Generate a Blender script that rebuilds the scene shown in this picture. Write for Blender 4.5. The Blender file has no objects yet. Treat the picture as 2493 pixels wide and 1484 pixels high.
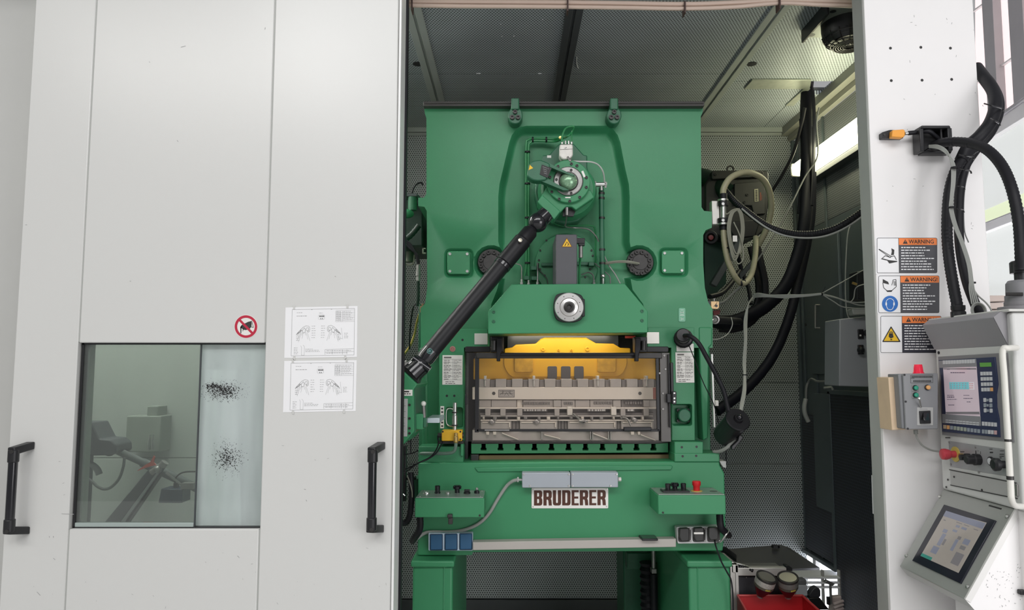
import bpy, bmesh, math, random
from mathutils import Vector, Matrix
random.seed(7)
SC = bpy.context.scene
COL = SC.collection
# ---------------------------------------------------------------- camera
F, CX, CY = 1800.0, 1246.5, 742.0
PITCH = math.atan(162.0 / F)
EYE = Vector((0.0, 0.0, 1.72))
cam_data = bpy.data.cameras.new('camera')
cam_data.sensor_fit = 'HORIZONTAL'
cam_data.sensor_width = 36.0
cam_data.lens = 36.0 * F / 2493.0
cam_data.clip_start = 0.05
cam = bpy.data.objects.new('camera', cam_data)
COL.objects.link(cam)
cam.location = EYE
cam.rotation_euler = (math.pi / 2 + PITCH, 0, 0)
SC.camera = cam
# ---------------------------------------------------------------- light and exposure
SC.view_settings.view_transform = 'Standard'
SC.view_settings.look = 'None'
SC.view_settings.exposure = 0.0
SC.view_settings.gamma = 1.0
SC.view_settings.use_curve_mapping = False
SC.cycles.use_denoising = True
SC.cycles.max_bounces = 10
SC.cycles.transparent_max_bounces = 16
SC.cycles.sample_clamp_indirect = 6.0
W = bpy.data.worlds.new('hall_daylight')
SC.world = W
W.use_nodes = True
WN = W.node_tree.nodes
bg = WN['Background']
tc = WN.new('ShaderNodeTexCoord')
sx = WN.new('ShaderNodeSeparateXYZ')
W.node_tree.links.new(tc.outputs['Generated'], sx.inputs[0])
rp = WN.new('ShaderNodeValToRGB')
rp.color_ramp.elements[0].position = 0.44
rp.color_ramp.elements[0].color = (0.66, 0.66, 0.66, 1)
rp.color_ramp.elements[1].position = 0.56
rp.color_ramp.elements[1].color = (1.0, 1.0, 1.02, 1)
mr = WN.new('ShaderNodeMapRange')
mr.inputs['From Min'].default_value = -1
mr.inputs['From Max'].default_value = 1
W.node_tree.links.new(sx.outputs['Z'], mr.inputs['Value'])
W.node_tree.links.new(mr.outputs['Result'], rp.inputs['Fac'])
W.node_tree.links.new(rp.outputs['Color'], bg.inputs['Color'])
bg.inputs['Strength'].default_value = 0.36


def area_lamp(name, loc, target, sx_, sy_, power, color=(1, 1, 1)):
    l = bpy.data.lights.new(name, 'AREA')
    l.shape = 'RECTANGLE'
    l.size, l.size_y = sx_, sy_
    l.energy = power
    l.color = color
    o = bpy.data.objects.new(name, l)
    COL.objects.link(o)
    o.location = loc
    o.rotation_euler = (Vector(target) - Vector(loc)).to_track_quat('-Z', 'Y').to_euler()
    return o


# hall lamps high behind the photographer, and the daylight of the hall's window side on the right
for i_, lx_ in enumerate((-4.9, -3.75, -2.5)):
    area_lamp('hall_lamp', (lx_, -3.0, 5.6), (lx_, -3.0 + 2.0, 0), 0.75, 0.45, 38, (1, 0.98, 0.95))
area_lamp('hall_window_light', (3.2, -0.7, 1.6), (2.0, 3.1, 1.3), 2.5, 2.2, 66, (1.0, 0.98, 1.0))
area_lamp('front_fill_light', (0.6, -5.5, 7.4), (0.6, 3.5, 1.5), 9.0, 3.0, 445, (1.0, 1.0, 1.0))  # frontal fill added behind the camera to brighten the booth interior

area_lamp('opening_fill_light', (3.5, 5.3, 2.3), (2.5, 5.0, 0.0), 1.4, 1.4, 110, (1.0, 1.0, 1.04))  # area lamp added outside the low opening to brighten floor and back wall

# ---------------------------------------------------------------- projection helpers (pixel of the photograph -> place in the hall)
CP, SP = math.cos(PITCH), math.sin(PITCH)


def ray(x, y):
    a, b = (x - CX) / F, (CY - y) / F
    return Vector((a, CP - b * SP, SP + b * CP))


def P(x, y, Y):
    r = ray(x, y)
    return EYE + r * (Y / r.y)


def Q(x, y, X):
    r = ray(x, y)
    return EYE + r * (X / r.x)


def R(x, y, Z):
    r = ray(x, y)
    return EYE + r * ((Z - EYE.z) / r.z)


def M(Y, n=1.0):            # metres for n pixels at depth Y
    return n * Y / F


# ---------------------------------------------------------------- materials
MATS = {}


def _new(name):
    m = bpy.data.materials.new(name)
    m.use_nodes = True
    nt = m.node_tree
    return m, nt, nt.nodes['Principled BSDF']


def lin(r, g, b):
    f = lambda c: (c / 255 / 12.92) if c <= 10 else ((c / 255 + 0.055) / 1.055) ** 2.4
    return (f(r), f(g), f(b), 1)


def mat(name, col, rough=0.5, metal=0.0, bump=0.0, bscale=300.0, mottle=0.0, mscale=8.0, coat=0.0, emit=0.0, spec=0.5):
    if name in MATS:
        return MATS[name]
    m, nt, b = _new(name)
    c = col if len(col) == 4 else (*col, 1)
    b.inputs['Base Color'].default_value = c
    b.inputs['Roughness'].default_value = rough
    b.inputs['Metallic'].default_value = metal
    b.inputs['Coat Weight'].default_value = coat
    b.inputs['Specular IOR Level'].default_value = spec
    if emit:
        b.inputs['Emission Color'].default_value = c
        b.inputs['Emission Strength'].default_value = emit
    co = nt.nodes.new('ShaderNodeTexCoord')
    n = nt.nodes.new('ShaderNodeTexNoise')
    n.inputs['Scale'].default_value = mscale
    n.inputs['Detail'].default_value = 5
    nt.links.new(co.outputs['Object'], n.inputs['Vector'])
    mx = nt.nodes.new('ShaderNodeMix')
    mx.data_type = 'RGBA'
    k = mottle if mottle else 0.05
    mx.inputs['A'].default_value = tuple(v * (1 - k) for v in c[:3]) + (1,)
    mx.inputs['B'].default_value = tuple(min(1, v * (1 + k)) for v in c[:3]) + (1,)
    nt.links.new(n.outputs['Fac'], mx.inputs['Factor'])
    nt.links.new(mx.outputs['Result'], b.inputs['Base Color'])
    if bump:
        n2 = nt.nodes.new('ShaderNodeTexNoise')
        n2.inputs['Scale'].default_value = bscale
        n2.inputs['Detail'].default_value = 2
        nt.links.new(co.outputs['Object'], n2.inputs['Vector'])
        bu = nt.nodes.new('ShaderNodeBump')
        bu.inputs['Strength'].default_value = bump
        bu.inputs['Distance'].default_value = 0.002
        nt.links.new(n2.outputs['Fac'], bu.inputs['Height'])
        nt.links.new(bu.outputs['Normal'], b.inputs['Normal'])
    MATS[name] = m
    return m


def perforated(name, col, axes, pitch=0.017, hole=0.26, rough=0.45, dark=(0.008, 0.009, 0.01, 1), metal=0.25):
    """sheet metal with staggered round holes"""
    m, nt, b = _new(name)
    N, L = nt.nodes.new, nt.links.new
    co = N('ShaderNodeTexCoord')
    s = N('ShaderNodeSeparateXYZ')
    L(co.outputs['Object'], s.inputs[0])
    cb = N('ShaderNodeCombineXYZ')
    L(s.outputs[axes[0]], cb.inputs[0])
    L(s.outputs[axes[1]], cb.inputs[1])
    sc = N('ShaderNodeVectorMath')
    sc.operation = 'MULTIPLY'
    r3 = math.sqrt(3)
    sc.inputs[1].default_value = (1 / pitch, 1 / (pitch * r3), 0)
    L(cb.outputs[0], sc.inputs[0])
    outs = []
    for off in (0.0, 0.5):
        ad = N('ShaderNodeVectorMath')
        ad.operation = 'ADD'
        ad.inputs[1].default_value = (off, off, 0)
        L(sc.outputs[0], ad.inputs[0])
        fr = N('ShaderNodeVectorMath')
        fr.operation = 'FRACTION'
        L(ad.outputs[0], fr.inputs[0])
        su = N('ShaderNodeVectorMath')
        su.operation = 'SUBTRACT'
        su.inputs[1].default_value = (0.5, 0.5, 0)
        L(fr.outputs[0], su.inputs[0])
        mu = N('ShaderNodeVectorMath')
        mu.operation = 'MULTIPLY'
        mu.inputs[1].default_value = (1, r3, 0)
        L(su.outputs[0], mu.inputs[0])
        le = N('ShaderNodeVectorMath')
        le.operation = 'LENGTH'
        L(mu.outputs[0], le.inputs[0])
        outs.append(le.outputs['Value'])
    mi = N('ShaderNodeMath')
    mi.operation = 'MINIMUM'
    L(outs[0], mi.inputs[0])
    L(outs[1], mi.inputs[1])
    st = N('ShaderNodeMapRange')
    st.inputs['From Min'].default_value = hole - 0.04
    st.inputs['From Max'].default_value = hole + 0.04
    L(mi.outputs[0], st.inputs['Value'])
    no = N('ShaderNodeTexNoise')
    no.inputs['Scale'].default_value = 2.2
    no.inputs['Detail'].default_value = 6
    L(co.outputs['Object'], no.inputs['Vector'])
    mxc = N('ShaderNodeMix')
    mxc.data_type = 'RGBA'
    mxc.inputs['A'].default_value = tuple(v * 0.75 for v in col[:3]) + (1,)
    mxc.inputs['B'].default_value = tuple(v * 1.2 for v in col[:3]) + (1,)
    L(no.outputs['Fac'], mxc.inputs['Factor'])
    mx = N('ShaderNodeMix')
    mx.data_type = 'RGBA'
    mx.inputs['A'].default_value = dark
    L(mxc.outputs['Result'], mx.inputs['B'])
    L(st.outputs['Result'], mx.inputs['Factor'])
    L(mx.outputs['Result'], b.inputs['Base Color'])
    mm = N('ShaderNodeMath')
    mm.operation = 'MULTIPLY'
    mm.inputs[1].default_value = metal
    L(st.outputs['Result'], mm.inputs[0])
    L(mm.outputs[0], b.inputs['Metallic'])
    b.inputs['Roughness'].default_value = rough
    MATS[name] = m
    return m


def glassy(name, tint, refl=0.06, haze=0.0, hazecol=(0.7, 0.72, 0.7, 1), rough=0.02, speckle=None):
    """clear sheet: sees through with a tint, mirrors at its face, may carry haze and grime specks"""
    m = bpy.data.materials.new(name)
    m.use_nodes = True
    nt = m.node_tree
    nt.nodes.clear()
    N, L = nt.nodes.new, nt.links.new
    out = N('ShaderNodeOutputMaterial')
    tr = N('ShaderNodeBsdfTransparent')
    tr.inputs['Color'].default_value = tint
    gl = N('ShaderNodeBsdfGlossy')
    gl.inputs['Roughness'].default_value = rough
    fr = N('ShaderNodeFresnel')
    fr.inputs['IOR'].default_value = 1.5
    ad = N('ShaderNodeMath')
    ad.operation = 'ADD'
    ad.inputs[1].default_value = refl
    L(fr.outputs[0], ad.inputs[0])
    m1 = N('ShaderNodeMixShader')
    L(ad.outputs[0], m1.inputs[0])
    L(tr.outputs[0], m1.inputs[1])
    L(gl.outputs[0], m1.inputs[2])
    last = m1
    co = N('ShaderNodeTexCoord')
    if haze:
        df = N('ShaderNodeBsdfDiffuse')
        df.inputs['Color'].default_value = hazecol
        no = N('ShaderNodeTexNoise')
        no.inputs['Scale'].default_value = 3.5
        mp = N('ShaderNodeMapping')
        mp.inputs['Scale'].default_value = (2.5, 1, 0.5)
        L(co.outputs['Object'], mp.inputs[0])
        L(mp.outputs[0], no.inputs['Vector'])
        r = N('ShaderNodeMapRange')
        r.inputs['From Min'].default_value = 0.3
        r.inputs['From Max'].default_value = 0.7
        r.inputs['To Min'].default_value = haze * 0.75
        r.inputs['To Max'].default_value = haze * 1.25
        L(no.outputs['Fac'], r.inputs['Value'])
        m2 = N('ShaderNodeMixShader')
        L(r.outputs[0], m2.inputs[0])
        L(last.outputs[0], m2.inputs[1])
        L(df.outputs[0], m2.inputs[2])
        last = m2
    for (cx, cy, rx, rz, dens) in (speckle or []):
        mp = N('ShaderNodeMapping')
        mp.vector_type = 'POINT'
        mp.inputs['Location'].default_value = (-cx / rx, 0, -cy / rz)
        mp.inputs['Scale'].default_value = (1 / rx, 0.0, 1 / rz)
        L(co.outputs['Object'], mp.inputs[0])
        le = N('ShaderNodeVectorMath')
        le.operation = 'LENGTH'
        L(mp.outputs[0], le.inputs[0])
        no = N('ShaderNodeTexNoise')
        no.inputs['Scale'].default_value = 260
        no.inputs['Detail'].default_value = 2
        L(co.outputs['Object'], no.inputs['Vector'])
        mu = N('ShaderNodeMath')
        mu.operation = 'MULTIPLY_ADD'
        mu.inputs[1].default_value = 0.30
        mu.inputs[2].default_value = dens
        L(le.outputs['Value'], mu.inputs[0])
        gt = N('ShaderNodeMath')
        gt.operation = 'GREATER_THAN'
        L(no.outputs['Fac'], gt.inputs[0])
        L(mu.outputs[0], gt.inputs[1])
        dk = N('ShaderNodeBsdfDiffuse')
        dk.inputs['Color'].default_value = (0.03, 0.03, 0.03, 1)
        m3 = N('ShaderNodeMixShader')
        L(gt.outputs[0], m3.inputs[0])
        L(last.outputs[0], m3.inputs[1])
        L(dk.outputs[0], m3.inputs[2])
        last = m3
    L(last.outputs[0], out.inputs['Surface'])
    MATS[name] = m
    return m


def frosted(name, col, trans=0.6, glow=0.0):
    m = bpy.data.materials.new(name)
    m.use_nodes = True
    nt = m.node_tree
    nt.nodes.clear()
    N, L = nt.nodes.new, nt.links.new
    out = N('ShaderNodeOutputMaterial')
    a = N('ShaderNodeBsdfTranslucent')
    a.inputs['Color'].default_value = col
    d = N('ShaderNodeBsdfDiffuse')
    d.inputs['Color'].default_value = col
    x = N('ShaderNodeMixShader')
    x.inputs[0].default_value = 1 - trans
    L(a.outputs[0], x.inputs[1])
    L(d.outputs[0], x.inputs[2])
    e = N('ShaderNodeEmission')        # daylight coming through the pane
    e.inputs['Color'].default_value = col
    e.inputs['Strength'].default_value = glow
    ad = N('ShaderNodeAddShader')
    L(x.outputs[0], ad.inputs[0])
    L(e.outputs[0], ad.inputs[1])
    L(ad.outputs[0], out.inputs['Surface'])
    MATS[name] = m
    return m


GREEN = mat('green_machine_enamel', (0.036, 0.225, 0.098), 0.42, bump=0.12, bscale=260, mottle=0.05, mscale=3)
GREEN_R = mat('green_hammered_enamel', (0.038, 0.225, 0.100), 0.40, bump=0.22, bscale=380, mottle=0.08, mscale=4)
GREEN_F = mat('green_smooth_enamel', (0.038, 0.235, 0.102), 0.45, mottle=0.03)
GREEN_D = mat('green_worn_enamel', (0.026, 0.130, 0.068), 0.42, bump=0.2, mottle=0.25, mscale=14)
GREEN_H = mat('green_hose_rubber', (0.020, 0.200, 0.065), 0.35)
GREEN_M = mat('green_speckled_dome', (0.22, 0.38, 0.24), 0.2, mottle=0.75, mscale=160, metal=0.3)
WHITE = mat('white_door_enamel', (0.655, 0.655, 0.635), 0.26, bump=0.08, bscale=420, mottle=0.02, mscale=1.2)
WHITE_P = mat('white_pillar_enamel', (0.82, 0.805, 0.80), 0.45, bump=0.05, bscale=400, mottle=0.02)
OFFW = mat('offwhite_frame_enamel', (0.52, 0.52, 0.50), 0.45, mottle=0.03)
GREYEDGE = mat('grey_frame_enamel', (0.40, 0.41, 0.39), 0.5, mottle=0.04)
BLACK = mat('black_plastic', (0.012, 0.012, 0.014), 0.38, mottle=0.1)
BLACKG = mat('black_gloss_enamel', (0.008, 0.008, 0.011), 0.16, coat=0.4, mottle=0.1)
BLACKS = mat('black_satin_tube', (0.009, 0.009, 0.011), 0.42, mottle=0.1, spec=0.28)
RUBBER = mat('black_rubber', (0.009, 0.009, 0.012), 0.5, mottle=0.15, spec=0.28)
CLOTHB = mat('black_cable_sleeve', (0.006, 0.0065, 0.011), 0.6, bump=0.7, bscale=14, mottle=0.2, spec=0.22)
DARKST = mat('dark_steel', (0.055, 0.053, 0.052), 0.42, metal=0.6, mottle=0.25, mscale=30)
CAPST = mat('dark_brown_rail', (0.052, 0.048, 0.046), 0.5, mottle=0.1)
STEEL = mat('bright_steel', (0.62, 0.62, 0.60), 0.28, metal=0.9, mottle=0.12, mscale=40)
STEELD = mat('worn_steel', (0.33, 0.32, 0.31), 0.4, metal=0.75, mottle=0.3, mscale=45)
ALU = mat('brushed_aluminium', (0.60, 0.58, 0.55), 0.42, metal=0.55, mottle=0.08, mscale=25)
ALUW = mat('pale_aluminium_casting', (0.66, 0.64, 0.60), 0.5, metal=0.2, mottle=0.15, mscale=60)
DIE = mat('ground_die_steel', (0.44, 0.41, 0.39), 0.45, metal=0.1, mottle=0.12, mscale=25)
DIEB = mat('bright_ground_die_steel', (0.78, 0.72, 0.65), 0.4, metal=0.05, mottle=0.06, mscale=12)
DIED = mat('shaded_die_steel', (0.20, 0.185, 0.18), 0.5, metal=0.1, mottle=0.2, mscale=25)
YELLOW = mat('yellow_ram_enamel', (0.74, 0.40, 0.018), 0.42, mottle=0.10, mscale=9)
YELLOW2 = mat('yellow_valve_enamel', (0.74, 0.42, 0.02), 0.38, mottle=0.12, mscale=20)
BRASS = mat('brass_fitting', (0.62, 0.43, 0.16), 0.32, metal=0.8, mottle=0.1)
PAPER = mat('white_paper', (0.86, 0.86, 0.87), 0.7, mottle=0.02)
PLATEW = mat('white_plate_enamel', (0.80, 0.78, 0.74), 0.4, mottle=0.04)
INK = mat('black_ink', (0.03, 0.03, 0.03), 0.6)
INKG = mat('grey_ink', (0.36, 0.36, 0.36), 0.7)
BROWN = mat('dark_brown_lettering', (0.075, 0.022, 0.010), 0.45)
GREYBOX = mat('blue_grey_box_enamel', (0.36, 0.39, 0.43), 0.45, mottle=0.04)
TRUNK = mat('warm_grey_trunking', (0.43, 0.40, 0.37), 0.5, mottle=0.04)
BLUESW = mat('blue_rocker', (0.008, 0.075, 0.17), 0.4, mottle=0.05)
BLUEFR = mat('pale_blue_frame', (0.47, 0.57, 0.66), 0.45)
GREYCOV = mat('slate_grey_cover', (0.078, 0.079, 0.088), 0.5, mottle=0.06)
PANELTOP = mat('sage_grey_panel', (0.27, 0.33, 0.29), 0.35, metal=0.3, mottle=0.08, mscale=20)
RED = mat('red_button', (0.55, 0.015, 0.020), 0.35)
REDBIN = mat('red_bin_plastic', (0.42, 0.010, 0.014), 0.42, mottle=0.06)
REDLAMP = mat('red_beacon_lens', (0.75, 0.015, 0.05), 0.15, emit=0.25, coat=0.5)
ORANGE = mat('orange_sign_print', (0.90, 0.24, 0.06), 0.5)
ORANGEC = mat('orange_connector', (0.85, 0.36, 0.05), 0.42)
SIGNGREY = mat('charcoal_sign_print', (0.075, 0.075, 0.085), 0.55)
SIGNYEL = mat('yellow_sign_print', (0.80, 0.50, 0.02), 0.5)
SIGNBLUE = mat('blue_sign_print', (0.02, 0.15, 0.50), 0.5)
SIGNRED = mat('red_sign_print', (0.50, 0.012, 0.045), 0.5)
BEIGEH = mat('beige_hose', (0.33, 0.31, 0.20), 0.5, mottle=0.12, mscale=60)
GREYC = mat('grey_cable', (0.30, 0.31, 0.29), 0.5, mottle=0.08)
GREYCD = mat('dim_grey_cable', (0.16, 0.165, 0.16), 0.5)
CABLEG = mat('olive_grey_cable', (0.25, 0.25, 0.20), 0.5)
YELHOSE = mat('yellow_hose', (0.62, 0.48, 0.12), 0.5)
PINKPIPE = mat('beige_pink_pipe', (0.62, 0.48, 0.40), 0.42, mottle=0.05)
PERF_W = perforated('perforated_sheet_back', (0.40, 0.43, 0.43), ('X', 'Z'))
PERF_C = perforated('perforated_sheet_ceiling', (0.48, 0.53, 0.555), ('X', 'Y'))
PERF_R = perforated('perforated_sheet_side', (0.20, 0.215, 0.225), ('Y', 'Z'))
MESHB = perforated('black_louvre_mesh', (0.050, 0.056, 0.080), ('Y', 'Z'), pitch=0.022, hole=0.36)
TRIMG = mat('grey_green_trim', (0.36, 0.39, 0.37), 0.42, metal=0.1, mottle=0.08)
DKTRIM = mat('dark_grey_trim', (0.060, 0.066, 0.070), 0.45, mottle=0.1)
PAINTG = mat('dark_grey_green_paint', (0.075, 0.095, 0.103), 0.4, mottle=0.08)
CABGREY = mat('cabinet_grey', (0.30, 0.31, 0.33), 0.5, mottle=0.04)
CONSOLE = mat('console_light_grey', (0.58, 0.585, 0.57), 0.42, bump=0.05, mottle=0.03)
CONSOLED = mat('console_mid_grey', (0.21, 0.205, 0.215), 0.45, mottle=0.04)
HOODG = mat('console_hood_grey', (0.29, 0.285, 0.30), 0.42, mottle=0.05)
NAVY = mat('navy_keypad_print', (0.022, 0.032, 0.085), 0.4)
KEYW = mat('white_key', (0.60, 0.61, 0.63), 0.5)
KEYG = mat('grey_key', (0.30, 0.34, 0.38), 0.5)
KEYO = mat('orange_key', (0.80, 0.42, 0.16), 0.5)
SCREEN = mat('lit_screen', (0.46, 0.38, 0.42), 0.2, emit=0.42)
SCREENB = mat('lit_touchscreen', (0.30, 0.27, 0.245), 0.16, emit=0.28, mottle=0.25, mscale=5)
SCRTEAL = mat('lit_teal_field', (0.14, 0.40, 0.44), 0.12, emit=0.5)
SCRBLUE = mat('lit_blue_field', (0.19, 0.20, 0.26), 0.16, emit=0.28)
SCRGREY = mat('lit_grey_field', (0.17, 0.16, 0.17), 0.16, emit=0.28)
SCRWHITE = mat('lit_pale_field', (0.55, 0.53, 0.56), 0.12, emit=0.4)
LCD = mat('green_lcd', (0.09, 0.24, 0.05), 0.2, emit=0.3)
WOOD = mat('pale_pine', (0.66, 0.50, 0.34), 0.55, mottle=0.12, mscale=18)
TUBE = mat('lit_lamp_tube', (1.0, 0.97, 0.66), 0.4, emit=14.0)
TUBEW = mat('lit_fill_tube', (1.0, 0.99, 0.94), 0.4, emit=36.0)
FLOORM = mat('grey_floor_coating', (0.56, 0.56, 0.55), 0.45, mottle=0.08)
INNERW = mat('pale_grey_inner_panel', (0.52, 0.54, 0.52), 0.5, mottle=0.08, mscale=1.5)
MULL = mat('grey_mullion', (0.42, 0.40, 0.41), 0.5, mottle=0.08)
BARW = mat('white_window_bar', (0.88, 0.85, 0.84), 0.45)
GRASSM = mat('sunlit_grass', (0.40, 0.50, 0.20), 0.9, mottle=0.3, mscale=3)
FROST_P = frosted('pinkish_daylight_pane', (0.95, 0.85, 0.85, 1), 0.75, .46)
FROST_G = frosted('greyish_daylight_pane', (0.72, 0.73, 0.72, 1), 0.6, .45)
FROST_W = frosted('white_glow_panel', (0.95, 0.96, 1.0, 1), 0.6, 3.5)
GLASS_L = glassy('tinted_door_glass', (0.80, 0.85, 0.82, 1), 0.05, haze=0.05, hazecol=(0.62, 0.66, 0.63, 1))  # even haze stands in for the hall's reflection in this pane
GLASS_G = glassy('guard_polycarbonate', (0.97, 0.95, 0.93, 1), 0.0, haze=0.008, hazecol=(0.55, 0.49, 0.46, 1))
# ---------------------------------------------------------------- mesh builder
class MB:
    def __init__(s):
        s.v, s.f = [], []

    def add(s, verts, faces):
        o = len(s.v)
        s.v += [Vector(p) for p in verts]
        s.f += [tuple(i + o for i in f) for f in faces]
        return s

    def prism(s, pts, d):
        n = len(pts)
        d = Vector(d)
        vs = [Vector(p) for p in pts] + [Vector(p) + d for p in pts]
        fs = [tuple(range(n)), tuple(range(2 * n - 1, n - 1, -1))]
        fs += [(i, i + n, (i + 1) % n + n, (i + 1) % n) for i in range(n)]
        return s.add(vs, fs)

    def pp(s, pts, Y, depth):               # outline on the plane at Y, extruded away by depth
        return s.prism([P(x, y, Y) for x, y in pts], (0, depth, 0))

    def box(s, a, b):
        x0, x1 = sorted((a[0], b[0]))
        y0, y1 = sorted((a[1], b[1]))
        z0, z1 = sorted((a[2], b[2]))
        return s.prism([(x0, y0, z0), (x1, y0, z0), (x1, y0, z1), (x0, y0, z1)], (0, y1 - y0, 0))

    def bp(s, x0, y0, x1, y1, Y, depth):
        ym = (y0 + y1) / 2
        xm = (x0 + x1) / 2
        return s.box((P(x0, ym, Y).x, Y, P(xm, y0, Y).z), (P(x1, ym, Y).x, Y + depth, P(xm, y1, Y).z))

    def frustum(s, c, axis, r0, r1, ln, n=16, caps=True):
        axis = Vector(axis).normalized()
        u = axis.orthogonal().normalized()
        w = axis.cross(u)
        c = Vector(c)
        vs = []
        for k, r in ((0, r0), (1, r1)):
            for i in range(n):
                a = 2 * math.pi * i / n
                vs.append(c + axis * ln * k + (u * math.cos(a) + w * math.sin(a)) * r)
        fs = [(i, (i + 1) % n, (i + 1) % n + n, i + n) for i in range(n)]
        if caps:
            fs += [tuple(range(n - 1, -1, -1)), tuple(range(n, 2 * n))]
        return s.add(vs, fs)

    def rod(s, a, b, r, n=10, r1=None):
        a, b = Vector(a), Vector(b)
        return s.frustum(a, b - a, r, r if r1 is None else r1, (b - a).length, n)

    def cyl(s, cx, cy, rp, Y, depth, n=20, r1=None):
        c = P(cx, cy, Y)
        return s.frustum(c, (0, 1, 0), M(Y, rp), M(Y, rp if r1 is None else r1), depth, n)

    def lathe(s, c, axis, prof, n=20):
        axis = Vector(axis).normalized()
        u = axis.orthogonal().normalized()
        w = axis.cross(u)
        c = Vector(c)
        vs, fs = [], []
        for r, h in prof:
            for i in range(n):
                a = 2 * math.pi * i / n
                vs.append(c + axis * h + (u * math.cos(a) + w * math.sin(a)) * max(r, 1e-5))
        for k in range(len(prof) - 1):
            for i in range(n):
                fs.append((k * n + i, k * n + (i + 1) % n, (k + 1) * n + (i + 1) % n, (k + 1) * n + i))
        fs.append(tuple(range(n - 1, -1, -1)))
        fs.append(tuple(range((len(prof) - 1) * n, len(prof) * n)))
        return s.add(vs, fs)

    def ball(s, c, r, n=16, sc=(1, 1, 1)):
        c = Vector(c)
        m = n // 2
        vs = [c + Vector((0, 0, r * sc[2]))]
        for j in range(1, m):
            t = math.pi * j / m
            for i in range(n):
                a = 2 * math.pi * i / n
                vs.append(c + Vector((r * sc[0] * math.sin(t) * math.cos(a), r * sc[1] * math.sin(t) * math.sin(a), r * sc[2] * math.cos(t))))
        vs.append(c - Vector((0, 0, r * sc[2])))
        fs = [(0, 1 + i, 1 + (i + 1) % n) for i in range(n)]
        for j in range(m - 2):
            for i in range(n):
                a, b = 1 + j * n + i, 1 + j * n + (i + 1) % n
                fs.append((a, a + n, b + n, b))
        e = len(vs) - 1
        o = 1 + (m - 2) * n
        fs += [(e, o + (i + 1) % n, o + i) for i in range(n)]
        return s.add(vs, fs)

    def tube(s, pts, r, n=8, sub=6, rf=None, flat=1.0):
        """round cable or hose through the points; rf(t metres) scales the radius"""
        pts = [Vector(p) for p in pts]
        path = []
        if len(pts) == 2:
            k = max(1, sub)
            path = [pts[0].lerp(pts[1], i / k) for i in range(k + 1)]
        else:
            for i in range(len(pts) - 1):
                p0 = pts[i - 1] if i else pts[0] * 2 - pts[1]
                p1, p2 = pts[i], pts[i + 1]
                p3 = pts[i + 2] if i + 2 < len(pts) else pts[-1] * 2 - pts[-2]
                for j in range(sub):
                    t = j / sub
                    path.append(0.5 * ((2 * p1) + (p2 - p0) * t + (2 * p0 - 5 * p1 + 4 * p2 - p3) * t * t + (3 * p1 - p0 - 3 * p2 + p3) * t ** 3))
            path.append(pts[-1])
        if rf:                                  # resample evenly so that rings come out regular
            step = rf[0]
            out, acc = [path[0]], 0
            for a, b in zip(path, path[1:]):
                d = (b - a).length
                while acc + d >= step:
                    k = (step - acc) / d
                    a = a.lerp(b, k)
                    d = (b - a).length
                    out.append(a)
                    acc = 0
                acc += d
            path = out
        vs, fs = [], []
        tprev = (path[1] - path[0]).normalized()
        u = tprev.orthogonal().normalized()
        for i, p in enumerate(path):
            t = (path[min(i + 1, len(path) - 1)] - path[max(i - 1, 0)])
            t = t.normalized() if t.length > 1e-9 else tprev
            u = (u - t * u.dot(t))
            u = u.normalized() if u.length > 1e-6 else t.orthogonal().normalized()
            w = t.cross(u)
            rr = r * (rf[1] if (rf and i % 2) else 1.0)
            for k in range(n):
                a = 2 * math.pi * k / n
                vs.append(p + u * rr * math.cos(a) + w * rr * flat * math.sin(a))
            tprev = t
        L = len(path)
        for i in range(L - 1):
            for k in range(n):
                fs.append((i * n + k, i * n + (k + 1) % n, (i + 1) * n + (k + 1) % n, (i + 1) * n + k))
        fs.append(tuple(range(n - 1, -1, -1)))
        fs.append(tuple(range((L - 1) * n, L * n)))
        return s.add(vs, fs)

    def tp(s, pts, rp, n=8, sub=6, rf=None, flat=1.0):      # (x, y, Y) pixel points
        Ym = sum(p[2] for p in pts) / len(pts)
        return s.tube([P(*p) for p in pts], M(Ym, rp), n, sub, rf, flat)

    def ring(s, c, axis, R_, r, n=20, m=6):
        axis = Vector(axis).normalized()
        u = axis.orthogonal().normalized()
        w = axis.cross(u)
        c = Vector(c)
        vs, fs = [], []
        for i in range(n):
            a = 2 * math.pi * i / n
            d = u * math.cos(a) + w * math.sin(a)
            for k in range(m):
                b = 2 * math.pi * k / m
                vs.append(c + d * (R_ + r * math.cos(b)) + axis * r * math.sin(b))
        for i in range(n):
            for k in range(m):
                fs.append((i * m + k, ((i + 1) % n) * m + k, ((i + 1) % n) * m + (k + 1) % m, i * m + (k + 1) % m))
        return s.add(vs, fs)

    def sheet(s, outer, holes, Y, depth):
        """plate in the plane at Y with sunk pockets; a hole is a list of (outline, sink) steps, the last one its floor"""
        loops = [[P(x, y, Y) for x, y in outer]] + [[P(x, y, Y) for x, y in h[0][0]] for h in holes]
        bm = bmesh.new()
        es = []
        for lp in loops:
            vv = [bm.verts.new(p) for p in lp]
            es += [bm.edges.new((vv[i], vv[(i + 1) % len(vv)])) for i in range(len(vv))]
        bmesh.ops.triangle_fill(bm, use_beauty=True, use_dissolve=False, edges=es)
        bm.verts.index_update()
        s.add([v.co for v in bm.verts], [[v.index for v in f.verts] for f in bm.faces])
        bm.free()
        n = len(outer)
        o = loops[0]
        back = [p + Vector((0, depth, 0)) for p in o]
        s.add(o + back, [(i, i + n, (i + 1) % n + n, (i + 1) % n) for i in range(n)] + [tuple(range(2 * n - 1, n - 1, -1))])
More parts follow.
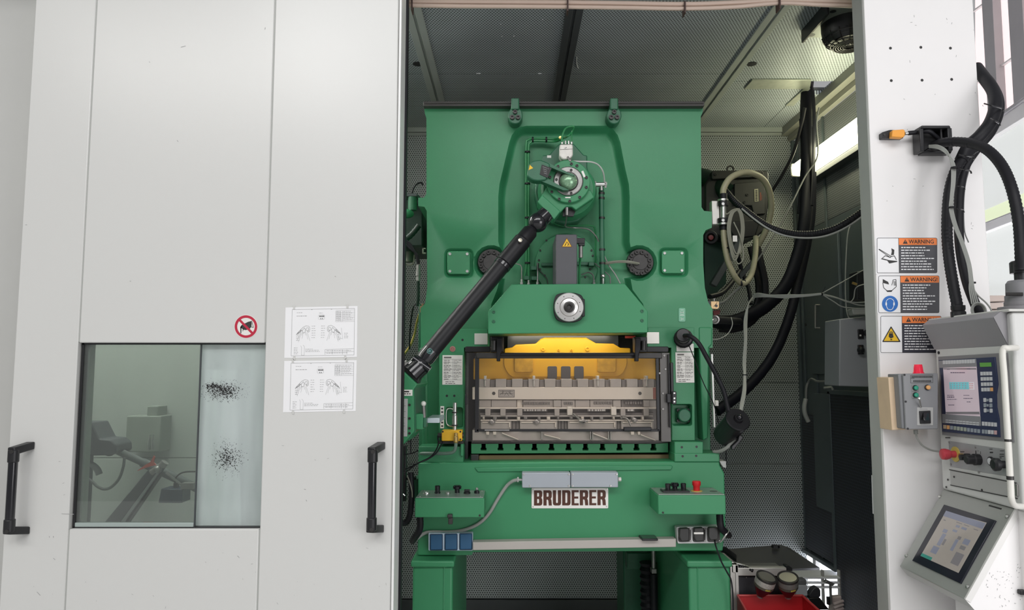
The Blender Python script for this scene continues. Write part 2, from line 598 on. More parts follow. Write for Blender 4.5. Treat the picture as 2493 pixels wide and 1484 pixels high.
        for h in holes:
            st = [[P(x, y, Y) + Vector((0, d, 0)) for x, y in lp] for lp, d in h]
            m = len(st[0])
            vs = [p for lp in st for p in lp]
            fs = [(k * m + i, (k + 1) * m + i, (k + 1) * m + (i + 1) % m, k * m + (i + 1) % m) for k in range(len(st) - 1) for i in range(m)]
            k = len(st) - 1
            s.add(vs, fs + [tuple(range(k * m, k * m + m))])
        return s


def rnd(pts, r, seg=4):
    """round the corners of an outline"""
    out = []
    n = len(pts)
    for i in range(n):
        p0, p1, p2 = Vector(pts[i - 1]), Vector(pts[i]), Vector(pts[(i + 1) % n])
        a, b = p0 - p1, p2 - p1
        k = min(r, a.length * 0.45, b.length * 0.45)
        s0, s1 = p1 + a.normalized() * k, p1 + b.normalized() * k
        for j in range(seg + 1):
            t = j / seg
            q = s0 * (1 - t) ** 2 + p1 * 2 * t * (1 - t) + s1 * t * t
            out.append((q.x, q.y))
    return out


def rrect(x0, y0, x1, y1, r, seg=4):
    return rnd([(x0, y0), (x1, y0), (x1, y1), (x0, y1)], r, seg)


def circ(cx, cy, r, n=24, a0=0, a1=360, ry=None):
    full = abs(a1 - a0) >= 360
    k = n if full else n - 1
    return [(cx + r * math.cos(math.radians(a0 + (a1 - a0) * i / k)), cy + (ry or r) * math.sin(math.radians(a0 + (a1 - a0) * i / k))) for i in range(n)]


def inset(pts, d):
    """move an outline inwards by d (outline may run either way round)"""
    n = len(pts)
    area = sum(pts[i][0] * pts[(i + 1) % n][1] - pts[(i + 1) % n][0] * pts[i][1] for i in range(n))
    sg = 1 if area > 0 else -1
    out = []
    for i in range(n):
        p0, p1, p2 = Vector(pts[i - 1]), Vector(pts[i]), Vector(pts[(i + 1) % n])
        t = (p2 - p0)
        t = t.normalized() if t.length > 1e-9 else Vector((1, 0))
        nn = Vector((-t.y, t.x)) * sg
        q = p1 + nn * d
        out.append((q.x, q.y))
    return out


def link(name, mb, m, parent=None, origin=None, bevel=0.0, label=None, seg=2, sharp=32):
    me = bpy.data.meshes.new(name)
    o0 = origin or Vector((0, 0, 0))
    me.from_pydata([tuple(p - o0) for p in mb.v], [], mb.f)
    bm = bmesh.new()
    bm.from_mesh(me)
    bmesh.ops.remove_doubles(bm, verts=bm.verts, dist=1e-6)
    bmesh.ops.recalc_face_normals(bm, faces=bm.faces)
    bm.to_mesh(me)
    bm.free()
    me.polygons.foreach_set('use_smooth', [True] * len(me.polygons))
    me.set_sharp_from_angle(angle=math.radians(sharp))
    me.materials.append(m)
    o = bpy.data.objects.new(name, me)
    COL.objects.link(o)
    if bevel:
        b = o.modifiers.new('edge', 'BEVEL')
        b.width = bevel
        b.segments = seg
        b.limit_method = 'ANGLE'
        b.angle_limit = math.radians(40)
    if label:
        o['label'] = label
    if parent is not None:
        o.parent = parent
    else:
        o.location = o0
    return o


ORG = {}


def thing(name, label, cat, loc, group=None):
    o = bpy.data.objects.new(name, None)
    o.empty_display_size = 0.05
    COL.objects.link(o)
    o.location = loc
    o['label'], o['category'] = label, cat
    if group:
        o['group'] = group
    ORG[o.name] = Vector(loc)
    return o


def part(par, name, mb, m, bevel=0.0, label=None, seg=2, sharp=32):
    q = par
    while q.name not in ORG:
        q = q.parent
    o = link(name, mb, m, par, ORG[q.name], bevel, label, seg, sharp)
    return o


def solo(name, label, cat, mb, m, group=None, bevel=0.0, kind=None):
    lo = Vector((sum(p.x for p in mb.v) / len(mb.v), sum(p.y for p in mb.v) / len(mb.v), min(p.z for p in mb.v)))
    o = link(name, mb, m, None, lo, bevel)
    o['label'], o['category'] = label, cat
    if group:
        o['group'] = group
    if kind:
        o['kind'] = kind
    ORG[o.name] = lo
    return o


def struct(name, mb, m, label=None, bevel=0.0):
    o = link(name, mb, m, None, Vector((0, 0, 0)), bevel)
    o['kind'] = 'structure'
    if label:
        o['label'] = label
    ORG[o.name] = Vector((0, 0, 0))
    return o


def struct_root(name, label=None):
    o = bpy.data.objects.new(name, None)
    COL.objects.link(o)
    o['kind'] = 'structure'
    if label:
        o['label'] = label
    ORG[o.name] = Vector((0, 0, 0))
    return o


_txt = {}


def text_mb(s, o, ux, uz, w, h, nrm=(0, -1, 0), thick=0.0006, bold=0.0):
    """flat lettering fitted into a w x h metre box whose lower left corner is o"""
    key = (s, bold)
    if key not in _txt:
        c = bpy.data.curves.new('t', 'FONT')
        c.body = s
        c.offset = bold
        c.resolution_u = 3
        ob = bpy.data.objects.new('t', c)
        COL.objects.link(ob)
        dg = bpy.context.evaluated_depsgraph_get()
        dg.update()
        me = bpy.data.meshes.new_from_object(ob.evaluated_get(dg))
        vs = [v.co.copy() for v in me.vertices]
        fs = [tuple(p.vertices) for p in me.polygons]
        bpy.data.objects.remove(ob)
        bpy.data.curves.remove(c)
        bpy.data.meshes.remove(me)
        _txt[key] = (vs, fs)
    vs, fs = _txt[key]
    x0, x1 = min(v.x for v in vs), max(v.x for v in vs)
    y0, y1 = min(v.y for v in vs), max(v.y for v in vs)
    ux, uz, nrm = Vector(ux), Vector(uz), Vector(nrm)
    m = MB()
    m.add([Vector(o) + ux * ((v.x - x0) / (x1 - x0) * w) + uz * ((v.y - y0) / (y1 - y0) * h) + nrm * thick for v in vs], fs)
    return m


def textp(s, x0, y0, x1, y1, Y, bold=0.0, thick=0.0006):
    a, b, c = P(x0, y1, Y), P(x1, y1, Y), P(x0, y0, Y)
    return text_mb(s, a, (1, 0, 0), (0, 0, 1), b.x - a.x, c.z - a.z, thick=thick, bold=bold)


def lines_px(mb, segs, wpx, Y, lift=0.0005):
    """thin printed strokes lying on the plane at Y"""
    for (x0, y0, x1, y1) in segs:
        d = Vector((x1 - x0, y1 - y0))
        if d.length < 1e-6:
            continue
        n = Vector((-d.y, d.x)).normalized() * wpx / 2
        q = [(x0 + n.x, y0 + n.y), (x1 + n.x, y1 + n.y), (x1 - n.x, y1 - n.y), (x0 - n.x, y0 - n.y)]
        mb.add([P(a, b, Y) - Vector((0, lift, 0)) for a, b in q], [(0, 1, 2, 3)])
    return mb


def flat_px(mb, pts, Y, lift=0.0005):
    mb.add([P(a, b, Y) - Vector((0, lift, 0)) for a, b in pts], [tuple(range(len(pts)))])
    return mb


def word_rows(mb, x0, y0, x1, rows, pitch, hgt, Y, rng, lift=0.0006, fill=(0.55, 1.0), slope=0.0):
    """print too small to read: rows of word-long dashes"""
    for k in range(rows):
        y = y0 + k * pitch
        x, end = x0, x0 + (x1 - x0) * rng.uniform(*fill)
        while x < end - 2:
            w = min(rng.uniform(3, 11), end - x)
            flat_px(mb, [(x, y + slope * (x - x0)), (x + w, y + slope * (x + w - x0)), (x + w, y + hgt + slope * (x + w - x0)), (x, y + hgt + slope * (x - x0))], Y, lift)
            x += w + 1.6
    return mb


def bolt_px(par, cx, cy, rp, Y, m=None, depth=0.012, name='bolt'):
    """socket-head cap screw: a collar with a sunk hexagon"""
    r = M(Y, rp)
    c = P(cx, cy, Y)
    b = MB().lathe(c, (0, -1, 0), [(r, 0), (r, depth * 0.85), (r * 0.88, depth), (r * 0.52, depth), (r * 0.46, depth * 0.35), (0.0002, depth * 0.35)], 12)
    return part(par, name, b, m or DARKST)


def tie_px(par, x, y, Y, rp, axis, m=None):
    b = MB().frustum(P(x, y, Y) - Vector(axis).normalized() * 0.004, axis, M(Y, rp), M(Y, rp), 0.008, 10)
    return part(par, 'cable_tie', b, m or RUBBER)
# ================================================================ SETTING
ZC = 3.565          # booth ceiling height
YB = 5.5            # back wall
XR = 2.14           # booth side wall on the right
XL = -3.3
struct('floor', MB().box((-7, -4, -0.1), (7, 8.5, 0)), FLOORM)

# back wall: perforated sheets in three rows, three columns
wb = struct_root('wall_back', 'dark perforated sheet-metal back wall of the booth')
rowz = [0.09, P(1800, 1129, YB).z, P(1800, 931, YB).z, ZC]
colx = [XL, -0.5, 1.0, XR]
for i in range(3):
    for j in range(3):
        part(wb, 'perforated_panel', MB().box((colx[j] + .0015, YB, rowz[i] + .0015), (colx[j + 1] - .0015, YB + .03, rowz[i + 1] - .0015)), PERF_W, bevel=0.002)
part(wb, 'backing_sheet', MB().box((XL, YB + .032, 0), (XR, YB + .05, ZC)), DKTRIM)
struct('baseboard_back', MB().box((XL, YB - .02, 0), (XR, YB + .03, .085)), DKTRIM, 'dark kick plate along the foot of the back wall', .003)
struct('trim_1', MB().box((XL, YB - .035, ZC - .035), (XR, YB, ZC)).box((XL, YB - .02, ZC - .055), (XR, YB, ZC - .038)), TRIMG, 'metal angle where back wall meets booth ceiling')

# ceiling: perforated sheets between jointing strips
ce = struct_root('ceiling', 'perforated sheet-metal ceiling of the booth')
sl = (R(1003, 20, ZC).x + R(1068, 245, ZC).x) / 2
sm = (R(1390, 20, ZC).x + R(1367, 245, ZC).x) / 2
sr = (R(1895, 20, ZC).x + R(1724, 258, ZC).x) / 2
yj = R(1250, 180, ZC).y
YF = 2.78
YCUT0, YCUT1 = R(1990, 230, ZC).y, R(1990, 198, ZC).y
YCUT0, YCUT1 = min(YCUT0, YCUT1), max(YCUT0, YCUT1)
XCUT0, XCUT1 = R(1958, 214, ZC).x, R(2018, 214, ZC).x
XCUT1 = min(XCUT1, XR - .05)


def cpanel(x0, y0, x1, y1):
    part(ce, 'perforated_panel', MB().box((x0 + .0015, y0 + .0015, ZC), (x1 - .0015, y1 - .0015, ZC + .03)), PERF_C, bevel=.002)


for (a, b) in ((XL, sl), (sl, sm), (sm, sr)):
    cpanel(a, YF, b, yj)
    cpanel(a, yj, b, YB)
cpanel(sr, YF, XR, YCUT0)
cpanel(sr, YCUT0, XCUT0, YB)
cpanel(XCUT0, YCUT1, XR, YB)
cpanel(XCUT1, YCUT0, XR, YCUT1)
part(ce, 'roof_sheet', MB().box((XL, YF, ZC + .032), (sr, YB, ZC + .05)).box((sr, YF, ZC + .032), (XR, YCUT0, ZC + .05)).box((sr, YCUT0, ZC + .032), (XCUT0, YB, ZC + .05)).box((XCUT0, YCUT1, ZC + .032), (XR, YB, ZC + .05)), DKTRIM)
for k, x in enumerate((sl, sm, sr)):
    m = MB()
    for s_ in (-1, 1):
        m.box((x + s_ * .008, YF, ZC - .012), (x + s_ * .045, YB, ZC))
    m.box((x - .008, YF, ZC - .004), (x + .008, YB, ZC))
    struct('trim_%d' % (k + 2), m, TRIMG if k != 1 else DKTRIM, 'ceiling jointing strip', .002)
for (x, y) in ((1017, 155), (1830, 155)):
    c = R(x, y, ZC)
    part(ce, 'blind_plug', MB().lathe(c + Vector((0, 0, -.004)), (0, 0, 1), [(.03, 0), (.03, .004), (.001, .004)], 18), BLACK)
m = MB()
for pts in ([(1404, 138), (1403.5, 150), (1405, 160), (1408, 166)], [(1221, 88.5), (1223, 88.5)], [(1250, 88), (1252.5, 88)], [(1218, 59), (1220, 59)], [(1320, 48), (1322, 48)], [(1160, 178.8), (1170, 178.8)], [(1310, 179), (1318, 179)]):
    m.tube([R(x, y, ZC - .002) for x, y in pts], .0022, 5, 4)
part(ce, 'paint_scratch', m, PAPER)['kind'] = 'stuff'
# metal surround of the cable opening
m = MB()
a, b, c, d = R(1812, 217, ZC - .01), R(1832, 195, ZC - .01), R(1975, 195, ZC - .01), R(1972, 217, ZC - .01)
m.prism([a, b, c, d], (0, 0, .009))
a, b, c, d = R(1912, 258, ZC - .01), R(1957, 217, ZC - .01), R(1972, 217, ZC - .01), R(1932, 258, ZC - .01)
m.prism([a, b, c, d], (0, 0, .009))
part(ce, 'opening_surround', m, mat('bare_zinc_sheet', (0.42, 0.44, 0.38), 0.4, metal=.5, mottle=.2, mscale=30), bevel=.0015)
struct('trim_5', MB().box((XCUT0, YCUT0 - .01, ZC + .002), (XR, YCUT0, ZC + .06)), DKTRIM, 'dark edge above the cable opening')

# front header and booth flank walls
struct('wall_left', MB().box((XL - .05, 2.9, 0), (XL, YB, ZC)), INNERW)
wr = struct_root('wall_right', 'dark panelled side wall of the booth')
YE = Q(2046, 1379, XR).y        # near end of the raised panel
zb = .445
z_m = Q(1965, 905, XR).z


def rp_(y0, z0, y1, z1, m, name='wall_panel', t=.03, out=.0):
    return part(wr, name, MB().box((XR - out, y0 + .0015, z0 + .0015), (XR + t, y1 - .0015, z1 - .0015)), m, bevel=.002)


ZL = Q(1975, 555, XR).z
yA = Q(1968, 700, XR).y          # corner post
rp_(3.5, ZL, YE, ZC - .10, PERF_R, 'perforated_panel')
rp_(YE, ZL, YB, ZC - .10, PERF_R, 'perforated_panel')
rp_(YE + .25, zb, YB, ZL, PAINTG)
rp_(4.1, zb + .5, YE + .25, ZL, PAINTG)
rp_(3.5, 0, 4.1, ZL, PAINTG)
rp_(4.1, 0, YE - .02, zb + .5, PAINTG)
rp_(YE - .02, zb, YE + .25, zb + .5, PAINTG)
m = MB()
for yy in (YE, YE + .25, YB - .09):
    m.box((XR - .012, yy - .012, zb), (XR, yy + .012, ZC - .10))
m.box((XR - .02, YB - .03, zb), (XR, YB, ZC - .1))
struct('trim_6', m, PAINTG, 'upright joint strips on the side wall', .002)
struct('trim_7', MB().box((XR - .09, 3.5, ZC - .06), (XR, YB, ZC)).box((XR - .04, 3.5, ZC - .10), (XR, YB, ZC - .062)), mat('dim_cream_channel', (0.20, 0.20, 0.17), .5, mottle=.1), 'cable channel under the ceiling along the side wall', .002)
# louvred fan cover boxes low on the side wall
m = MB()
y0, y1 = Q(2140, 1200, XR - .05).y, Q(2030, 1200, XR - .05).y
za, zb_ = Q(2030, 960, XR - .05).z, .12
part(wr, 'mesh_screen', MB().box((XR - .05, 3.5, zb_), (XR - .002, y1, za)), MESHB, bevel=.003)
m = MB().box((XR - .055, y1, zb), (XR, y1 + .035, za + .02)).box((XR - .055, 3.5, za), (XR, y1 + .035, za + .03))
part(wr, 'mesh_frame', m, PAINTG, bevel=.003)
y2, y3 = YB - .34, YB - .06
part(wr, 'mesh_screen', MB().box((XR - .03, y1 + .05, zb + .02), (XR - .001, y3, Q(1975, 1010, XR).z)), MESHB, bevel=.003)
part(wr, 'frame_sill', MB().box((XR - .04, YE, zb - .025), (XR + .03, YB, zb)), PAINTG, bevel=.003)
part(wr, 'shade_plate', MB().box((XR - .045, y1 + .05, Q(2000, 1230, XR).z + .0), (XR - .031, y1 + .30, za)), PAINTG, bevel=.002)
# hinged maintenance door with its bar handle
dy0, dy1 = Q(2046, 700, XR - .012).y, Q(1972, 700, XR - .012).y
dz0, dz1 = Q(1990, 910, XR).z, Q(1990, 570, XR).z
dr = part(wr, 'hatch', MB().box((XR - .02, dy0, dz0), (XR - .001, dy1, dz1)), PAINTG, bevel=.004)
h0, h1 = Q(1985, 742, XR - .05), Q(1985, 798, XR - .05)
part(dr, 'handle', MB().rod(h0, h1, .006).rod(h0, h0 + Vector((.03, 0, 0)), .006).rod(h1, h1 + Vector((.03, 0, 0)), .006), STEELD)
part(dr, 'keyhole', MB().lathe(Q(1962, 790, XR - .021), (-1, 0, 0), [(.012, 0), (.012, .003), (.001, .003)], 12), BLACK)

# front frames of the booth: strip left of the door, post right of the opening
struct('wall_front_left', MB().box((-6.0, 3.16, 0), (P(120, 742, 3.16).x, 3.30, 4.4)), OFFW)
struct('trim_8', MB().box((XL, 3.16, ZC + .052), (1.45, 3.24, 4.4)), OFFW, 'front header of the booth above the opening')

# ---------------------------------------------------------------- post right of the opening
YP = 3.05
xl, xr = P(2136, 742, YP).x, P(2412, 742, YP).x
wp = struct_root('wall_front_right', 'white sheet-metal post beside the opening')
part(wp, 'post_sheet', MB().box((xl, YP, 0), (xr, YP + .022, 4.5)), WHITE_P, bevel=.004, seg=3)
part(wp, 'post_return', MB().box((xl + .002, YP + .0225, 0), (xl + .03, YP + .115, 4.5)), GREYEDGE, bevel=.003)
part(wp, 'post_back', MB().box((xl + .03, YP + .09, 0), (xr - .01, YP + .11, 4.5)), OFFW)
part(wp, 'post_flank', MB().box((xr - .035, YP + .115, 0), (xr - .012, 3.5, ZC + .05)).box((xr - .035, 3.5, 0), (XR + .03, 3.52, ZC + .05)), OFFW)
part(wp, 'post_edge', MB().box((xr - .012, YP + .0225, 0), (xr, YP + .09, 4.5)), WHITE_P)
for (x, y) in ((2168, 117), (2242, 115), (2314, 117), (2170, 196), (2245, 195), (2317, 193)):
    part(wp, 'screw_hole', MB().lathe(P(x, y, YP - .001), (0, 1, 0), [(M(YP, 3.6), 0), (M(YP, 3.4), .0008), (.001, .0008)], 12), INK)
rg = random.Random(3)
m = MB()
for k in range(26):
    x, y = rg.uniform(2150, 2400), rg.uniform(20, 560)
    l, a = rg.uniform(1, 6), rg.uniform(0, 3.1)
    lines_px(m, [(x, y, x + l * math.cos(a), y + l * math.sin(a))], 1.0, YP)
for k in range(60):
    x, y = rg.uniform(2375, 2490), rg.uniform(1390, 1470)
    l, a = rg.uniform(1, 5), rg.uniform(0, 3.1)
    if x < 2430:
        lines_px(m, [(x, y, x + l * math.cos(a), y + l * math.sin(a))], 1.3, YP)
o = part(wp, 'scuff_marks', m, INKG)
o['kind'] = 'stuff'

# ---------------------------------------------------------------- sliding door
YD = 3.0
dm = 742


def dx(x, y=742):
    return P(x, y, YD).x


door = struct_root('door_1', 'white sliding booth door with a glazed lower window')
S0, S1, S2, S3 = dx(42), dx(196), dx(647.5), dx(960)
zt, zbm = 4.3, .03
wz1, wz0 = P(420, 834, YD).z, P(420, 1287, YD).z
T = .10
part(door, 'door_panel', MB().box((S0, YD, zbm), (S1 - .0022, YD + T, zt)), WHITE, bevel=.004)
part(door, 'door_panel', MB().box((S1 + .0022, YD, wz1), (S2 - .0022, YD + T, zt)), WHITE, bevel=.004)
part(door, 'door_panel', MB().box((S1 + .0022, YD, zbm), (S2 - .0022, YD + T, wz0)), WHITE, bevel=.004)
part(door, 'door_panel', MB().box((S2 + .0022, YD, zbm), (S3, YD + T, zt)), WHITE, bevel=.004)
part(door, 'edge_strip', MB().box((S3 + .001, YD + .01, zbm), (S3 + .012, YD + .135, zt)), mat('bright_edge_enamel', (.86, .86, .85), .3), bevel=.003)
part(door, 'rubber_seal', MB().box((S3 + .002, YD + .136, zbm), (S3 + .021, YD + .17, zt)), RUBBER, bevel=.003)
part(door, 'core', MB().box((S0 + .004, YD + .004, wz1 + .004), (S3 - .004, YD + T - .004, zt - .01)).box((S0 + .004, YD + .004, zbm + .01), (S1 - .006, YD + T - .004, wz1 + .01)).box((S2 + .006, YD + .004, zbm + .01), (S3 - .004, YD + T - .004, wz1 + .01)).box((S1 - .01, YD + .004, zbm + .01), (S2 + .01, YD + T - .004, wz0 - .004)), GREYEDGE)
# glazing: gasket, two sliding panes, bottom rail
m = MB().box((S1 + .003, YD + .02, wz1 - .006), (S2 - .003, YD + .05, wz1)).box((S1 + .003, YD + .02, wz0), (S1 + .012, YD + .05, wz1)).box((S1 + .003, YD + .02, wz0), (S2 - .003, YD + .05, wz0 + .004))
part(door, 'window_gasket', m, BLACK)
part(door, 'window_reveal', MB().box((S1 + .012, YD + .05, wz0), (S1 + .02, YD + .09, wz1)), GREYEDGE)
xs = P(474, 1060, YD).x
gx = P(560, 1060, YD + .05)
zk = lambda y: P(560, y, YD + .05).z
k_ = M(YD + .05)
GLASS_R = glassy('filmed_door_glass', (0.80, 0.86, 0.84, 1), 0.05, haze=0.46, hazecol=(0.70, 0.76, 0.76, 1),
                 speckle=[(P(545, 952, 3.05).x, zk(952), 62 * k_, 30 * k_, .40), (P(522, 940, 3.05).x, zk(940), 30 * k_, 12 * k_, .36), (P(556, 1115, 3.05).x, zk(1115), 58 * k_, 62 * k_, .47)])
part(door, 'window_pane', MB().box((S1 + .012, YD + .024, wz0 + .022), (xs, YD + .030, wz1 - .006)), GLASS_L, label='tinted left pane sliding in front')
part(door, 'window_pane', MB().box((xs - .01, YD + .044, wz0 + .004), (S2 - .003, YD + .050, wz1 - .006)), GLASS_R, label='hazed right pane with black grime specks')
part(door, 'pane_rail', MB().box((S1 + .012, YD + .018, wz0 + .004), (xs, YD + .036, wz0 + .021)), mat('greenish_glass_rail', (.36, .42, .40), .3), bevel=.002)
part(door, 'pane_edge', MB().box((xs, YD + .022, wz0 + .004), (xs + .0035, YD + .032, wz1 - .006)), DKTRIM)


def door_handle(xt, side, y0, y1):
    """tube grip between two angled brackets that reach the door towards side"""
    hb = []
    Yh = YD - .07
    ym = (y0 + y1) / 2
    c0, c1 = P(xt, y0 + 16, Yh), P(xt, y1 - 10, Yh)
    c1.x = c0.x = P(xt, ym, Yh).x
    m = MB().rod(c0, c1, M(Yh, 10.5), 16)
    h = part(door, 'pull_handle', m, BLACKG, label='black tubular pull handle')
    for c, s_ in ((c0, 1), (c1, -1)):
        r = M(Yh, 12.5)
        b = MB().frustum(c - Vector((0, 0, s_ * .03)), (0, 0, s_), r, r, .05, 16)
        e = c + Vector((side * .026, .062, s_ * .030))
        pts = []
        q = c + Vector((0, 0, s_ * .012))
        b.prism([q + Vector((-r * side, -.008, -.014)), q + Vector((r * .6 * side, -.016, -.014)), (e.x + side * .012, YD - .001, q.z - .014 + s_ * .016), (e.x - side * .022, YD - .001, q.z - .014 + s_ * .016)], (0, 0, .03))
        part(h, 'bracket', b, BLACK, bevel=.004)
        part(h, 'screw_cap', MB().lathe(c + Vector((side * .004, -.018, s_ * .013)), (0, -1, 0), [(.008, 0), (.008, .003), (.001, .003)], 12), DARKST)
    return h


door_handle(28, 1, 1090, 1292)
door_handle(906, 1, 1090, 1288)
m = MB()
rg = random.Random(5)
for (x, y, l, a) in ((452, 112, 12, 2.9), (363, 150, 3, .8), (431, 341, 5, .9), (646, 67, 5, 1.8), (62, 547, 4, 0), (316, 684, 3, 0), (815, 672, 3, .4), (745, 1216, 4, 1), (578, 1352, 7, .8), (120, 1304, 4, 1.4), (130, 1304, 4, 1.5), (130, 1358, 6, .7), (150, 1250, 30, .03), (90, 1440, 12, .8), (740, 1190, 5, .2)):
    lines_px(m, [(x, y, x + l * math.cos(a), y + l * math.sin(a))], 1.3, YD)
for k in range(40):
    x, y = rg.uniform(80, 940), rg.uniform(1060, 1480)
    if 165 < x < 640 and y < 1295:
        continue
    l, a = rg.uniform(1, 6), rg.uniform(0, 3.1)
    lines_px(m, [(x, y, x + l * math.cos(a), y + l * math.sin(a))], .8, YD)
o = part(door, 'scuff_marks', m, INKG)
o['kind'] = 'stuff'

# ---------------------------------------------------------------- hall window side beyond the post
wv = struct_root('window_1', 'tall hall window side behind the post')


def hw(x):          # hall wall slants: X as a function of Y
    r = ray(x, 742)
    k = r.x / r.y
    Y = (3.83 - .224 * 6) / (k - .224)
    return Y


def H(x, y):
    return P(x, y, hw(x))


def hbar(pts, m, name, t=.06, off=.0):
    q = [H(*p) - Vector((off, 0, 0)) for p in pts]
    return part(wv, name, MB().prism(q, (t, -.0134 * 0, 0)), m, bevel=.003)


def hline(x, y0, slope):
    return y0 + slope * (x - 2440)


# upper glazing, mullions, beam, lower glazing, sill
e0, e1 = 2360, 2620
hbar([(e0, -260), (e1, -420), (e1, hline(e1, 282, -.70)), (e0, hline(e0, 282, -.70))], FROST_P, 'upper_pane', .01, -.05)
for (a, b, c, d) in ((2396, 2424, 2412, 2436), (2459, 2494, 2474, 2508), (2530, 2566, 2546, 2580)):
    hbar([(a - 20, -340), (b - 20, -340), (d, hline(d, 278, -.7)), (c, hline(c, 278, -.7))], MULL, 'mullion', .08, .02)
for (y0) in (150, -30):
    hbar([(e0, hline(e0, y0, -.7)), (e1, hline(e1, y0, -.7)), (e1, hline(e1, y0 + 4, -.7)), (e0, hline(e0, y0 + 4, -.7))], BARW, 'glazing_bar', .03, -.02)
hbar([(e0, hline(e0, 276, -.7)), (e1, hline(e1, 276, -.7)), (e1, hline(e1, 284, -.7)), (e0, hline(e0, 284, -.7))], MULL, 'beam_edge', .08, .02)
hbar([(e0, hline(e0, 284, -.7)), (e1, hline(e1, 284, -.7)), (e1, hline(e1, 318, -.62)), (e0, hline(e0, 318, -.62))], BARW, 'transom', .08, .0)
hbar([(e0, hline(e0, 318, -.62)), (e1, hline(e1, 318, -.62)), (e1, hline(e1, 486, -.45)), (e0, hline(e0, 486, -.45))], FROST_G, 'middle_pane', .01, -.05)
FROST_L = frosted('lawn_tinted_pane', (0.74, 0.78, 0.62, 1), .6, .5)
hbar([(e0, hline(e0, 486, -.45)), (e1, hline(e1, 486, -.45)), (e1, hline(e1, 528, -.40)), (e0, hline(e0, 528, -.40))], FROST_L, 'lawn_view_pane', .008, -.05)
hbar([(e0, hline(e0, 524, -.40)), (e1, hline(e1, 524, -.40)), (e1, hline(e1, 548, -.38)), (e0, hline(e0, 548, -.38))], BARW, 'transom', .08, .0)
hbar([(e0, hline(e0, 526, -.40)), (e1, hline(e1, 526, -.40)), (e1, hline(e1, 528, -.40)), (e0, hline(e0, 528, -.40))], MULL, 'transom_joint', .02, .005)
hbar([(e0, hline(e0, 548, -.38)), (e1, hline(e1, 548, -.38)), (e1, hline(e1, 722, -.1)), (e0, hline(e0, 722, -.1))], FROST_G, 'lower_pane', .01, -.05)
hbar([(e0, 722), (e1, 712), (e1, 1500), (e0, 1500)], BARW, 'parapet', .06, .0)
struct('trim_9', MB().box((XR + .05, 3.9, 0.001), (5.0, 7.5, .012)), mat('bright_floor_sheet', (.86, .87, .88), .4), 'white floor sheet added to brighten the low side opening')  # floor whitened to look daylit and bounce light inward
w2 = struct_root('glow_panel', 'glowing panel added outside to brighten the low opening in the side wall')  # added glowing panel, stands in for daylight beyond the opening
part(w2, 'window_pane', MB().box((3.1, 4.2, .12), (3.12, 8.2, 1.15)), FROST_W)
part(w2, 'glow_frame', MB().box((3.08, 4.15, .02), (3.14, 8.25, .12)).box((3.08, 4.15, 1.15), (3.14, 8.25, 1.25)).box((3.08, 4.15, .1), (3.14, 4.2, 1.2)).box((3.08, 8.2, .1), (3.14, 8.25, 1.2)), BARW, bevel=.003)
# ================================================================ PUNCH PRESS
YFR = 3.75
press = thing('punch_press', 'large green stamping press with recessed cast front, filling the booth opening', 'press', (P(1373, 742, 4.2).x, 4.2, 0.0))
outer = [(1033, 257), (1034, 275), (1038, 288), (1038, 472), (1032, 481), (1018, 481), (1018, 501), (1033, 503), (1039, 513), (1040, 700), (1035, 738), (1024, 750), (1024, 846), (1188, 846), (1188, 802), (1577, 802), (1577, 846),
         (1735, 846), (1735, 752), (1724, 735), (1716, 700), (1712, 640), (1712, 572), (1718, 560), (1733, 554), (1733, 515), (1714, 513), (1708, 504), (1706, 284), (1711, 272), (1712, 257)]
FL, FR_ = (1196, 640), (1556, 640)
pk = [(1478, 306), (1282, 306), (1267, 309), (1255, 317), (1246, 329), (1240, 346), (1224, 414), (1216, 448), (1213, 478), (1213, 545), (1213, 588)]
pk += circ(FL[0], FL[1], 44, 13, -62, -298)
pk += [(1210, 705), (1196, 740), (1194, 765), (1194, 784), (1571, 784), (1571, 765), (1566, 740), (1540, 705)]
pk += circ(FR_[0], FR_[1], 44, 13, 118, -118)
pk += [(1533, 588), (1533, 545), (1533, 478), (1531, 448), (1523, 414), (1510, 346), (1504, 329), (1495, 317), (1487, 309)]
holes = [[(pk, 0), (inset(pk, 2), .006), (inset(pk, 5), .018), (inset(pk, 10), .048), (inset(pk, 14), .058), (inset(pk, 18), .060)]]
for (cx, cy) in ((1117.5, 639), (1640, 637)):
    a = rnd([(cx - 37, cy - 36), (cx + 37, cy - 36), (cx + 37, cy + 38), (cx - 37, cy + 38)], 17, 5)
    holes.append([(a, 0), (inset(a, 2), .004), (inset(a, 6), .020), (inset(a, 8), .022)])
part(press, 'cast_frame', MB().sheet(outer, holes, YFR, 1.25), GREEN_R, sharp=50)
for (cx, cy) in ((1117.5, 639), (1640, 637)):
    c = part(press, 'cover_plate', MB().pp(rnd([(cx - 29, cy - 28), (cx + 27, cy - 28), (cx + 27, cy + 28), (cx - 29, cy + 28)], 9, 4), YFR - .002, .024), GREEN_F, bevel=.003)
    for sx_ in (-22, 20):
        for sy_ in (-21, 21):
            bolt_px(c, cx + sx_, cy + sy_, 3.6, YFR - .002, STEEL, .004, 'screw')
# twelve-bolt flanges
for (cx, cy) in (FL, FR_):
    f = part(press, 'bolt_flange', MB().lathe(P(cx, cy, YFR + .05), (0, -1, 0), [(M(YFR, 33), 0), (M(YFR, 33), .03), (M(YFR, 32), .033), (M(YFR, 20), .033), (M(YFR, 19), .036), (.001, .036)], 36), DARKST, label='dark steel flange ringed with cap screws')
    for k in range(12):
        a = math.radians(15 + 30 * k)
        bolt_px(f, cx + 26 * math.cos(a), cy + 26 * math.sin(a), 5.2, YFR + .018, DARKST, .012)
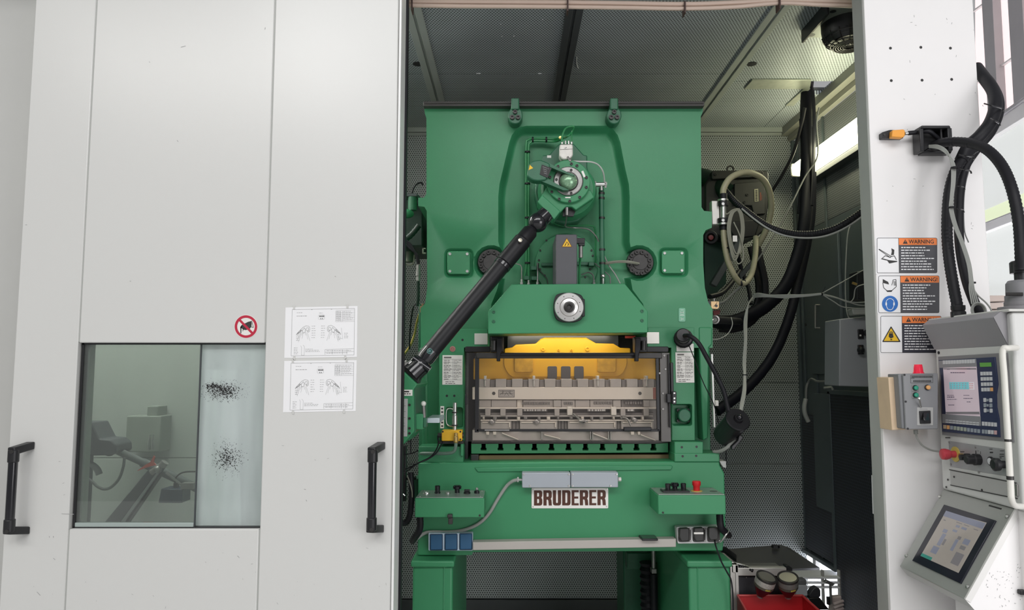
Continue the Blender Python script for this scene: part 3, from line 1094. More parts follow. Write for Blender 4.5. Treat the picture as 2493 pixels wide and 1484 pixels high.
# top rail and lifting lugs
part(press, 'top_rail', MB().bp(1030, 246, 1715, 258, YFR - .04, 1.3).bp(1032, 249, 1713, 252, YFR - .046, .02), CAPST, bevel=.003)
for cx in (1254, 1495):
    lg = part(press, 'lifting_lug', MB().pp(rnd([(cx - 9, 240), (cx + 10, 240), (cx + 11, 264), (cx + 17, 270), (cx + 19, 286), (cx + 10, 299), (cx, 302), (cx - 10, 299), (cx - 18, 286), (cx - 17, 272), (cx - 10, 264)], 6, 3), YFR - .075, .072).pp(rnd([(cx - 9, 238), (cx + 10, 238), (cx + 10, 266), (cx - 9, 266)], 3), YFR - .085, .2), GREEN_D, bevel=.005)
    for (x, y, r) in ((cx, 273, 5.6), (cx - 7, 286, 6), (cx + 7, 286, 6)):
        bolt_px(lg, x, y, r, YFR - .076, DARKST, .010)

# -------- lower columns beside the tool space
part(press, 'left_column', MB().pp([(1021, 846), (1136, 846), (1136, 1126), (1019, 1126)], YFR + .10, 1.1), GREEN_R, bevel=.004)
part(press, 'left_column_face', MB().sheet([(1070, 800), (1187, 800), (1187, 846), (1130, 846), (1129, 1078), (1068, 1078)],
     [[(rrect(1085, 991, 1127, 1041, 7), 0), (rrect(1087, 993, 1125, 1039, 7), .05)]], YFR - .012, .11), GREEN_F, bevel=.003)
part(press, 'right_column', MB().pp([(1630, 846), (1728, 846), (1730, 1126), (1632, 1126)], YFR + .10, 1.1), GREEN_R, bevel=.004)
part(press, 'right_column_face', MB().sheet([(1577, 797), (1690, 797), (1692, 1072), (1636, 1072), (1634, 846), (1577, 846)],
     [[(rrect(1637, 983, 1685, 1036, 6), 0), (rrect(1640, 986, 1682, 1033, 6), .055)]], YFR - .012, .11), GREEN_R, bevel=.003)
part(press, 'right_flange', MB().pp([(1702, 796), (1734, 796), (1734, 838), (1726, 846), (1724, 1066), (1712, 1072), (1702, 846)], YFR - .006, .12), GREEN_R, bevel=.006)
part(press, 'corner_block', MB().pp([(1642, 1075), (1712, 1075), (1712, 1105), (1642, 1105)], YFR - .06, .12), GREEN_R, bevel=.004)
part(press, 'corner_block', MB().pp([(1642, 1103), (1752, 1103), (1752, 1124), (1642, 1124)], YFR - .068, .2), GREEN_R, bevel=.004)
part(press, 'corner_block', MB().pp([(1019, 1086), (1128, 1086), (1128, 1126), (1018, 1126)], YFR - .04, .2), GREEN_R, bevel=.004)
part(press, 'corner_rib', MB().pp([(1121, 1078), (1128, 1078), (1128, 1110), (1121, 1110)], YFR - .055, .05), GREEN_F, bevel=.003)
for (x, y) in ((1660, 1088), (1696, 1087), (1662, 1110), (1695, 1109), (1126, 827), (1088, 963), (1106, 963)):
    Yh = YFR - .06 if y > 1080 and y < 1100 else (YFR - .068 if y >= 1100 else YFR - .012)
    part(press, 'tapped_hole', MB().lathe(P(x, y, Yh - .0008), (0, 1, 0), [(M(YFR, 2.9), 0), (M(YFR, 2.7), .0006), (.0005, .0006)], 10), BLACK)
part(press, 'oil_plug', MB().lathe(P(1102, 849, YFR - .012), (0, -1, 0), [(M(YFR, 7), 0), (M(YFR, 7), .004), (M(YFR, 4), .005), (M(YFR, 3), .002), (.001, .002)], 16), mat('faded_red_plug', (.36, .16, .14), .5))
for (x0, y0, x1, y1) in ((1155, 811, 1187, 838), (1575, 808, 1605, 836)):
    part(press, 'name_plate', MB().bp(x0, y0, x1, y1, YFR - .0155, .003), mat('blank_bright_plate', (.78, .76, .70), .25, metal=.4), bevel=.001, label='small bright blank metal plate')
# data plates
rg = random.Random(11)


def data_plate(x0, y0, x1, y1, Y, m, rows, head=True, rule=True):
    p_ = part(press, 'data_plate', MB().bp(x0, y0, x1, y1, Y, .003), m, bevel=.001, label='printed data plate')
    t = MB()
    w = x1 - x0
    if head:
        flat_px(t, [(x0 + w * .08, y0 + 4), (x0 + w * .45, y0 + 4), (x0 + w * .45, y0 + 7.5), (x0 + w * .08, y0 + 7.5)], Y)
    word_rows(t, x0 + w * .08, y0 + 12, x0 + w * .46, rows, (y1 - y0 - 22) / rows, 1.4, Y, rg)
    word_rows(t, x0 + w * .56, y0 + 12, x1 - w * .05, rows, (y1 - y0 - 22) / rows, 1.0, Y, rg)
    word_rows(t, x0 + w * .15, y1 - 8, x1 - w * .1, 2, 4, 1.6, Y, rg)
    if rule:
        lines_px(t, [(x0 + w * .52, y0 + 9, x0 + w * .52, y1 - 11)] + [(x0 + w * .05, y0 + 10 + i * (y1 - y0 - 22) / rows, x1 - w * .05, y0 + 10 + i * (y1 - y0 - 22) / rows) for i in range(0, rows + 1, 2)], .5, Y)
    o_ = part(p_, 'print', t, mat('plate_print', (.14, .13, .12), .6))
    o_['kind'] = 'stuff'


data_plate(1077, 864, 1126, 936, YFR - .016, PLATEW, 12)
data_plate(1645, 857, 1690, 931, YFR - .016, PLATEW, 13)
part(press, 'data_plate', MB().bp(1647, 836, 1689, 855, YFR - .016, .003), PLATEW, label='short printed data plate under the plug')
sc_ = part(press, 'scale_strip', MB().bp(1072, 988, 1081, 1042, YFR - .016, .003), PLATEW)
t = MB()
for k in range(6):
    flat_px(t, [(1074, 992 + k * 8.5), (1079, 992 + k * 8.5), (1079, 996 + k * 8.5), (1074, 996 + k * 8.5)], YFR - .016)
part(sc_, 'print', t, INK)['kind'] = 'stuff'
st_ = part(press, 'embossed_tag', MB().pp(rrect(1652, 749, 1669, 783, 4), YFR - .0035, .004), mat('pale_green_tag', (.16, .42, .27), .3), bevel=.001)
part(st_, 'print', lines_px(MB(), [(1656, 754, 1665, 754), (1656, 758, 1665, 762), (1656, 762, 1665, 758), (1656, 765, 1665, 765), (1655, 767.5, 1666, 767.5), (1657, 773, 1664, 778), (1657, 779, 1664, 774)], 1.2, YFR - .0035), mat('tag_print', (.6, .7, .63), .5))['kind'] = 'stuff'
# round bearing cap in the right recess
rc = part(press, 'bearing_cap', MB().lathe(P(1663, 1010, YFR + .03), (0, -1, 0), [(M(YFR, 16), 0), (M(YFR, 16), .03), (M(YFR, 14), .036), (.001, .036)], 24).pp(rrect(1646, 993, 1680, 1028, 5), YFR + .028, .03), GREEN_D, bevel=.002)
for (x, y) in ((1651, 998), (1675, 998), (1651, 1023), (1675, 1023)):
    bolt_px(rc, x, y, 4, YFR + .026, DARKST, .008)
# -------- bed
YBED = 3.69
part(press, 'bed', MB().pp([(1018, 1126), (1752, 1122), (1753, 1132), (1764, 1152), (1767, 1290), (1763, 1312), (1760, 1341), (1630, 1341), (1150, 1344), (1150, 1351), (1016, 1352), (1017, 1300)], YBED, 1.2), GREEN_F, bevel=.006)
part(press, 'bed_ledge', MB().pp([(1155, 1138), (1636, 1132), (1638, 1136), (1634, 1144), (1163, 1149)], YBED - .008, .01), GREEN_R, bevel=.004)
part(press, 'bed_flank', MB().pp([(1006, 1166), (1018, 1166), (1018, 1220), (1006, 1220)], YBED + .08, .6), GREEN_D, bevel=.004)
part(press, 'corner_guard', MB().pp([(1752, 1122), (1768, 1122), (1768, 1139), (1761, 1137), (1756, 1130)], YBED - .01, .1), GREYEDGE, bevel=.002)
# tool space: dark back, side cheeks
part(press, 'tool_space_back', MB().bp(1130, 812, 1636, 1130, 4.55, .04), DARKST)
part(press, 'tool_space_cheek', MB().bp(1130, 846, 1140, 1126, YFR + .10, .8), DKTRIM)
part(press, 'tool_space_cheek', MB().bp(1626, 846, 1634, 1126, YFR + .10, .8), DKTRIM)
# bolster with its T-slots
YBO = 3.80
slots = [1177 + 41.4 * k for k in range(11)]
pts = [(1147, 1080)]
for x in slots:
    pts += [(x - 5, 1080), (x - 5, 1090), (x - 7, 1090), (x - 7, 1096), (x + 7, 1096), (x + 7, 1090), (x + 5, 1090), (x + 5, 1080)]
pts += [(1627, 1078), (1627, 1101), (1147, 1104)]
part(press, 'bolster', MB().pp(pts, YBO, .65), GREEN_F, bevel=.002, label='green bolster with eleven T-slots')
part(press, 'bolster_cover', MB().bp(1148, 1072, 1627, 1079.5, YBO + .012, .6), DARKST)
part(press, 'scrap_tray', MB().pp(rnd([(1165, 1107), (1630, 1105), (1637, 1112), (1637, 1122), (1165, 1124)], 5), YBO + .02, .5), mat('oily_brown_tray', (.20, .15, .075), .3, metal=.3, mottle=.4, mscale=6), bevel=.004)
part(press, 'tray_block', MB().bp(1146, 1106, 1165, 1124, YBO - .02, .3), DARKST, bevel=.003)

# -------- ram
YR = 3.88
ram = part(press, 'ram', MB().pp([(1228, 862), (1228, 848), (1247, 845), (1256, 838), (1304, 836), (1317, 824), (1326, 821), (1427, 821), (1437, 827), (1451, 835), (1494, 836), (1510, 846), (1535, 847), (1535, 862), (1604, 872), (1604, 924), (1152, 924), (1152, 872)], YR, .5), YELLOW, bevel=.006, label='yellow ram')
o_ = rnd([(1226, 866), (1527, 866), (1527, 890), (1512, 916), (1242, 918), (1226, 892)], 18, 5)
i_ = inset(o_, 3)
part(ram, 'raised_field', MB().pp(o_, YR - .005, .006), YELLOW, bevel=.003)
for x0 in (1252, 1454):
    pd = part(ram, 'boss_pad', MB().pp(rnd([(x0, 866), (x0 + 46, 866), (x0 + 46, 906), (x0, 906)], 6), YR - .014, .010), mat('grimy_yellow_pad', (.58, .32, .025), .5, mottle=.55, mscale=30), bevel=.003)
for x0 in (1333, 1366, 1398):
    part(ram, 'slot', MB().pp(rnd([(x0, 891), (x0 + 23, 891), (x0 + 23, 922), (x0, 922)], 4), YR - .008, .004), mat('dark_slot', (.085, .08, .085), .5), bevel=.001)
for (x, y, r) in ((1322, 850, 5), (1360, 852, 3), (1391, 852, 3), (1430, 849, 5.5)):
    bolt_px(ram, x, y, r, YR, YELLOW, .006)
part(press, 'slide_guide', MB().bp(1235, 816, 1506, 866, YR + .12, .1), mat('oiled_grey_slide', (.14, .13, .125), .22, metal=.6, mottle=.1, mscale=5), bevel=.002)
part(press, 'opening_head', MB().pp([(1130, 843), (1190, 843), (1190, 818), (1577, 818), (1577, 843), (1634, 843), (1634, 858), (1130, 858)], YR + .25, .3), DARKST)
for (x0, x1) in ((1132, 1195), (1566, 1628)):
    part(press, 'hinge_rail', MB().pp(rnd([(x0, 843), (x1, 843), (x1, 857), (x0, 857)], 4), YFR - .02, .10), BLACK, bevel=.003)

# -------- guard window hinged in front of the tool space
YG = 3.66
gw = part(press, 'guard_window', MB().bp(1135, 858, 1632, 1074, YG + .012, .006), GLASS_G, label='clear guard window in a dark frame')
for (x0, y0, x1, y1) in ((1160, 858, 1612, 872),):
    part(gw, 'top_bar', MB().bp(x0, y0, x1, y1, YG - .012, .02), DARKST, bevel=.003)
part(gw, 'side_bar', MB().bp(1156, 866, 1166, 1052, YG - .006, .016), BLACK, bevel=.002)
part(gw, 'side_bar', MB().bp(1598, 862, 1606, 1048, YG - .006, .016), BLACK, bevel=.002)
part(gw, 'bottom_bar', MB().bp(1160, 1044, 1606, 1050, YG - .006, .016), BLACK, bevel=.002)
part(gw, 'grip', MB().pp(rnd([(1519, 1039), (1586, 1039), (1586, 1048), (1519, 1049)], 2), YG - .03, .025), BLACK, bevel=.003)
part(gw, 'handle_strip', MB().bp(1180, 1045, 1240, 1048, YG - .012, .005), STEELD)
mp = part(gw, 'mounting_plate', MB().bp(1608, 858, 1632, 1075, YG - .004, .012), mat('grey_guard_plate', (.11, .105, .10), .4, metal=.3, mottle=.15), bevel=.002)
for (x, y) in ((1617, 865), (1620, 898), (1614, 957), (1614, 995), (1606, 908)):
    bolt_px(gw, x, y, 2.6, YG - .005, STEELD, .004, 'screw')
part(gw, 'track', MB().bp(1628, 862, 1632, 1040, YG - .02, .016), BLACK, bevel=.002)
part(gw, 'latch', MB().bp(1633, 882, 1640, 980, YG - .03, .03).bp(1624, 958, 1634, 980, YG - .03, .03), BLACK, bevel=.003)
la = part(gw, 'latch_lock', MB().pp(rrect(1637, 952, 1647, 984, 3), YG - .045, .03), BLACK, bevel=.002)
part(gw, 'indicator', MB().bp(1640, 955, 1644, 958, YG - .047, .003).bp(1640, 967, 1644, 971, YG - .047, .003).bp(1640, 975, 1644, 979, YG - .047, .003), STEEL)
part(gw, 'bracket', MB().bp(1132, 960, 1138, 984, YG - .02, .03), BLACK, bevel=.002)
wkl = part(press, 'added_tool_lamp', MB().bp(1240, 802.5, 1510, 805, 3.76, .08), OFFW, bevel=.003, label='unseen slim lamp added under the hood to brighten the tool space')  # hidden lamp added to brighten the ram and die
part(wkl, 'lamp_strip', MB().bp(1244, 805, 1506, 808, 3.77, .05), mat('lit_fill_strip', (1.0, 0.93, 0.84), .4, emit=12.0))
for x0, x1, s_ in ((1195, 1226, 1), (1545, 1576, -1)):
    m = MB().bp(x0, 819, x1, 857, YG - .01, .06)
    hg = part(gw, 'hinge_block', m, BLACK, bevel=.004)
    xa = x1 - 16 if s_ > 0 else x0 + 2
    part(gw, 'hinge_arm', MB().pp(rnd([(xa, 822), (xa + 13, 822), (xa + 13, 850), (xa + 8, 862), (xa + 8, 879), (xa - 1, 879), (xa - 1, 850)], 2), YG - .045, .035), BLACKS, bevel=.003)
    xb = x0 + 7 if s_ > 0 else x1 - 9
    part(gw, 'hinge_knuckle', MB().rod(P(xb, 829, YG - .03), P(xb, 852, YG - .03), M(YG, 6), 14), DARKST)
part(gw, 'hinge_bar', MB().bp(1216, 859, 1556, 865, YG - .03, .016), BLACKS, bevel=.002)
part(press, 'reflector_strip', MB().bp(1522, 817, 1547, 823, YR + .05, .01), mat('red_lit_marks', (.55, .05, .03), .4), bevel=.001)

# -------- sloping guard hood above the tool space
YH = 3.50
hood = part(press, 'guard_hood', MB().pp([(1245, 692), (1521, 690), (1577, 757), (1577, 809), (1188, 812), (1188, 758)], YH, .245), GREEN_F, bevel=.003, label='green trapezoid hood with a chrome handwheel')
for (x, y) in ((1202, 759), (1202, 782), (1563, 757), (1563, 780)):
    bolt_px(hood, x, y, 4, YH, GREEN_D, .004)
wheel_base = part(hood, 'wheel_housing', MB().pp(rnd([(1353, 717), (1370, 712), (1400, 712), (1417, 718), (1423, 735), (1423, 760), (1416, 778), (1400, 784), (1370, 784), (1354, 777), (1348, 760), (1348, 735)], 6), YH - .03, .032).bp(1416, 727, 1424, 770, YH - .036, .03), BLACK, bevel=.003)
part(hood, 'handwheel', MB().lathe(P(1385, 748, YH - .025), (0, -1, 0), [(M(YH, 35), 0), (M(YH, 35.5), .012), (M(YH, 34), .017), (M(YH, 23), .018), (M(YH, 22), .012), (M(YH, 21), .018), (M(YH, 14), .020), (M(YH, 13), .008), (.001, .008)], 40), mat('chrome_wheel', (.74, .73, .71), .25, metal=.75, mottle=.06, mscale=60), label='bright turned handwheel')
part(hood, 'hub', MB().lathe(P(1385, 748, YH - .033), (0, -1, 0), [(M(YH, 12), 0), (M(YH, 12), .012), (M(YH, 8), .016), (M(YH, 6), .014), (M(YH, 5), .006), (.001, .006)], 24), DARKST)
for k in range(8):
    a = math.radians(45 * k + 20)
    part(hood, 'rim_dot', MB().lathe(P(1385 + 29 * math.cos(a), 748 + 29 * math.sin(a), YH - .0435), (0, 1, 0), [(.0022, 0), (.0022, .0006), (.0004, .0006)], 8), DARKST)

# -------- timing cover and grey box in the pocket
part(press, 'round_cover', MB().pp(circ(1379, 645, 77, 48), YFR + .038, .015), GREEN_R, bevel=.003)
for (x, y) in ((1330, 585), (1315, 609), (1312, 633), (1315, 655), (1326, 670), (1440, 609), (1443, 622), (1425, 674), (1437, 655)):
    bolt_px(press, x, y, 2.4, YFR + .036, DARKST, .004, 'screw')
gb = part(press, 'grey_cover_box', MB().pp(rrect(1353, 570, 1405, 694, 4), 3.52, .26), GREYCOV, bevel=.004, label='slate grey box with a yellow warning triangle')
tr = [(1380, 578), (1393, 601), (1367, 601)]
part(gb, 'warning_triangle', MB().pp(rnd(tr, 2, 2), 3.519, .0015), SIGNYEL)
m = MB()
q = inset(tr, 0.8)
lines_px(m, [(tr[0][0], tr[0][1] + 1, tr[1][0] - 1, tr[1][1] - .7), (tr[1][0] - 1, tr[1][1] - .7, tr[2][0] + 1, tr[2][1] - .7), (tr[2][0] + 1, tr[2][1] - .7, tr[0][0], tr[0][1] + 1), (1380, 588, 1375, 598), (1380, 588, 1386, 597), (1375, 598, 1378, 593), (1382, 598, 1384, 592)], 1.5, 3.519)
part(gb, 'triangle_print', m, mat('brown_print', (.16, .06, .01), .5))
pl_ = part(press, 'sensor_plug', MB().pp(rrect(1404, 579, 1424, 592, 2), 3.58, .03).pp(rrect(1409, 592, 1424, 597, 1), 3.58, .03), BLACK, bevel=.003)
part(pl_, 'plug_body', MB().tp([(1414, 597, 3.60), (1414, 627, 3.60)], 5, 12), STEELD)
part(press, 'sensor_cable', MB().tp([(1413, 626, 3.62), (1411, 650, 3.64), (1410, 694, 3.66)], 2.6, 8), GREEN_H)
part(press, 'fitting_bar', MB().bp(1318, 639, 1353, 647, YFR + .02, .02).bp(1405, 637, 1448, 645, YFR + .02, .02), GREEN_D, bevel=.002)
# -------- small pipework at the pocket's foot
for (pts, r, m) in (
    ([(1249, 640, 3.76), (1268, 646, 3.74), (1270, 665, 3.74), (1270, 690, 3.74)], 1.5, STEELD),
    ([(1308, 640, 3.78), (1309, 662, 3.75), (1309, 690, 3.74)], 1.6, STEELD),
    ([(1311, 640, 3.785), (1312, 655, 3.782), (1330, 676, 3.77), (1334, 692, 3.76)], 1.1, DARKST),
    ([(1416, 669, 3.77), (1432, 663, 3.76), (1444, 670, 3.75), (1446, 690, 3.74)], 1.6, STEELD),
    ([(1472, 640, 3.76), (1500, 636, 3.74), (1530, 636, 3.73), (1556, 641, 3.755)], 2.4, CABLEG),
    ([(1472, 643, 3.762), (1500, 639, 3.742), (1530, 639, 3.732), (1552, 643, 3.755)], 1.4, CABLEG),
    ([(1470, 620, 3.78), (1482, 645, 3.77), (1498, 668, 3.76), (1510, 690, 3.75)], 1.7, GREYC),
    ([(1448, 640, 3.77), (1466, 656, 3.76), (1484, 672, 3.75), (1486, 690, 3.75)], 1.5, GREYCD)):
    part(press, 'grease_line', MB().tp(pts, r, 6, 5), m)
for (x, y) in ((1270, 684), (1309, 684), (1287, 686), (1446, 685), (1468, 682)):
    part(press, 'pipe_fitting', MB().lathe(P(x, y + 8, 3.74), (0, 0, 1), [(M(3.74, 4), 0), (M(3.74, 4), .012), (M(3.74, 2.6), .014), (M(3.74, 2.6), .026), (.001, .027)], 8), STEEL)
for (x, y) in ((1300, 652), (1301, 677), (1282, 676), (1440, 642)):
    part(press, 'clamp_block', MB().bp(x - 7, y - 5, x + 7, y + 5, YFR + .0, .04), GREEN_D, bevel=.003)

# ================================================================ DRIVE HEAD (angle gearbox) in the pocket
YQ = 3.56
gear = thing('gearbox', 'round green angle gearbox with a domed shaft cap, bolted in the upper press pocket', 'gearbox', P(1385, 545, 3.72))
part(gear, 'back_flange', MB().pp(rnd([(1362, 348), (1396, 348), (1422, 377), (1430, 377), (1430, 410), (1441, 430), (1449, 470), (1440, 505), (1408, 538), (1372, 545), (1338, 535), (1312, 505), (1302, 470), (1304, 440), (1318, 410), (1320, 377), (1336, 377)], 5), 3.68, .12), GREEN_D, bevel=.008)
part(gear, 'housing', MB().lathe(P(1380, 470, 3.70), (0, -1, 0), [(M(3.7, 73), 0), (M(3.7, 72), .04), (M(3.7, 66), .085), (M(3.7, 60), .095), (.01, .095)], 40), GREEN_R)
part(gear, 'shaft_housing', MB().pp(rnd([(1330, 456), (1438, 462), (1447, 480), (1402, 511), (1392, 503), (1377, 503), (1349, 534), (1308, 491), (1321, 472)], 3), YQ - .005, .10), GREEN_F, bevel=.006)
part(gear, 'shaft_end', MB().pp([(1320, 474), (1308, 491), (1349, 534), (1365, 514)], YQ - .022, .12), GREEN_F, bevel=.004)
fl = part(gear, 'front_flange', MB().lathe(P(1383, 444, YQ), (0, -1, 0), [(M(YQ, 54), 0), (M(YQ, 54), .02), (M(YQ, 52), .024), (M(YQ, 37), .024), (M(YQ, 37), .018), (.01, .018)], 40), GREEN_F)
for k, a in enumerate((-62, -15, 15, 85, 118, 150, 196, 238, 280, 52)):
    x, y = 1383 + 46 * math.cos(math.radians(a)), 444 + 46 * math.sin(math.radians(a))
    bolt_px(fl, x, y, 3.6, YQ - .024, DARKST, .006)
sr_ = part(gear, 'bearing_ring', MB().lathe(P(1383, 442, YQ - .016), (0, -1, 0), [(M(YQ, 36), 0), (M(YQ, 36), .014), (M(YQ, 34), .017), (M(YQ, 23), .017), (M(YQ, 22), .010), (.01, .010)], 36), STEELD, label='worn steel bearing ring')
for a in (140, 190, 75, 285):
    bolt_px(sr_, 1383 + 29 * math.cos(math.radians(a)), 442 + 29 * math.sin(math.radians(a)), 3.4, YQ - .032, DARKST, .005)
part(gear, 'shaft_cap', MB().ball(P(1384, 441, YQ - .045), M(YQ, 21.5), 24, (1, .75, 1)), GREEN_M, label='domed speckled green shaft cap')
part(gear, 'cap_collar', MB().ring(P(1384, 441, YQ - .034), (0, 1, 0), M(YQ, 22.5), M(YQ, 2), 28), DARKST)
# torque strap around the cap
st = part(gear, 'torque_strap', MB().pp(rnd([(1321, 391), (1332, 394), (1386, 421), (1400, 427), (1392, 428), (1330, 403)], 2), YQ - .075, .05).pp(rnd([(1312, 430), (1325, 430), (1364, 452), (1386, 462), (1372, 463), (1318, 441)], 2), YQ - .075, .05), GREEN_D, bevel=.004)
part(gear, 'strap_head', MB().pp(rnd([(1282, 428), (1287, 400), (1296, 391), (1316, 388), (1340, 398), (1330, 438), (1310, 440), (1296, 438)], 6), YQ - .085, .07), GREEN_D, bevel=.006)
part(gear, 'strap_label', MB().pp([(1319, 400), (1343, 409), (1333, 433), (1314, 424)], YQ - .088, .004), INK)
part(gear, 'strap_label', flat_px(MB(), [(1290, 401), (1298, 409), (1287, 414)], YQ - .085, .001), SIGNYEL)
rg = random.Random(2)
m = MB()
for k in range(4):
    word_rows(m, 1321 + k, 405 + 5 * k, 1336 - k, 1, 4, 1.6, YQ - .088, rg, .001, (.9, 1), .36)
part(gear, 'label_print', m, mat('dim_label_print', (.2, .2, .2), .6))['kind'] = 'stuff'
part(gear, 'label_strip', MB().pp([(1415, 417), (1420, 415), (1426, 430), (1421, 432)], YQ - .0255, .002), PLATEW)
part(gear, 'label_strip', MB().bp(1376, 479, 1389, 482, YQ - .0255, .002), PLATEW)
part(gear, 'label_strip', MB().bp(1332, 378, 1342, 384, 3.679, .003), PLATEW)
jb = part(gear, 'junction_box', MB().pp(rnd([(1363, 351), (1393, 350), (1395, 355), (1395, 378), (1386, 388), (1370, 388), (1362, 380)], 4), YQ - .01, .06), ALUW, bevel=.006, label='pale cast junction box')
part(jb, 'lid_seam', lines_px(MB(), [(1363, 364, 1394, 362.5), (1374, 360.5, 1378, 361), (1377, 358.5, 1380, 359)], .8, YQ - .0105), INK)
for x in (1369, 1377, 1385, 1392):
    part(gear, 'cable_gland', MB().tp([(x, 351, YQ + .02), (x, 343, YQ + .02)], 2.8, 8), STEEL)
part(gear, 'elbow_fitting', MB().ball(P(1388, 391, YQ - .02), M(YQ, 4), 10).rod(P(1382, 382, YQ - .01), P(1388, 392, YQ - .02), M(YQ, 3), 8), STEELD)
part(gear, 'sensor_pocket', MB().pp([(1372, 504), (1388, 502), (1402, 512), (1396, 526), (1370, 526)], YQ + .03, .02), BLACK)
part(gear, 'sensor', MB().tp([(1380, 504, YQ + .0), (1380, 523, YQ + .01)], 4, 10), STEELD)

# hoses and pipes around the gearbox
YT = 3.765
for k in range(2):
    o5 = k * 6
    pts = [(1366, 337 + o5 * .4, YT - .06), (1350, 338 + o5, YT - .01), (1320, 337 + o5, YT), (1298, 337 + o5, YT), (1286 + o5, 341 + o5, YT), (1281 + o5, 352 + o5, YT), (1280.5 + o5, 430, YT), (1281 + o5, 560, YT), (1281 + o5, 640, YT), (1279 + o5 * 1.3, 662, YT), (1273 + o5 * 2.5, 690, YT)]
    ho = solo('hydraulic_hose', ('outer' if k == 0 else 'inner') + ' of the two bright green hoses clipped down the left of the press pocket', 'hose', MB().tp(pts, 2.9, 10, 8), GREEN_H, 'green hoses in the press pocket')
    if k == 0:
        for (x, y, ax) in ((1330, 340, (1, 0, 0)), (1297, 340, (1, 0, 0)), (1284, 370, (0, 0, 1)), (1284, 447, (0, 0, 1)), (1284, 530, (0, 0, 1)), (1284, 640, (0, 0, 1))):
            part(ho, 'hose_tie', MB().frustum(P(x, y, YT) - Vector(ax) * .004, ax, M(YT, 7), M(YT, 7), .008, 12), RUBBER)
solo('hydraulic_hose', 'looped pair of green hoses rising above the pale junction box', 'hose', MB().tp([(1368, 345, YQ), (1369, 330, YQ), (1376, 314, YQ - .01), (1388, 308, YQ - .02), (1397, 309, YQ - .02), (1392, 322, YQ), (1380, 333, YQ), (1366, 338, YT - .05)], 2.4, 8, 8).tp([(1392, 345, YQ), (1392, 325, YQ), (1396, 312, YQ), (1390, 309, YQ)], 1.6, 8, 6), GREEN_H, 'green hoses in the press pocket')
solo('banjo_bolt', 'small brass screw at the hose bend above the gearbox', 'screw', MB().lathe(P(1364, 336, YQ + .06), (0, -1, 0), [(M(YQ, 4), 0), (M(YQ, 4), .01), (.001, .011)], 12), BRASS)
wp_ = thing('filler_pipe', 'upright dark green pipe with a steel elbow right of the gearbox', 'pipe', P(1466, 690, 3.72))
part(wp_, 'pipe', MB().tp([(1464, 458, 3.72), (1465, 560, 3.72), (1467, 690, 3.72)], 6.5, 16), GREEN_D)
part(wp_, 'elbow', MB().rod(P(1449, 449, 3.69), P(1477, 449, 3.69), M(3.69, 6), 14).rod(P(1464, 450, 3.69), P(1464, 462, 3.70), M(3.69, 5), 12), STEEL)
for (x, y) in ((1449, 444), (1474, 455), (1475, 445)):
    bolt_px(wp_, x, y, 2.6, 3.675, STEELD, .006)
for y in (470, 482, 530, 607, 640):
    part(wp_, 'pipe_collar', MB().frustum(P(1464.5 + (y - 458) * .01, y, 3.72) - Vector((0, 0, .006)), (0, 0, 1), M(3.72, 7.6), M(3.72, 7.6), .010, 16), DARKST)
part(wp_, 'sight_fitting', MB().ball(P(1468, 672, 3.69), M(3.69, 6), 14).rod(P(1468, 672, 3.69), P(1468, 692, 3.70), M(3.69, 3.5), 10), STEEL)
solo('air_line', 'thin pale tube arching from junction box to the steel elbow', 'tube', MB().tp([(1388, 392, YQ - .02), (1412, 393, YQ - .0), (1438, 394, YQ + .02), (1456, 401, YQ + .05), (1468, 418, YQ + .08), (1472, 443, YQ + .13)], 2.0, 8, 8), mat('pale_tube', (.55, .56, .53), .35))
solo('sensor_cable', 'thin steel-braided lead hanging below the gearbox', 'cable', MB().tp([(1380, 522, YQ + .01), (1378, 540, YQ + .08), (1377, 551, YQ + .12), (1395, 554, 3.74), (1430, 557, 3.74), (1449, 572, 3.74), (1458, 588, 3.74)], 1.8, 8, 8), STEELD)
solo('hydraulic_hose', 'thin green hose running from gearbox foot down beside the pipe', 'hose', MB().tp([(1345, 540, 3.72), (1365, 549, 3.74), (1400, 549, 3.75), (1438, 549, 3.75), (1449, 560, 3.75), (1450, 610, 3.76), (1450, 640, 3.77)], 2.0, 8, 8), GREEN_H, 'green hoses in the press pocket')

# ================================================================ CARDAN SHAFT
A, B = P(1330, 519, 3.50), P(1008, 905, 3.32)
shaft = thing('drive_shaft', 'long black cardan shaft slanting from gearbox down to the feed unit', 'shaft', P(1180, 700, 3.41))
t0, t1 = P(1297, 556, 3.485), P(1040, 866, 3.335)
dirn = (t1 - t0).normalized()
r = M(3.42, 20.5)
part(shaft, 'tube', MB().rod(t0.lerp(t1, .29), t1, r, 28), BLACKS)
part(shaft, 'sleeve', MB().lathe(t0, dirn, [(r * .62, 0), (r * .95, .02), (r * .98, .07), (r * 1.0, .075), (r * 1.09, .08), (r * 1.09, (t1 - t0).length * .28), (r * .98, (t1 - t0).length * .285), (r * .98, (t1 - t0).length * .3)], 28), BLACKS)
part(shaft, 'sleeve_ring', MB().frustum(t0 + dirn * (t1 - t0).length * .29, dirn, r * 1.1, r * 1.1, .016, 28), BLACKG)
part(shaft, 'end_ferrule', MB().lathe(t1 - dirn * .03, dirn, [(r * 1.04, 0), (r * 1.04, .04), (r * .9, .06), (r * .8, .12)], 24), BLACKG)
bc = P(1309, 541, 3.49)
part(shaft, 'ball_joint', MB().ball(bc, M(3.49, 25), 22), BLACKG)
part(shaft, 'upper_yoke', MB().rod(P(1331, 520, 3.50), bc, M(3.49, 20), 18, M(3.49, 23)), BLACKG)
part(shaft, 'upper_flange', MB().prism([P(1321, 503, 3.47), P(1345, 528, 3.47), P(1337, 539, 3.47), P(1313, 514, 3.47)], (0, .08, 0)), BLACK, bevel=.004)
lc = P(1021, 890, 3.325)
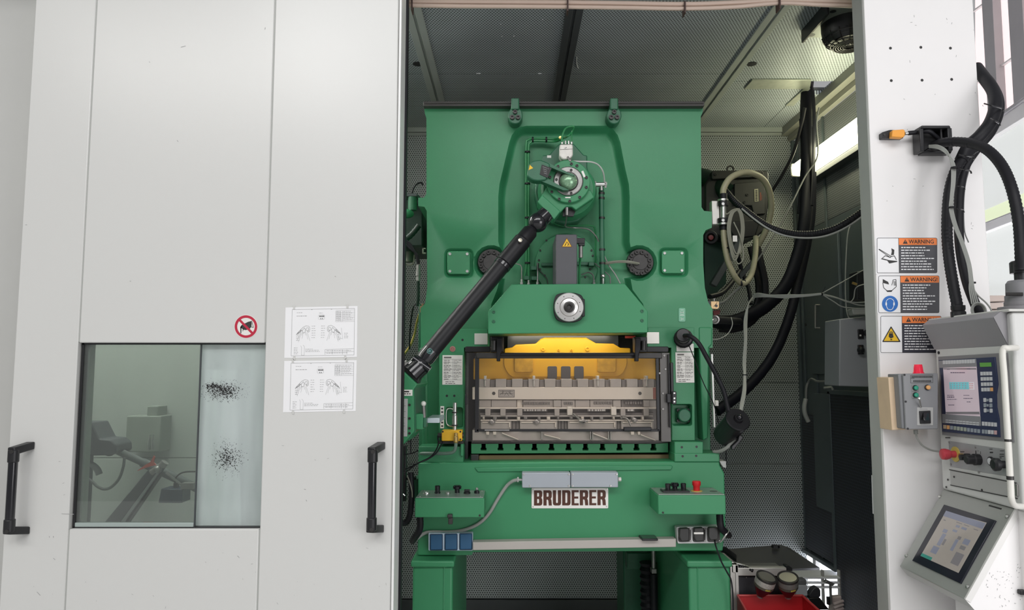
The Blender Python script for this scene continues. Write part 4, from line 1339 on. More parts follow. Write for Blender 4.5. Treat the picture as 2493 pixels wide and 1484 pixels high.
part(shaft, 'lower_yoke', MB().ball(lc, M(3.32, 27), 20, (1, .9, 1)).rod(lc, P(1000, 909, 3.315), M(3.32, 26), 18, M(3.32, 28)), BLACKG)
part(shaft, 'yoke_pin', MB().rod(P(1006, 872, 3.30), P(1046, 900, 3.30), M(3.32, 9), 14), BLACKG)
part(shaft, 'lower_flange', MB().prism([P(978, 897, 3.29), P(990, 886, 3.29), P(1022, 920, 3.29), P(1017, 934, 3.29)], (0, .09, 0)), BLACK, bevel=.004)
part(shaft, 'clamp_screw', MB().lathe(P(1266, 585, 3.41), (0.25, -1, .2), [(M(3.4, 5), 0), (M(3.4, 5), .006), (M(3.4, 2.5), .007), (M(3.4, 2), .003), (.0005, .003)], 14), mat('pale_brass_screw', (.75, .70, .58), .3, metal=.6))
part(shaft, 'clamp_bolt', MB().rod(P(979, 890, 3.29), P(992, 880, 3.29), .010, 8).ball(P(977, 892, 3.29), .014, 8), STEELD)
eb = MB()
ec = P(1046, 857, 3.335)
en = Vector((.12, -1, .1)).normalized()
eu = en.orthogonal().normalized()
ew = en.cross(eu)
part(shaft, 'maker_emblem', MB().ring(ec + en * (r * 1.02), en, M(3.33, 6), M(3.33, .8), 20, 5).ring(ec + en * (r * 1.02), en, M(3.33, 2.5), M(3.33, .8), 12, 5).rod(ec + en * r * 1.02 - eu * .007, ec + en * r * 1.02 + eu * .007, .0014, 5), mat('teal_emblem', (.10, .30, .27), .4))

# ================================================================ FEED UNIT on the left
YU = 3.26
fu = thing('feed_unit', 'green roll feed unit half hidden behind the white door, under the shaft end', 'machine', P(960, 1082, 3.4))
part(fu, 'housing', MB().pp([(840, 905), (966, 905), (978, 899), (1016, 935), (1007, 947), (1008, 1050), (981, 1082), (840, 1082)], YU, .42), GREEN_F, bevel=.004)
part(fu, 'cheek', MB().pp([(1006, 947), (1010, 944), (1012, 1052), (1007, 1055)], YU + .02, .4), GREEN_D)
np_ = part(fu, 'name_plate', MB().bp(974, 948, 1004, 963, YU - .003, .003), PLATEW, bevel=.001)
rg = random.Random(4)
m = MB()
flat_px(m, [(980, 951), (996, 951), (996, 954.5), (980, 954.5)], YU - .003)
word_rows(m, 977, 957, 1002, 1, 3, 2.4, YU - .003, rg, fill=(.95, 1))
part(np_, 'print', m, INK)['kind'] = 'stuff'
dp = part(fu, 'data_plate', MB().bp(955, 970, 992, 1062, YU - .003, .003), mat('grey_data_plate', (.46, .46, .46), .4, metal=.2), bevel=.001)
m = word_rows(MB(), 967, 980, 990, 11, 7, .9, YU - .003, rg)
lines_px(m, [(972, 985, 980, 991), (972, 991, 980, 985)], .8, YU - .003)
part(dp, 'print', m, mat('plate_print', (.14, .13, .12), .6))['kind'] = 'stuff'
for (x, y) in ((997, 985), (997, 1018), (997, 1042), (997, 1054), (971, 924), (995, 1074), (978, 1074)):
    bolt_px(fu, x, y, 3, YU, DARKST, .005)
part(fu, 'lever_block', MB().bp(1008, 1007, 1030, 1045, YU + .05, .12), GREEN_F, bevel=.004)
lv = part(fu, 'lever', MB().rod(P(1034, 1035, YU + .06), P(1031, 985, YU + .06), .007, 10), STEELD)
part(lv, 'lever_knob', MB().ball(P(1031, 982, YU + .06), .012, 12), mat('pale_knob', (.7, .7, .65), .3))
part(fu, 'lever_clamp', MB().bp(1030, 1016, 1038, 1040, YU + .05, .06), GREEN_D, bevel=.003)
part(fu, 'strip_guide', MB().bp(1038, 1017, 1070, 1029, YU + .10, .25), mat('bright_strip_guide', (.58, .66, .70), .3, metal=.4), bevel=.002)
# -------- press feet
foot = thing('machine_leg', 'broad green welded pedestal under the left end of the press', 'pedestal', P(1070, 1484, 4.0) * 1, 'press pedestals')
foot.location.z = 0
ORG[foot.name] = Vector(foot.location)


def pedestal(t, x0, x1, side, YL=3.62):
    """boxy welded foot: side = +1 when its inner flank is on the right"""
    a, b = P(x0 + 4, 1430, YL).x, P(x1 - 4, 1430, YL).x
    zt_ = P(x0, 1362, YL).z
    zc = P(x0, 1378, YL).z
    ca, cb = P(x0, 1365, YL - .02).x, P(x1, 1365, YL - .02).x
    part(t, 'leg_column', MB().box((a, YL, 0), (b, YL + 1.1, zc)), GREEN_R if side < 0 else GREEN_F, bevel=.012, seg=3)
    part(t, 'leg_cap', MB().box((ca, YL - .02, zc), (cb, YL + 1.12, zt_)), GREEN_R if side < 0 else GREEN_F, bevel=.008, seg=3)
    w = MB()
    w.rod((a + .01, YL, zc), (b - .03, YL, zc), .005, 8)
    xx = b - .042 if side > 0 else a + .042
    w.rod((xx, YL + .001, zc), (xx, YL + .001, .05), .004, 8)
    part(t, 'weld_bead', w, GREEN_R)
    part(t, 'foot_plate', MB().box((a - .03, YL - .03, 0), (b + .03, YL + 1.13, .03)), GREEN_D, bevel=.004)


pedestal(foot, 1000, 1106, 1)
fr = thing('machine_leg', 'broad green welded pedestal under the right end of the press', 'pedestal', (P(1725, 1484, 4.0).x, 4.0, 0), 'press pedestals')
pedestal(fr, 1673, 1783, -1)
rl = thing('support_column', 'dark green column in the shade behind the right press pedestal', 'column', (P(1540, 1484, 4.7).x, 4.7, 0))
part(rl, 'column', MB().box((P(1518, 1400, 4.6).x, 4.6, 0), (P(1570, 1400, 4.6).x, 4.9, P(1540, 1340, 4.6).z)), GREEN_D, bevel=.01)
part(rl, 'stiffener', MB().box((P(1528, 1400, 4.5).x, 4.5, P(1540, 1386, 4.5).z), (P(1600, 1400, 4.5).x, 4.6, P(1540, 1345, 4.5).z)), GREEN_D, bevel=.006)
cyl_ = thing('damper', 'black damper leg with a steel collar hanging under the press bed', 'damper', (P(1590, 1484, 4.3).x, 4.3, 0))
part(cyl_, 'rod', MB().rod((P(1592, 1400, 4.3).x, 4.3, P(1592, 1384, 4.3).z), (P(1592, 1400, 4.3).x, 4.3, P(1592, 1330, 4.3).z), M(4.3, 5), 12), STEELD)
part(cyl_, 'barrel', MB().rod((P(1592, 1400, 4.3).x, 4.3, 0), (P(1592, 1400, 4.3).x, 4.3, P(1592, 1396, 4.3).z), M(4.3, 8), 14), RUBBER)
part(cyl_, 'collar', MB().bp(1587, 1384, 1599, 1396, 4.28, .05), STEELD, bevel=.003)
part(cyl_, 'bellows', MB().tube([(P(1578, 1400, 4.4).x, 4.4, .1), (P(1578, 1400, 4.4).x, 4.4, .62)], .05, 14, 6, rf=(.02, .8)), RUBBER)

# ================================================================ DIE SET in the tool space
YDI = 3.79
die = thing('die_set', 'ground steel stamping die clamped behind the clear guard, below the yellow ram', 'die', P(1380, 1075, 3.95))
part(die, 'top_plate', MB().bp(1150, 942, 1604, 972, YDI, .45), DIEB, bevel=.002, label='bright ground top plate')
part(die, 'plate_end', MB().bp(1590, 943, 1602, 971, YDI - .002, .05), mat('reddish_stop', (.40, .16, .13), .5), bevel=.001)
x = 1166
k = 0
while x < 1600:
    w = 13 if k % 2 else 27
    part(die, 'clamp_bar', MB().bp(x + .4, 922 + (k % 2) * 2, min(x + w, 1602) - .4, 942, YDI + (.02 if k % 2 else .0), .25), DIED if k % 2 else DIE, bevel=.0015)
    x += w
    k += 1
for x in (1181, 1300, 1456, 1575):
    part(die, 'clamp_screw', MB().bp(x - 3, 914, x + 3, 924, YDI - .02, .06).bp(x - 1.5, 924, x + 1.5, 940, YDI - .015, .02), mat('pale_clamp', (.75, .74, .72), .3, metal=.5), bevel=.002)
for x in (1202, 1558):
    part(die, 'dowel_hole', MB().lathe(P(x, 957, YDI - .001), (0, 1, 0), [(M(YDI, 4.2), 0), (M(YDI, 4), .0008), (.001, .0008)], 14), mat('dowel_end', (.10, .095, .09), .4, metal=.5))
en_ = part(die, 'engraved_tag', MB().bp(1213, 948, 1253, 967, YDI - .0015, .002), DIE, bevel=.0005)
m = MB()
lines_px(m, [(1214, 949, 1252, 949), (1214, 966, 1252, 966), (1214, 949, 1214, 966), (1252, 949, 1252, 966), (1217, 952, 1249, 952), (1217, 957, 1249, 957), (1224, 950, 1224, 960), (1242, 950, 1242, 960), (1217, 961, 1226, 953), (1238, 953, 1248, 962), (1228, 962, 1233, 955), (1233, 955, 1239, 963)], 1.1, YDI - .0015)
part(en_, 'engraving', m, mat('engraving', (.13, .12, .12), .5))['kind'] = 'stuff'
rg = random.Random(21)
# second storey: stripper plate in blocks
xs_ = [1166, 1196, 1258, 1273, 1348, 1366, 1400, 1436, 1492, 1512, 1566, 1602]
for a, b in zip(xs_, xs_[1:]):
    n = rg.choice((0, 0, 1))
    part(die, 'stripper_block', MB().bp(a + .5, 973, b - .5, 991, YDI + .015 + n * .01, .25), DIE if n == 0 else DIEB if b - a < 20 else DIED, bevel=.0015)
for (x0, y0, x1, y1) in ((1348, 974, 1366, 990), (1567, 974, 1581, 990)):
    part(die, 'spacer_block', MB().bp(x0, y0, x1, y1, YDI - .005, .1), DIE, bevel=.0015)
for (a, b, y) in ((1271, 1340, 981), (1373, 1394, 981), (1446, 1492, 980), (1522, 1560, 980)):
    m = MB()
    xx = a
    while xx < b:
        w = rg.uniform(3, 6)
        m.bp(xx, y - 3, xx + w, y + 3.5, YDI + .008, .01)
        xx += w + rg.uniform(1, 2)
    part(die, 'stamped_marks', m, DIED, bevel=.0005)
part(die, 'stripper_plate', MB().bp(1166, 991, 1600, 995, YDI - .01, .3), DIEB, bevel=.001)
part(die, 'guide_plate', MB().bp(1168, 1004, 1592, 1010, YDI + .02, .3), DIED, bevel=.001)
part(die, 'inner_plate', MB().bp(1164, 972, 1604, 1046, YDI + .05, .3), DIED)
for (x0, x1) in ((1181, 1194), (1218, 1231), (1259, 1272), (1350, 1362), (1511, 1523), (1567, 1580)):
    part(die, 'guide_block', MB().bp(x0, 993, x1, 1012, YDI - .014, .08), DIE, bevel=.002)
for (x0, x1) in ((1381, 1394), (1488, 1501)):
    part(die, 'bright_block', MB().bp(x0, 990, x1, 1010, YDI - .018, .06), mat('bright_block', (.78, .74, .68), .35, metal=.3), bevel=.002)
for (a, b) in ((1274, 1332), (1430, 1475), (1526, 1545)):
    part(die, 'sensor_strip', MB().bp(a, 995, b, 1001, YDI - .016, .02), DIED, bevel=.001)
    m = MB()
    xx = a + 3
    while xx < b - 3:
        m.bp(xx, 996, xx + rg.uniform(2, 4), 1000, YDI - .018, .004)
        xx += rg.uniform(4, 8)
    part(die, 'sensor_pin', m, mat('pale_clamp', (.75, .74, .72), .3))
part(die, 'lifter_rail', MB().bp(1170, 1010, 1590, 1014, YDI - .004, .2), DIE, bevel=.001)
for k in range(16):
    x = 1176 + k * 26 + rg.uniform(-5, 5)
    h = rg.uniform(5, 9)
    part(die, 'strip_lifter', MB().bp(x, 1014, x + rg.uniform(4, 9), 1014 + h, YDI - .012, .04).rod(P(x + 3, 1015, YDI - .02), P(x + 3, 1015 + h, YDI - .02), .003, 6), STEELD if k % 3 else DIEB, bevel=.001)
part(die, 'lower_rail', MB().bp(1170, 1021, 1592, 1024, YDI - .006, .2), DIEB, bevel=.001)
xs_ = [1170, 1246, 1256, 1265, 1358, 1366, 1374, 1382, 1502, 1512, 1592]
for k, (a, b) in enumerate(zip(xs_, xs_[1:])):
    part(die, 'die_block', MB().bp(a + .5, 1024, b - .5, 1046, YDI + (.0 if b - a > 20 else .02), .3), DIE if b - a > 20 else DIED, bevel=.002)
    if b - a > 20:
        part(die, 'die_rail', MB().bp(a + 4, 1026, b - 6, 1029, YDI - .008, .02).bp(b - 7, 1027, b - 4, 1040, YDI - .012, .02), DIEB, bevel=.001)
for (x, y) in ((1197, 1026), (1306, 1026), (1544, 1022)):
    part(die, 'clamp_nut', MB().lathe(P(x, y, YDI - .005), (0, -1, 0), [(M(YDI, 6), 0), (M(YDI, 6), .012), (M(YDI, 3), .014), (M(YDI, 3), .022), (.001, .022)], 8).bp(x - 9, y - 2, x + 9, y + 3, YDI - .01, .012), STEELD)
part(die, 'lever_arm', MB().rod(P(1396, 1006, YDI - .03), P(1416, 1024, YDI - .04), .006, 10).rod(P(1409, 1024, YDI - .05), P(1431, 1024, YDI - .04), .007, 10).lathe(P(1419, 1025, YDI - .03), (0, -1, 0), [(.013, 0), (.013, .02), (.008, .022), (.006, .01), (.001, .01)], 14), STEELD)
part(die, 'lever_arm', MB().tube([P(1516, 1015, YDI - .02), P(1528, 1020, YDI - .03), P(1536, 1036, YDI - .03)], .005, 8), STEELD)
part(die, 'bottom_plate', MB().bp(1150, 1046, 1604, 1072, YDI + .03, .5), DIE, bevel=.002)
for (x, w) in ((1187, 8), (1204, 8), (1319, 3), (1438, 3), (1443, 3), (1482, 3), (1487, 3), (1540, 8), (1556, 6)):
    part(die, 'clamp_foot', MB().bp(x - w / 2, 1048 if w < 5 else 1050, x + w / 2, 1070 if w < 5 else 1058, YDI - .01, .05), STEEL if w < 5 else DIEB, bevel=.002)
for (x0, y0, x1, y1) in ((1222, 1052, 1262, 1068), (1325, 1056, 1364, 1066), (1444, 1053, 1480, 1067), (1560, 1056, 1596, 1070)):
    part(die, 'scrap_chute', MB().prism([P(x0, y0, YDI), P(x1, y1, YDI), P(x1, y1 + 2.5, YDI), P(x0, y0 + 3, YDI)], (0, .2, 0)), DIEB, bevel=.001)

# ================================================================ left recess: air valve and yellow block
av = thing('air_cylinder', 'upright chrome air cylinder set in the left column recess above the yellow valve', 'cylinder', P(1106, 1046, 3.71))
YV = 3.70
part(av, 'barrel', MB().lathe(P(1107, 1046, YV), (0, 0, 1), [(M(YV, 4.5), 0), (M(YV, 4.5), .02), (M(YV, 6), .022), (M(YV, 6), .07), (M(YV, 4.4), .072), (M(YV, 4.6), M(YV, 65)), (.001, M(YV, 66))], 18), STEEL)
part(av, 'clip', MB().lathe(P(1107, 1036, YV), (0, 0, 1), [(M(YV, 8), 0), (M(YV, 8), .006), (.004, .007)], 16), DARKST)
part(av, 'clip', MB().lathe(P(1107, 1005, YV), (0, 0, 1), [(M(YV, 7), 0), (M(YV, 7), .006), (.004, .007)], 16), DARKST)
part(av, 'loop_pipe', MB().tp([(1104, 996, YV + .01), (1094, 994, YV + .02), (1087, 1000, YV + .02), (1087, 1028, YV + .02), (1094, 1036, YV + .02), (1104, 1037, YV + .01)], 1.4, 8, 6), STEEL)
yv = thing('valve_block', 'yellow valve block with a brass fitting at the foot of the left column', 'valve', P(1100, 1073, 3.68))
part(yv, 'valve_body', MB().pp(rrect(1075, 1047, 1125, 1073, 3), 3.66, .07), YELLOW2, bevel=.003)
part(yv, 'fitting', MB().lathe(P(1110, 1078, 3.645), (0, 0, 1), [(M(3.65, 4), 0), (M(3.65, 6), .006), (M(3.65, 6), .03), (M(3.65, 4.6), .034), (M(3.65, 4.6), M(3.65, 24)), (.001, M(3.65, 25))], 10), BRASS)
part(yv, 'side_port', MB().rod(P(1066, 1059, 3.69), P(1076, 1059, 3.69), M(3.68, 6), 10).rod(P(1124, 1059, 3.69), P(1129, 1059, 3.69), M(3.68, 7), 10), DARKST)
for (x, y) in ((1078, 1050), (1121, 1050), (1121, 1069)):
    bolt_px(yv, x, y, 2.2, 3.66, DARKST, .004, 'screw')
part(yv, 'mount', MB().bp(1068, 1073, 1128, 1080, 3.69, .06), DARKST, bevel=.002)
solo('air_hose', 'dull green air hose curving from the brass fitting to the left', 'hose', MB().tp([(1110, 1078, 3.645), (1109, 1088, 3.645), (1104, 1099, 3.65), (1088, 1103, 3.66), (1060, 1103, 3.68), (1020, 1103, 3.72)], 4.2, 10, 8), mat('dull_green_hose', (.12, .19, .15), .45))
for k, (q, lab) in enumerate((([(1066, 1060, 3.68), (1066, 1085, 3.66), (1050, 1110, 3.63), (1024, 1124, 3.6), (990, 1140, 3.62), (962, 1146, 3.65)], 'black lead drooping from the valve block, nearer its left port'), ([(1078, 1074, 3.67), (1062, 1102, 3.64), (1040, 1118, 3.62), (1016, 1128, 3.6), (985, 1150, 3.62), (960, 1155, 3.65)], 'black lead drooping from under the valve block'))):
    solo('sensor_lead', lab, 'cable', MB().tp(q, 1.8, 6, 8), RUBBER, 'leads of the valve block')

# ================================================================ boxes on the bed
def control_box(name, label, x0, x1, y0, y1, knobs, hole):
    Yb = 3.48
    t = thing(name, label, 'control box', P((x0 + x1) / 2, y1, Yb + .1))
    z0_, z1_ = P(x0, y1, Yb).z, P(x0, y0, Yb).z
    a, b = P(x0, (y0 + y1) / 2, Yb).x, P(x1, (y0 + y1) / 2, Yb).x
    part(t, 'case', MB().box((a, Yb, z0_), (b, YBED - .002, z1_)), GREEN_F, bevel=.004)
    part(t, 'panel', MB().box((a + .004, Yb + .004, z1_), (b - .004, YBED - .004, z1_ + .004)), PANELTOP, bevel=.001, label='sage grey control panel')
    zt_ = z1_ + .004
    for ax in (a + .02, b - .02):
        for yy in (Yb + .02, YBED - .03):
            part(t, 'screw', MB().lathe((ax, yy, zt_), (0, 0, 1), [(.005, 0), (.005, .002), (.001, .0025)], 8), STEELD)
    for (kind, px_, f) in knobs:
        c = Vector((P(px_, y0, Yb).x * 1.0, Yb + (YBED - Yb) * f, zt_))
        c.x = P(px_, y0 - 8, c.y).x
        if kind == 'ring':
            part(t, 'lock_ring', MB().lathe(c, (0, 0, 1), [(.017, 0), (.016, .006), (.010, .006), (.009, .002), (.001, .002)], 16), STEEL)
        elif kind == 'knob':
            part(t, 'knob', MB().lathe(c, (0, 0, 1), [(.0145, 0), (.0145, .006), (.012, .008), (.013, .034), (.010, .037), (.001, .037)], 16), BLACKG)
        elif kind == 'button':
            part(t, 'button', MB().lathe(c, (0, 0, 1), [(.012, 0), (.012, .006), (.008, .010), (.001, .011)], 14), STEEL)
        elif kind == 'mushroom':
            part(t, 'mushroom_button', MB().lathe(c, (0, 0, 1), [(.012, 0), (.012, .016), (.020, .019), (.021, .030), (.015, .036), (.001, .037)], 18), BLACKG)
        elif kind == 'rotary':
            part(t, 'rotary_switch', MB().lathe(c, (0, 0, 1), [(.016, 0), (.016, .008), (.001, .008)], 16).box(c + Vector((-.013, -.005, .008)), c + Vector((.013, .005, .02))), BLACK, bevel=.002)
        elif kind == 'key':
            part(t, 'key_switch', MB().lathe(c, (0, 0, 1), [(.013, 0), (.013, .012), (.009, .014), (.001, .014)], 14), BLACKG)
            part(t, 'key', MB().ball(c + Vector((0, 0, .02)), .008, 10), STEEL)
        elif kind == 'estop':
            part(t, 'emergency_ring', MB().lathe(c, (0, 0, 1), [(.027, 0), (.027, .003), (.001, .003)], 24), mat('faded_yellow_ring', (.52, .40, .10), .5))
            part(t, 'emergency_button', MB().lathe(c + Vector((0, 0, .003)), (0, 0, 1), [(.015, 0), (.016, .020), (.020, .026), (.0205, .040), (.017, .045), (.001, .046)], 22), RED, label='red mushroom emergency stop')
        elif kind == 'disc':
            part(t, 'round_label', MB().lathe(c, (0, 0, 1), [(.018, 0), (.018, .0012), (.001, .0012)], 18), mat('dark_print_disc', (.09, .10, .09), .5))
    part(t, 'cover_screw', MB().lathe(P(hole, y1 - 5, Yb), (0, -1, 0), [(.005, 0), (.005, .002), (.002, .002), (.0015, .0005), (.0003, .0005)], 8), DARKST)
    return t


cbl = control_box('control_box', 'green control box on the left of the press bed with black knobs and a latch', 1010, 1179, 1212, 1259, [('ring', 1038, .5), ('knob', 1065, .55), ('button', 1090, .5), ('mushroom', 1113, .62), ('rotary', 1137, .5), ('key', 1161, .55)], 1168)
part(cbl, 'latch', MB().bp(1089, 1252, 1101, 1260, 3.455, .03).bp(1091, 1260, 1102, 1276, 3.462, .02), DARKST, bevel=.003)
cbr = control_box('control_box', 'green control box on the right of the press bed with a red mushroom button', 1602, 1767, 1205, 1252, [('button', 1616, .5), ('knob', 1626, .45), ('mushroom', 1643, .6), ('knob', 1664, .5), ('estop', 1696, .45), ('disc', 1737, .42)], 1614)
part(cbr, 'knob_base', MB().box((P(1611, 1195, 3.56).x, 3.53, P(1611, 1205, 3.48).z + .003), (P(1676, 1195, 3.56).x, 3.60, P(1611, 1205, 3.48).z + .012)), BLACK, bevel=.002)
solo('cable_hose', 'short black hose bending down from under the left control box', 'hose', MB().tp([(1022, 1256, 3.58), (1023, 1276, 3.58), (1020, 1292, 3.59), (1011, 1306, 3.62), (1004, 1316, 3.66)], 8.5, 12, 8, rf=(.006, .95)), RUBBER, 'short hoses under the control boxes')
solo('cable_hose', 'short black hose bending right from under the right control box', 'hose', MB().tp([(1752, 1250, 3.58), (1753, 1268, 3.57), (1756, 1284, 3.57), (1766, 1295, 3.60), (1774, 1302, 3.66)], 8.5, 12, 8, rf=(.006, .95)), RUBBER, 'short hoses under the control boxes')

tb = thing('terminal_box', 'long blue-grey two-part terminal box above the brown-lettered name sign', 'terminal box', P(1388, 1187, 3.66))
for (a, b) in ((1271, 1388.6), (1390, 1505)):
    lid = part(tb, 'lid', MB().pp(rrect(a, 1150 if a < 1300 else 1149, b, 1187 if a < 1300 else 1186, 3), 3.625, .062), GREYBOX, bevel=.004)
    for (x, y) in ((a + 4, 1154), (b - 4, 1154), (a + 19 if a < 1300 else b - 19, 1182), (b - 4, 1182) if a < 1300 else (a + 4, 1182)):
        part(lid, 'screw', MB().lathe(P(x, y, 3.625), (0, -1, 0), [(.005, 0), (.005, .002), (.001, .0025)], 10), STEEL)
part(tb, 'gland', MB().rod(P(1260, 1167, 3.65), P(1272, 1167, 3.65), M(3.65, 3), 10).bp(1259, 1161, 1263, 1173, 3.64, .03), STEEL, bevel=.001)
part(tb, 'end_plug', MB().rod(P(1505, 1166, 3.65), P(1512, 1166, 3.65), M(3.65, 5), 10), ALUW)
solo('power_cable', 'grey cable sweeping from the terminal box down to the left end of the press', 'cable', MB().tp([(1261, 1167, 3.65), (1247, 1171, 3.66), (1232, 1184, 3.675), (1212, 1214, 3.68), (1190, 1250, 3.68), (1165, 1274, 3.68), (1130, 1289, 3.68), (1092, 1294, 3.68), (1050, 1294, 3.675), (1030, 1299, 3.67), (1012, 1313, 3.66)], 4, 10, 8), GREYC)

# name sign
YS = YBED - .004
sg = thing('name_sign', 'white enamel sign with large dark brown capital letters on the press bed', 'sign', P(1387, 1236, YS))
part(sg, 'sign_plate', MB().pp(rrect(1294, 1187, 1481, 1237, 3), YS, .0035), PLATEW, bevel=.0015)


def letter(ch, x0, x1, y0, y1, Y):
    """heavy condensed capitals cut as flat outlines with true counters"""
    w = x1 - x0
    t, v = w * .385, w * .30
    ym = (y0 + y1) / 2 - .5
    a, b = x0 + t, x1 - t
    yk = y0 + (y1 - y0) * .57
    if ch == 'B':
        o_ = [(x0, y0), (x1 - 5, y0), (x1 - 1.6, y0 + 1.4), (x1 - .2, y0 + 5.5), (x1 - .2, ym - 4.5), (x1 - 2.2, ym), (x1, ym + 4.5), (x1, y1 - 5.5), (x1 - 1.4, y1 - 1.4), (x1 - 5, y1), (x0, y1)]
        h = [[(a, y0 + v), (b - 1, y0 + v), (b, y0 + v + 1.5), (b, ym - v / 2 - 1.5), (b - 1, ym - v / 2), (a, ym - v / 2)], [(a, ym + v / 2), (b - 1, ym + v / 2), (b, ym + v / 2 + 1.5), (b, y1 - v - 1.5), (b - 1, y1 - v), (a, y1 - v)]]
    elif ch == 'R':
        o_ = [(x0, y0), (x1 - 5, y0), (x1 - 1.6, y0 + 1.4), (x1, y0 + 5.5), (x1, yk - 5), (x1 - 2.4, yk - .5), (x1 - .6, yk + 3.5), (x1 + .3, y1), (b + .6, y1), (b - .6, yk + 4), (b - 2, yk + 1.6), (a, yk + 1.6), (a, y1), (x0, y1)]
        h = [[(a, y0 + v), (b - 1, y0 + v), (b, y0 + v + 1.5), (b, yk - v - 1), (b - 1, yk - v + .5), (a, yk - v + .5)]]
    elif ch == 'U':
        o_ = [(x0, y0), (a, y0), (a, y1 - v - 1.2), (a + 1.2, y1 - v), (b - 1.2, y1 - v), (b, y1 - v - 1.2), (b, y0), (x1, y0), (x1, y1 - 5.5), (x1 - 1.5, y1 - 1.4), (x1 - 5, y1), (x0 + 5, y1), (x0 + 1.5, y1 - 1.4), (x0, y1 - 5.5)]
        h = []
    elif ch == 'D':
        o_ = [(x0, y0), (x1 - 5, y0), (x1 - 1.5, y0 + 1.4), (x1, y0 + 5.5), (x1, y1 - 5.5), (x1 - 1.5, y1 - 1.4), (x1 - 5, y1), (x0, y1)]
        h = [[(a, y0 + v), (b - 1, y0 + v), (b, y0 + v + 1.5), (b, y1 - v - 1.5), (b - 1, y1 - v), (a, y1 - v)]]
    else:
        o_ = [(x0, y0), (x1, y0), (x1, y0 + v), (a, y0 + v), (a, ym - v / 2), (x1 - 1, ym - v / 2), (x1 - 1, ym + v / 2), (a, ym + v / 2), (a, y1 - v), (x1, y1 - v), (x1, y1), (x0, y1)]
        h = []
    bm = bmesh.new()
    es = []
    for lp in [o_] + h:
        vv = [bm.verts.new(P(x, y, Y)) for x, y in lp]
        es += [bm.edges.new((vv[k], vv[(k + 1) % len(vv)])) for k in range(len(vv))]
    bmesh.ops.triangle_fill(bm, use_beauty=True, use_dissolve=False, edges=es)
    bm.verts.index_update()
    m = MB()
    m.add([q.co for q in bm.verts], [[q.index for q in f.verts] for f in bm.faces])
    bm.free()
    return m


lx = 1300
for ch, w in zip('BRUDERER', (20.3, 20.3, 20, 20.3, 17.2, 20.3, 17.2, 20.3)):
    part(sg, 'letter', letter(ch, lx, lx + w, 1193 - (lx - 1301) * .006, 1230 - (lx - 1301) * .006, YS - .0008), BROWN)
    lx += w + 2.7
for (x, y) in ((1298, 1191), (1477, 1190), (1298, 1233), (1477, 1232)):
    part(sg, 'rivet', MB().lathe(P(x, y, YS), (0, -1, 0), [(.004, 0), (.003, .0015), (.0005, .002)], 8), STEEL)

# blue rocker switches, trunking, sockets
sb = thing('switch_bank', 'three blue rocker switches in a pale blue frame low on the press bed', 'switch', P(1097, 1340, 3.66))
part(sb, 'frame', MB().pp(rrect(1043, 1297, 1151, 1340, 3), 3.645, .043), BLUEFR, bevel=.003)
for k in range(3):
    x = 1048 + 36 * k
    part(sb, 'rocker', MB().prism([P(x, 1301 - k * .8, 3.642), P(x + 28, 1300 - k * .8, 3.642), P(x + 28, 1337 - k * .5, 3.628), P(x, 1338 - k * .5, 3.628)], (0, .012, 0)), BLUESW, bevel=.003)
    part(sb, 'rocker_frame', MB().pp(rrect(x - 2, 1299 - k * .8, x + 30, 1339.5 - k * .5, 3), 3.643, .004), mat('dark_blue_gap', (.02, .05, .10), .5), bevel=.001)
tk = solo('cable_trunking', 'warm grey cable trunking running along the press bed between switches and sockets', 'trunking', MB().pp([(1151, 1319), (1646, 1311), (1646, 1331), (1151, 1339)], 3.63, .058), TRUNK, bevel=.003)
so = thing('socket_bank', 'row of three power sockets with black flip lids at the right end of the trunking', 'socket', P(1700, 1322, 3.66))
part(so, 'frame', MB().pp(rnd([(1647, 1282), (1752, 1280), (1754, 1316), (1742, 1322), (1650, 1323)], 4), 3.64, .048), mat('pale_socket_frame', (.60, .60, .60), .4), bevel=.003)
for k in range(3):
    x = 1653 + 35.5 * k
    part(so, 'socket_well', MB().pp(rnd([(x - 2, 1285), (x + 29, 1284), (x + 29, 1318), (x - 2, 1319)], 6), 3.6385, .004), DARKST, bevel=.001)
    lidm = MB().pp(rnd([(x + 2, 1286 - k), (x + 25, 1285 - k), (x + 25, 1316 - 3 * (k == 2)), (x + 6, 1318 - 3 * (k == 2)), (x + 1, 1306)], 4), 3.612 - .02 * (k == 2), .03)
    ld = part(so, 'socket_lid' if k < 2 else 'plug', lidm, mat('dark_socket_lid', (.030, .030, .029), .4), bevel=.004)
    for (a, b) in ((x - 1, 1287), (x + 28, 1286), (x + 28, 1316)):
        part(so, 'screw', MB().lathe(P(a, b, 3.638), (0, -1, 0), [(.005, 0), (.005, .002), (.001, .002)], 8), STEELD)
    if k == 1:
        part(so, 'lid_label', MB().bp(x + 1, 1295, x + 24, 1299.5, 3.611, .001), PLATEW)
part(so, 'guard_loop', MB().tp([(1742, 1322, 3.63), (1754, 1318, 3.60), (1768, 1300, 3.58), (1774, 1292, 3.60), (1772, 1288, 3.64)], 2, 8, 6), STEEL)
solo('plug_cable', 'thin black cable falling from the plugged socket past the right pedestal', 'cable', MB().tp([(1740, 1314, 3.60), (1742, 1326, 3.57), (1748, 1344, 3.55), (1757, 1368, 3.55), (1770, 1392, 3.55), (1780, 1412, 3.56), (1784, 1450, 3.57), (1785, 1500, 3.58)], 1.9, 8, 6), RUBBER)
ph = thing('smartphone', 'dark phone lying flat on the grey trunking left of the sockets', 'phone', P(1579, 1313, 3.63))
zt_ = P(1579, 1312.5, 3.63).z
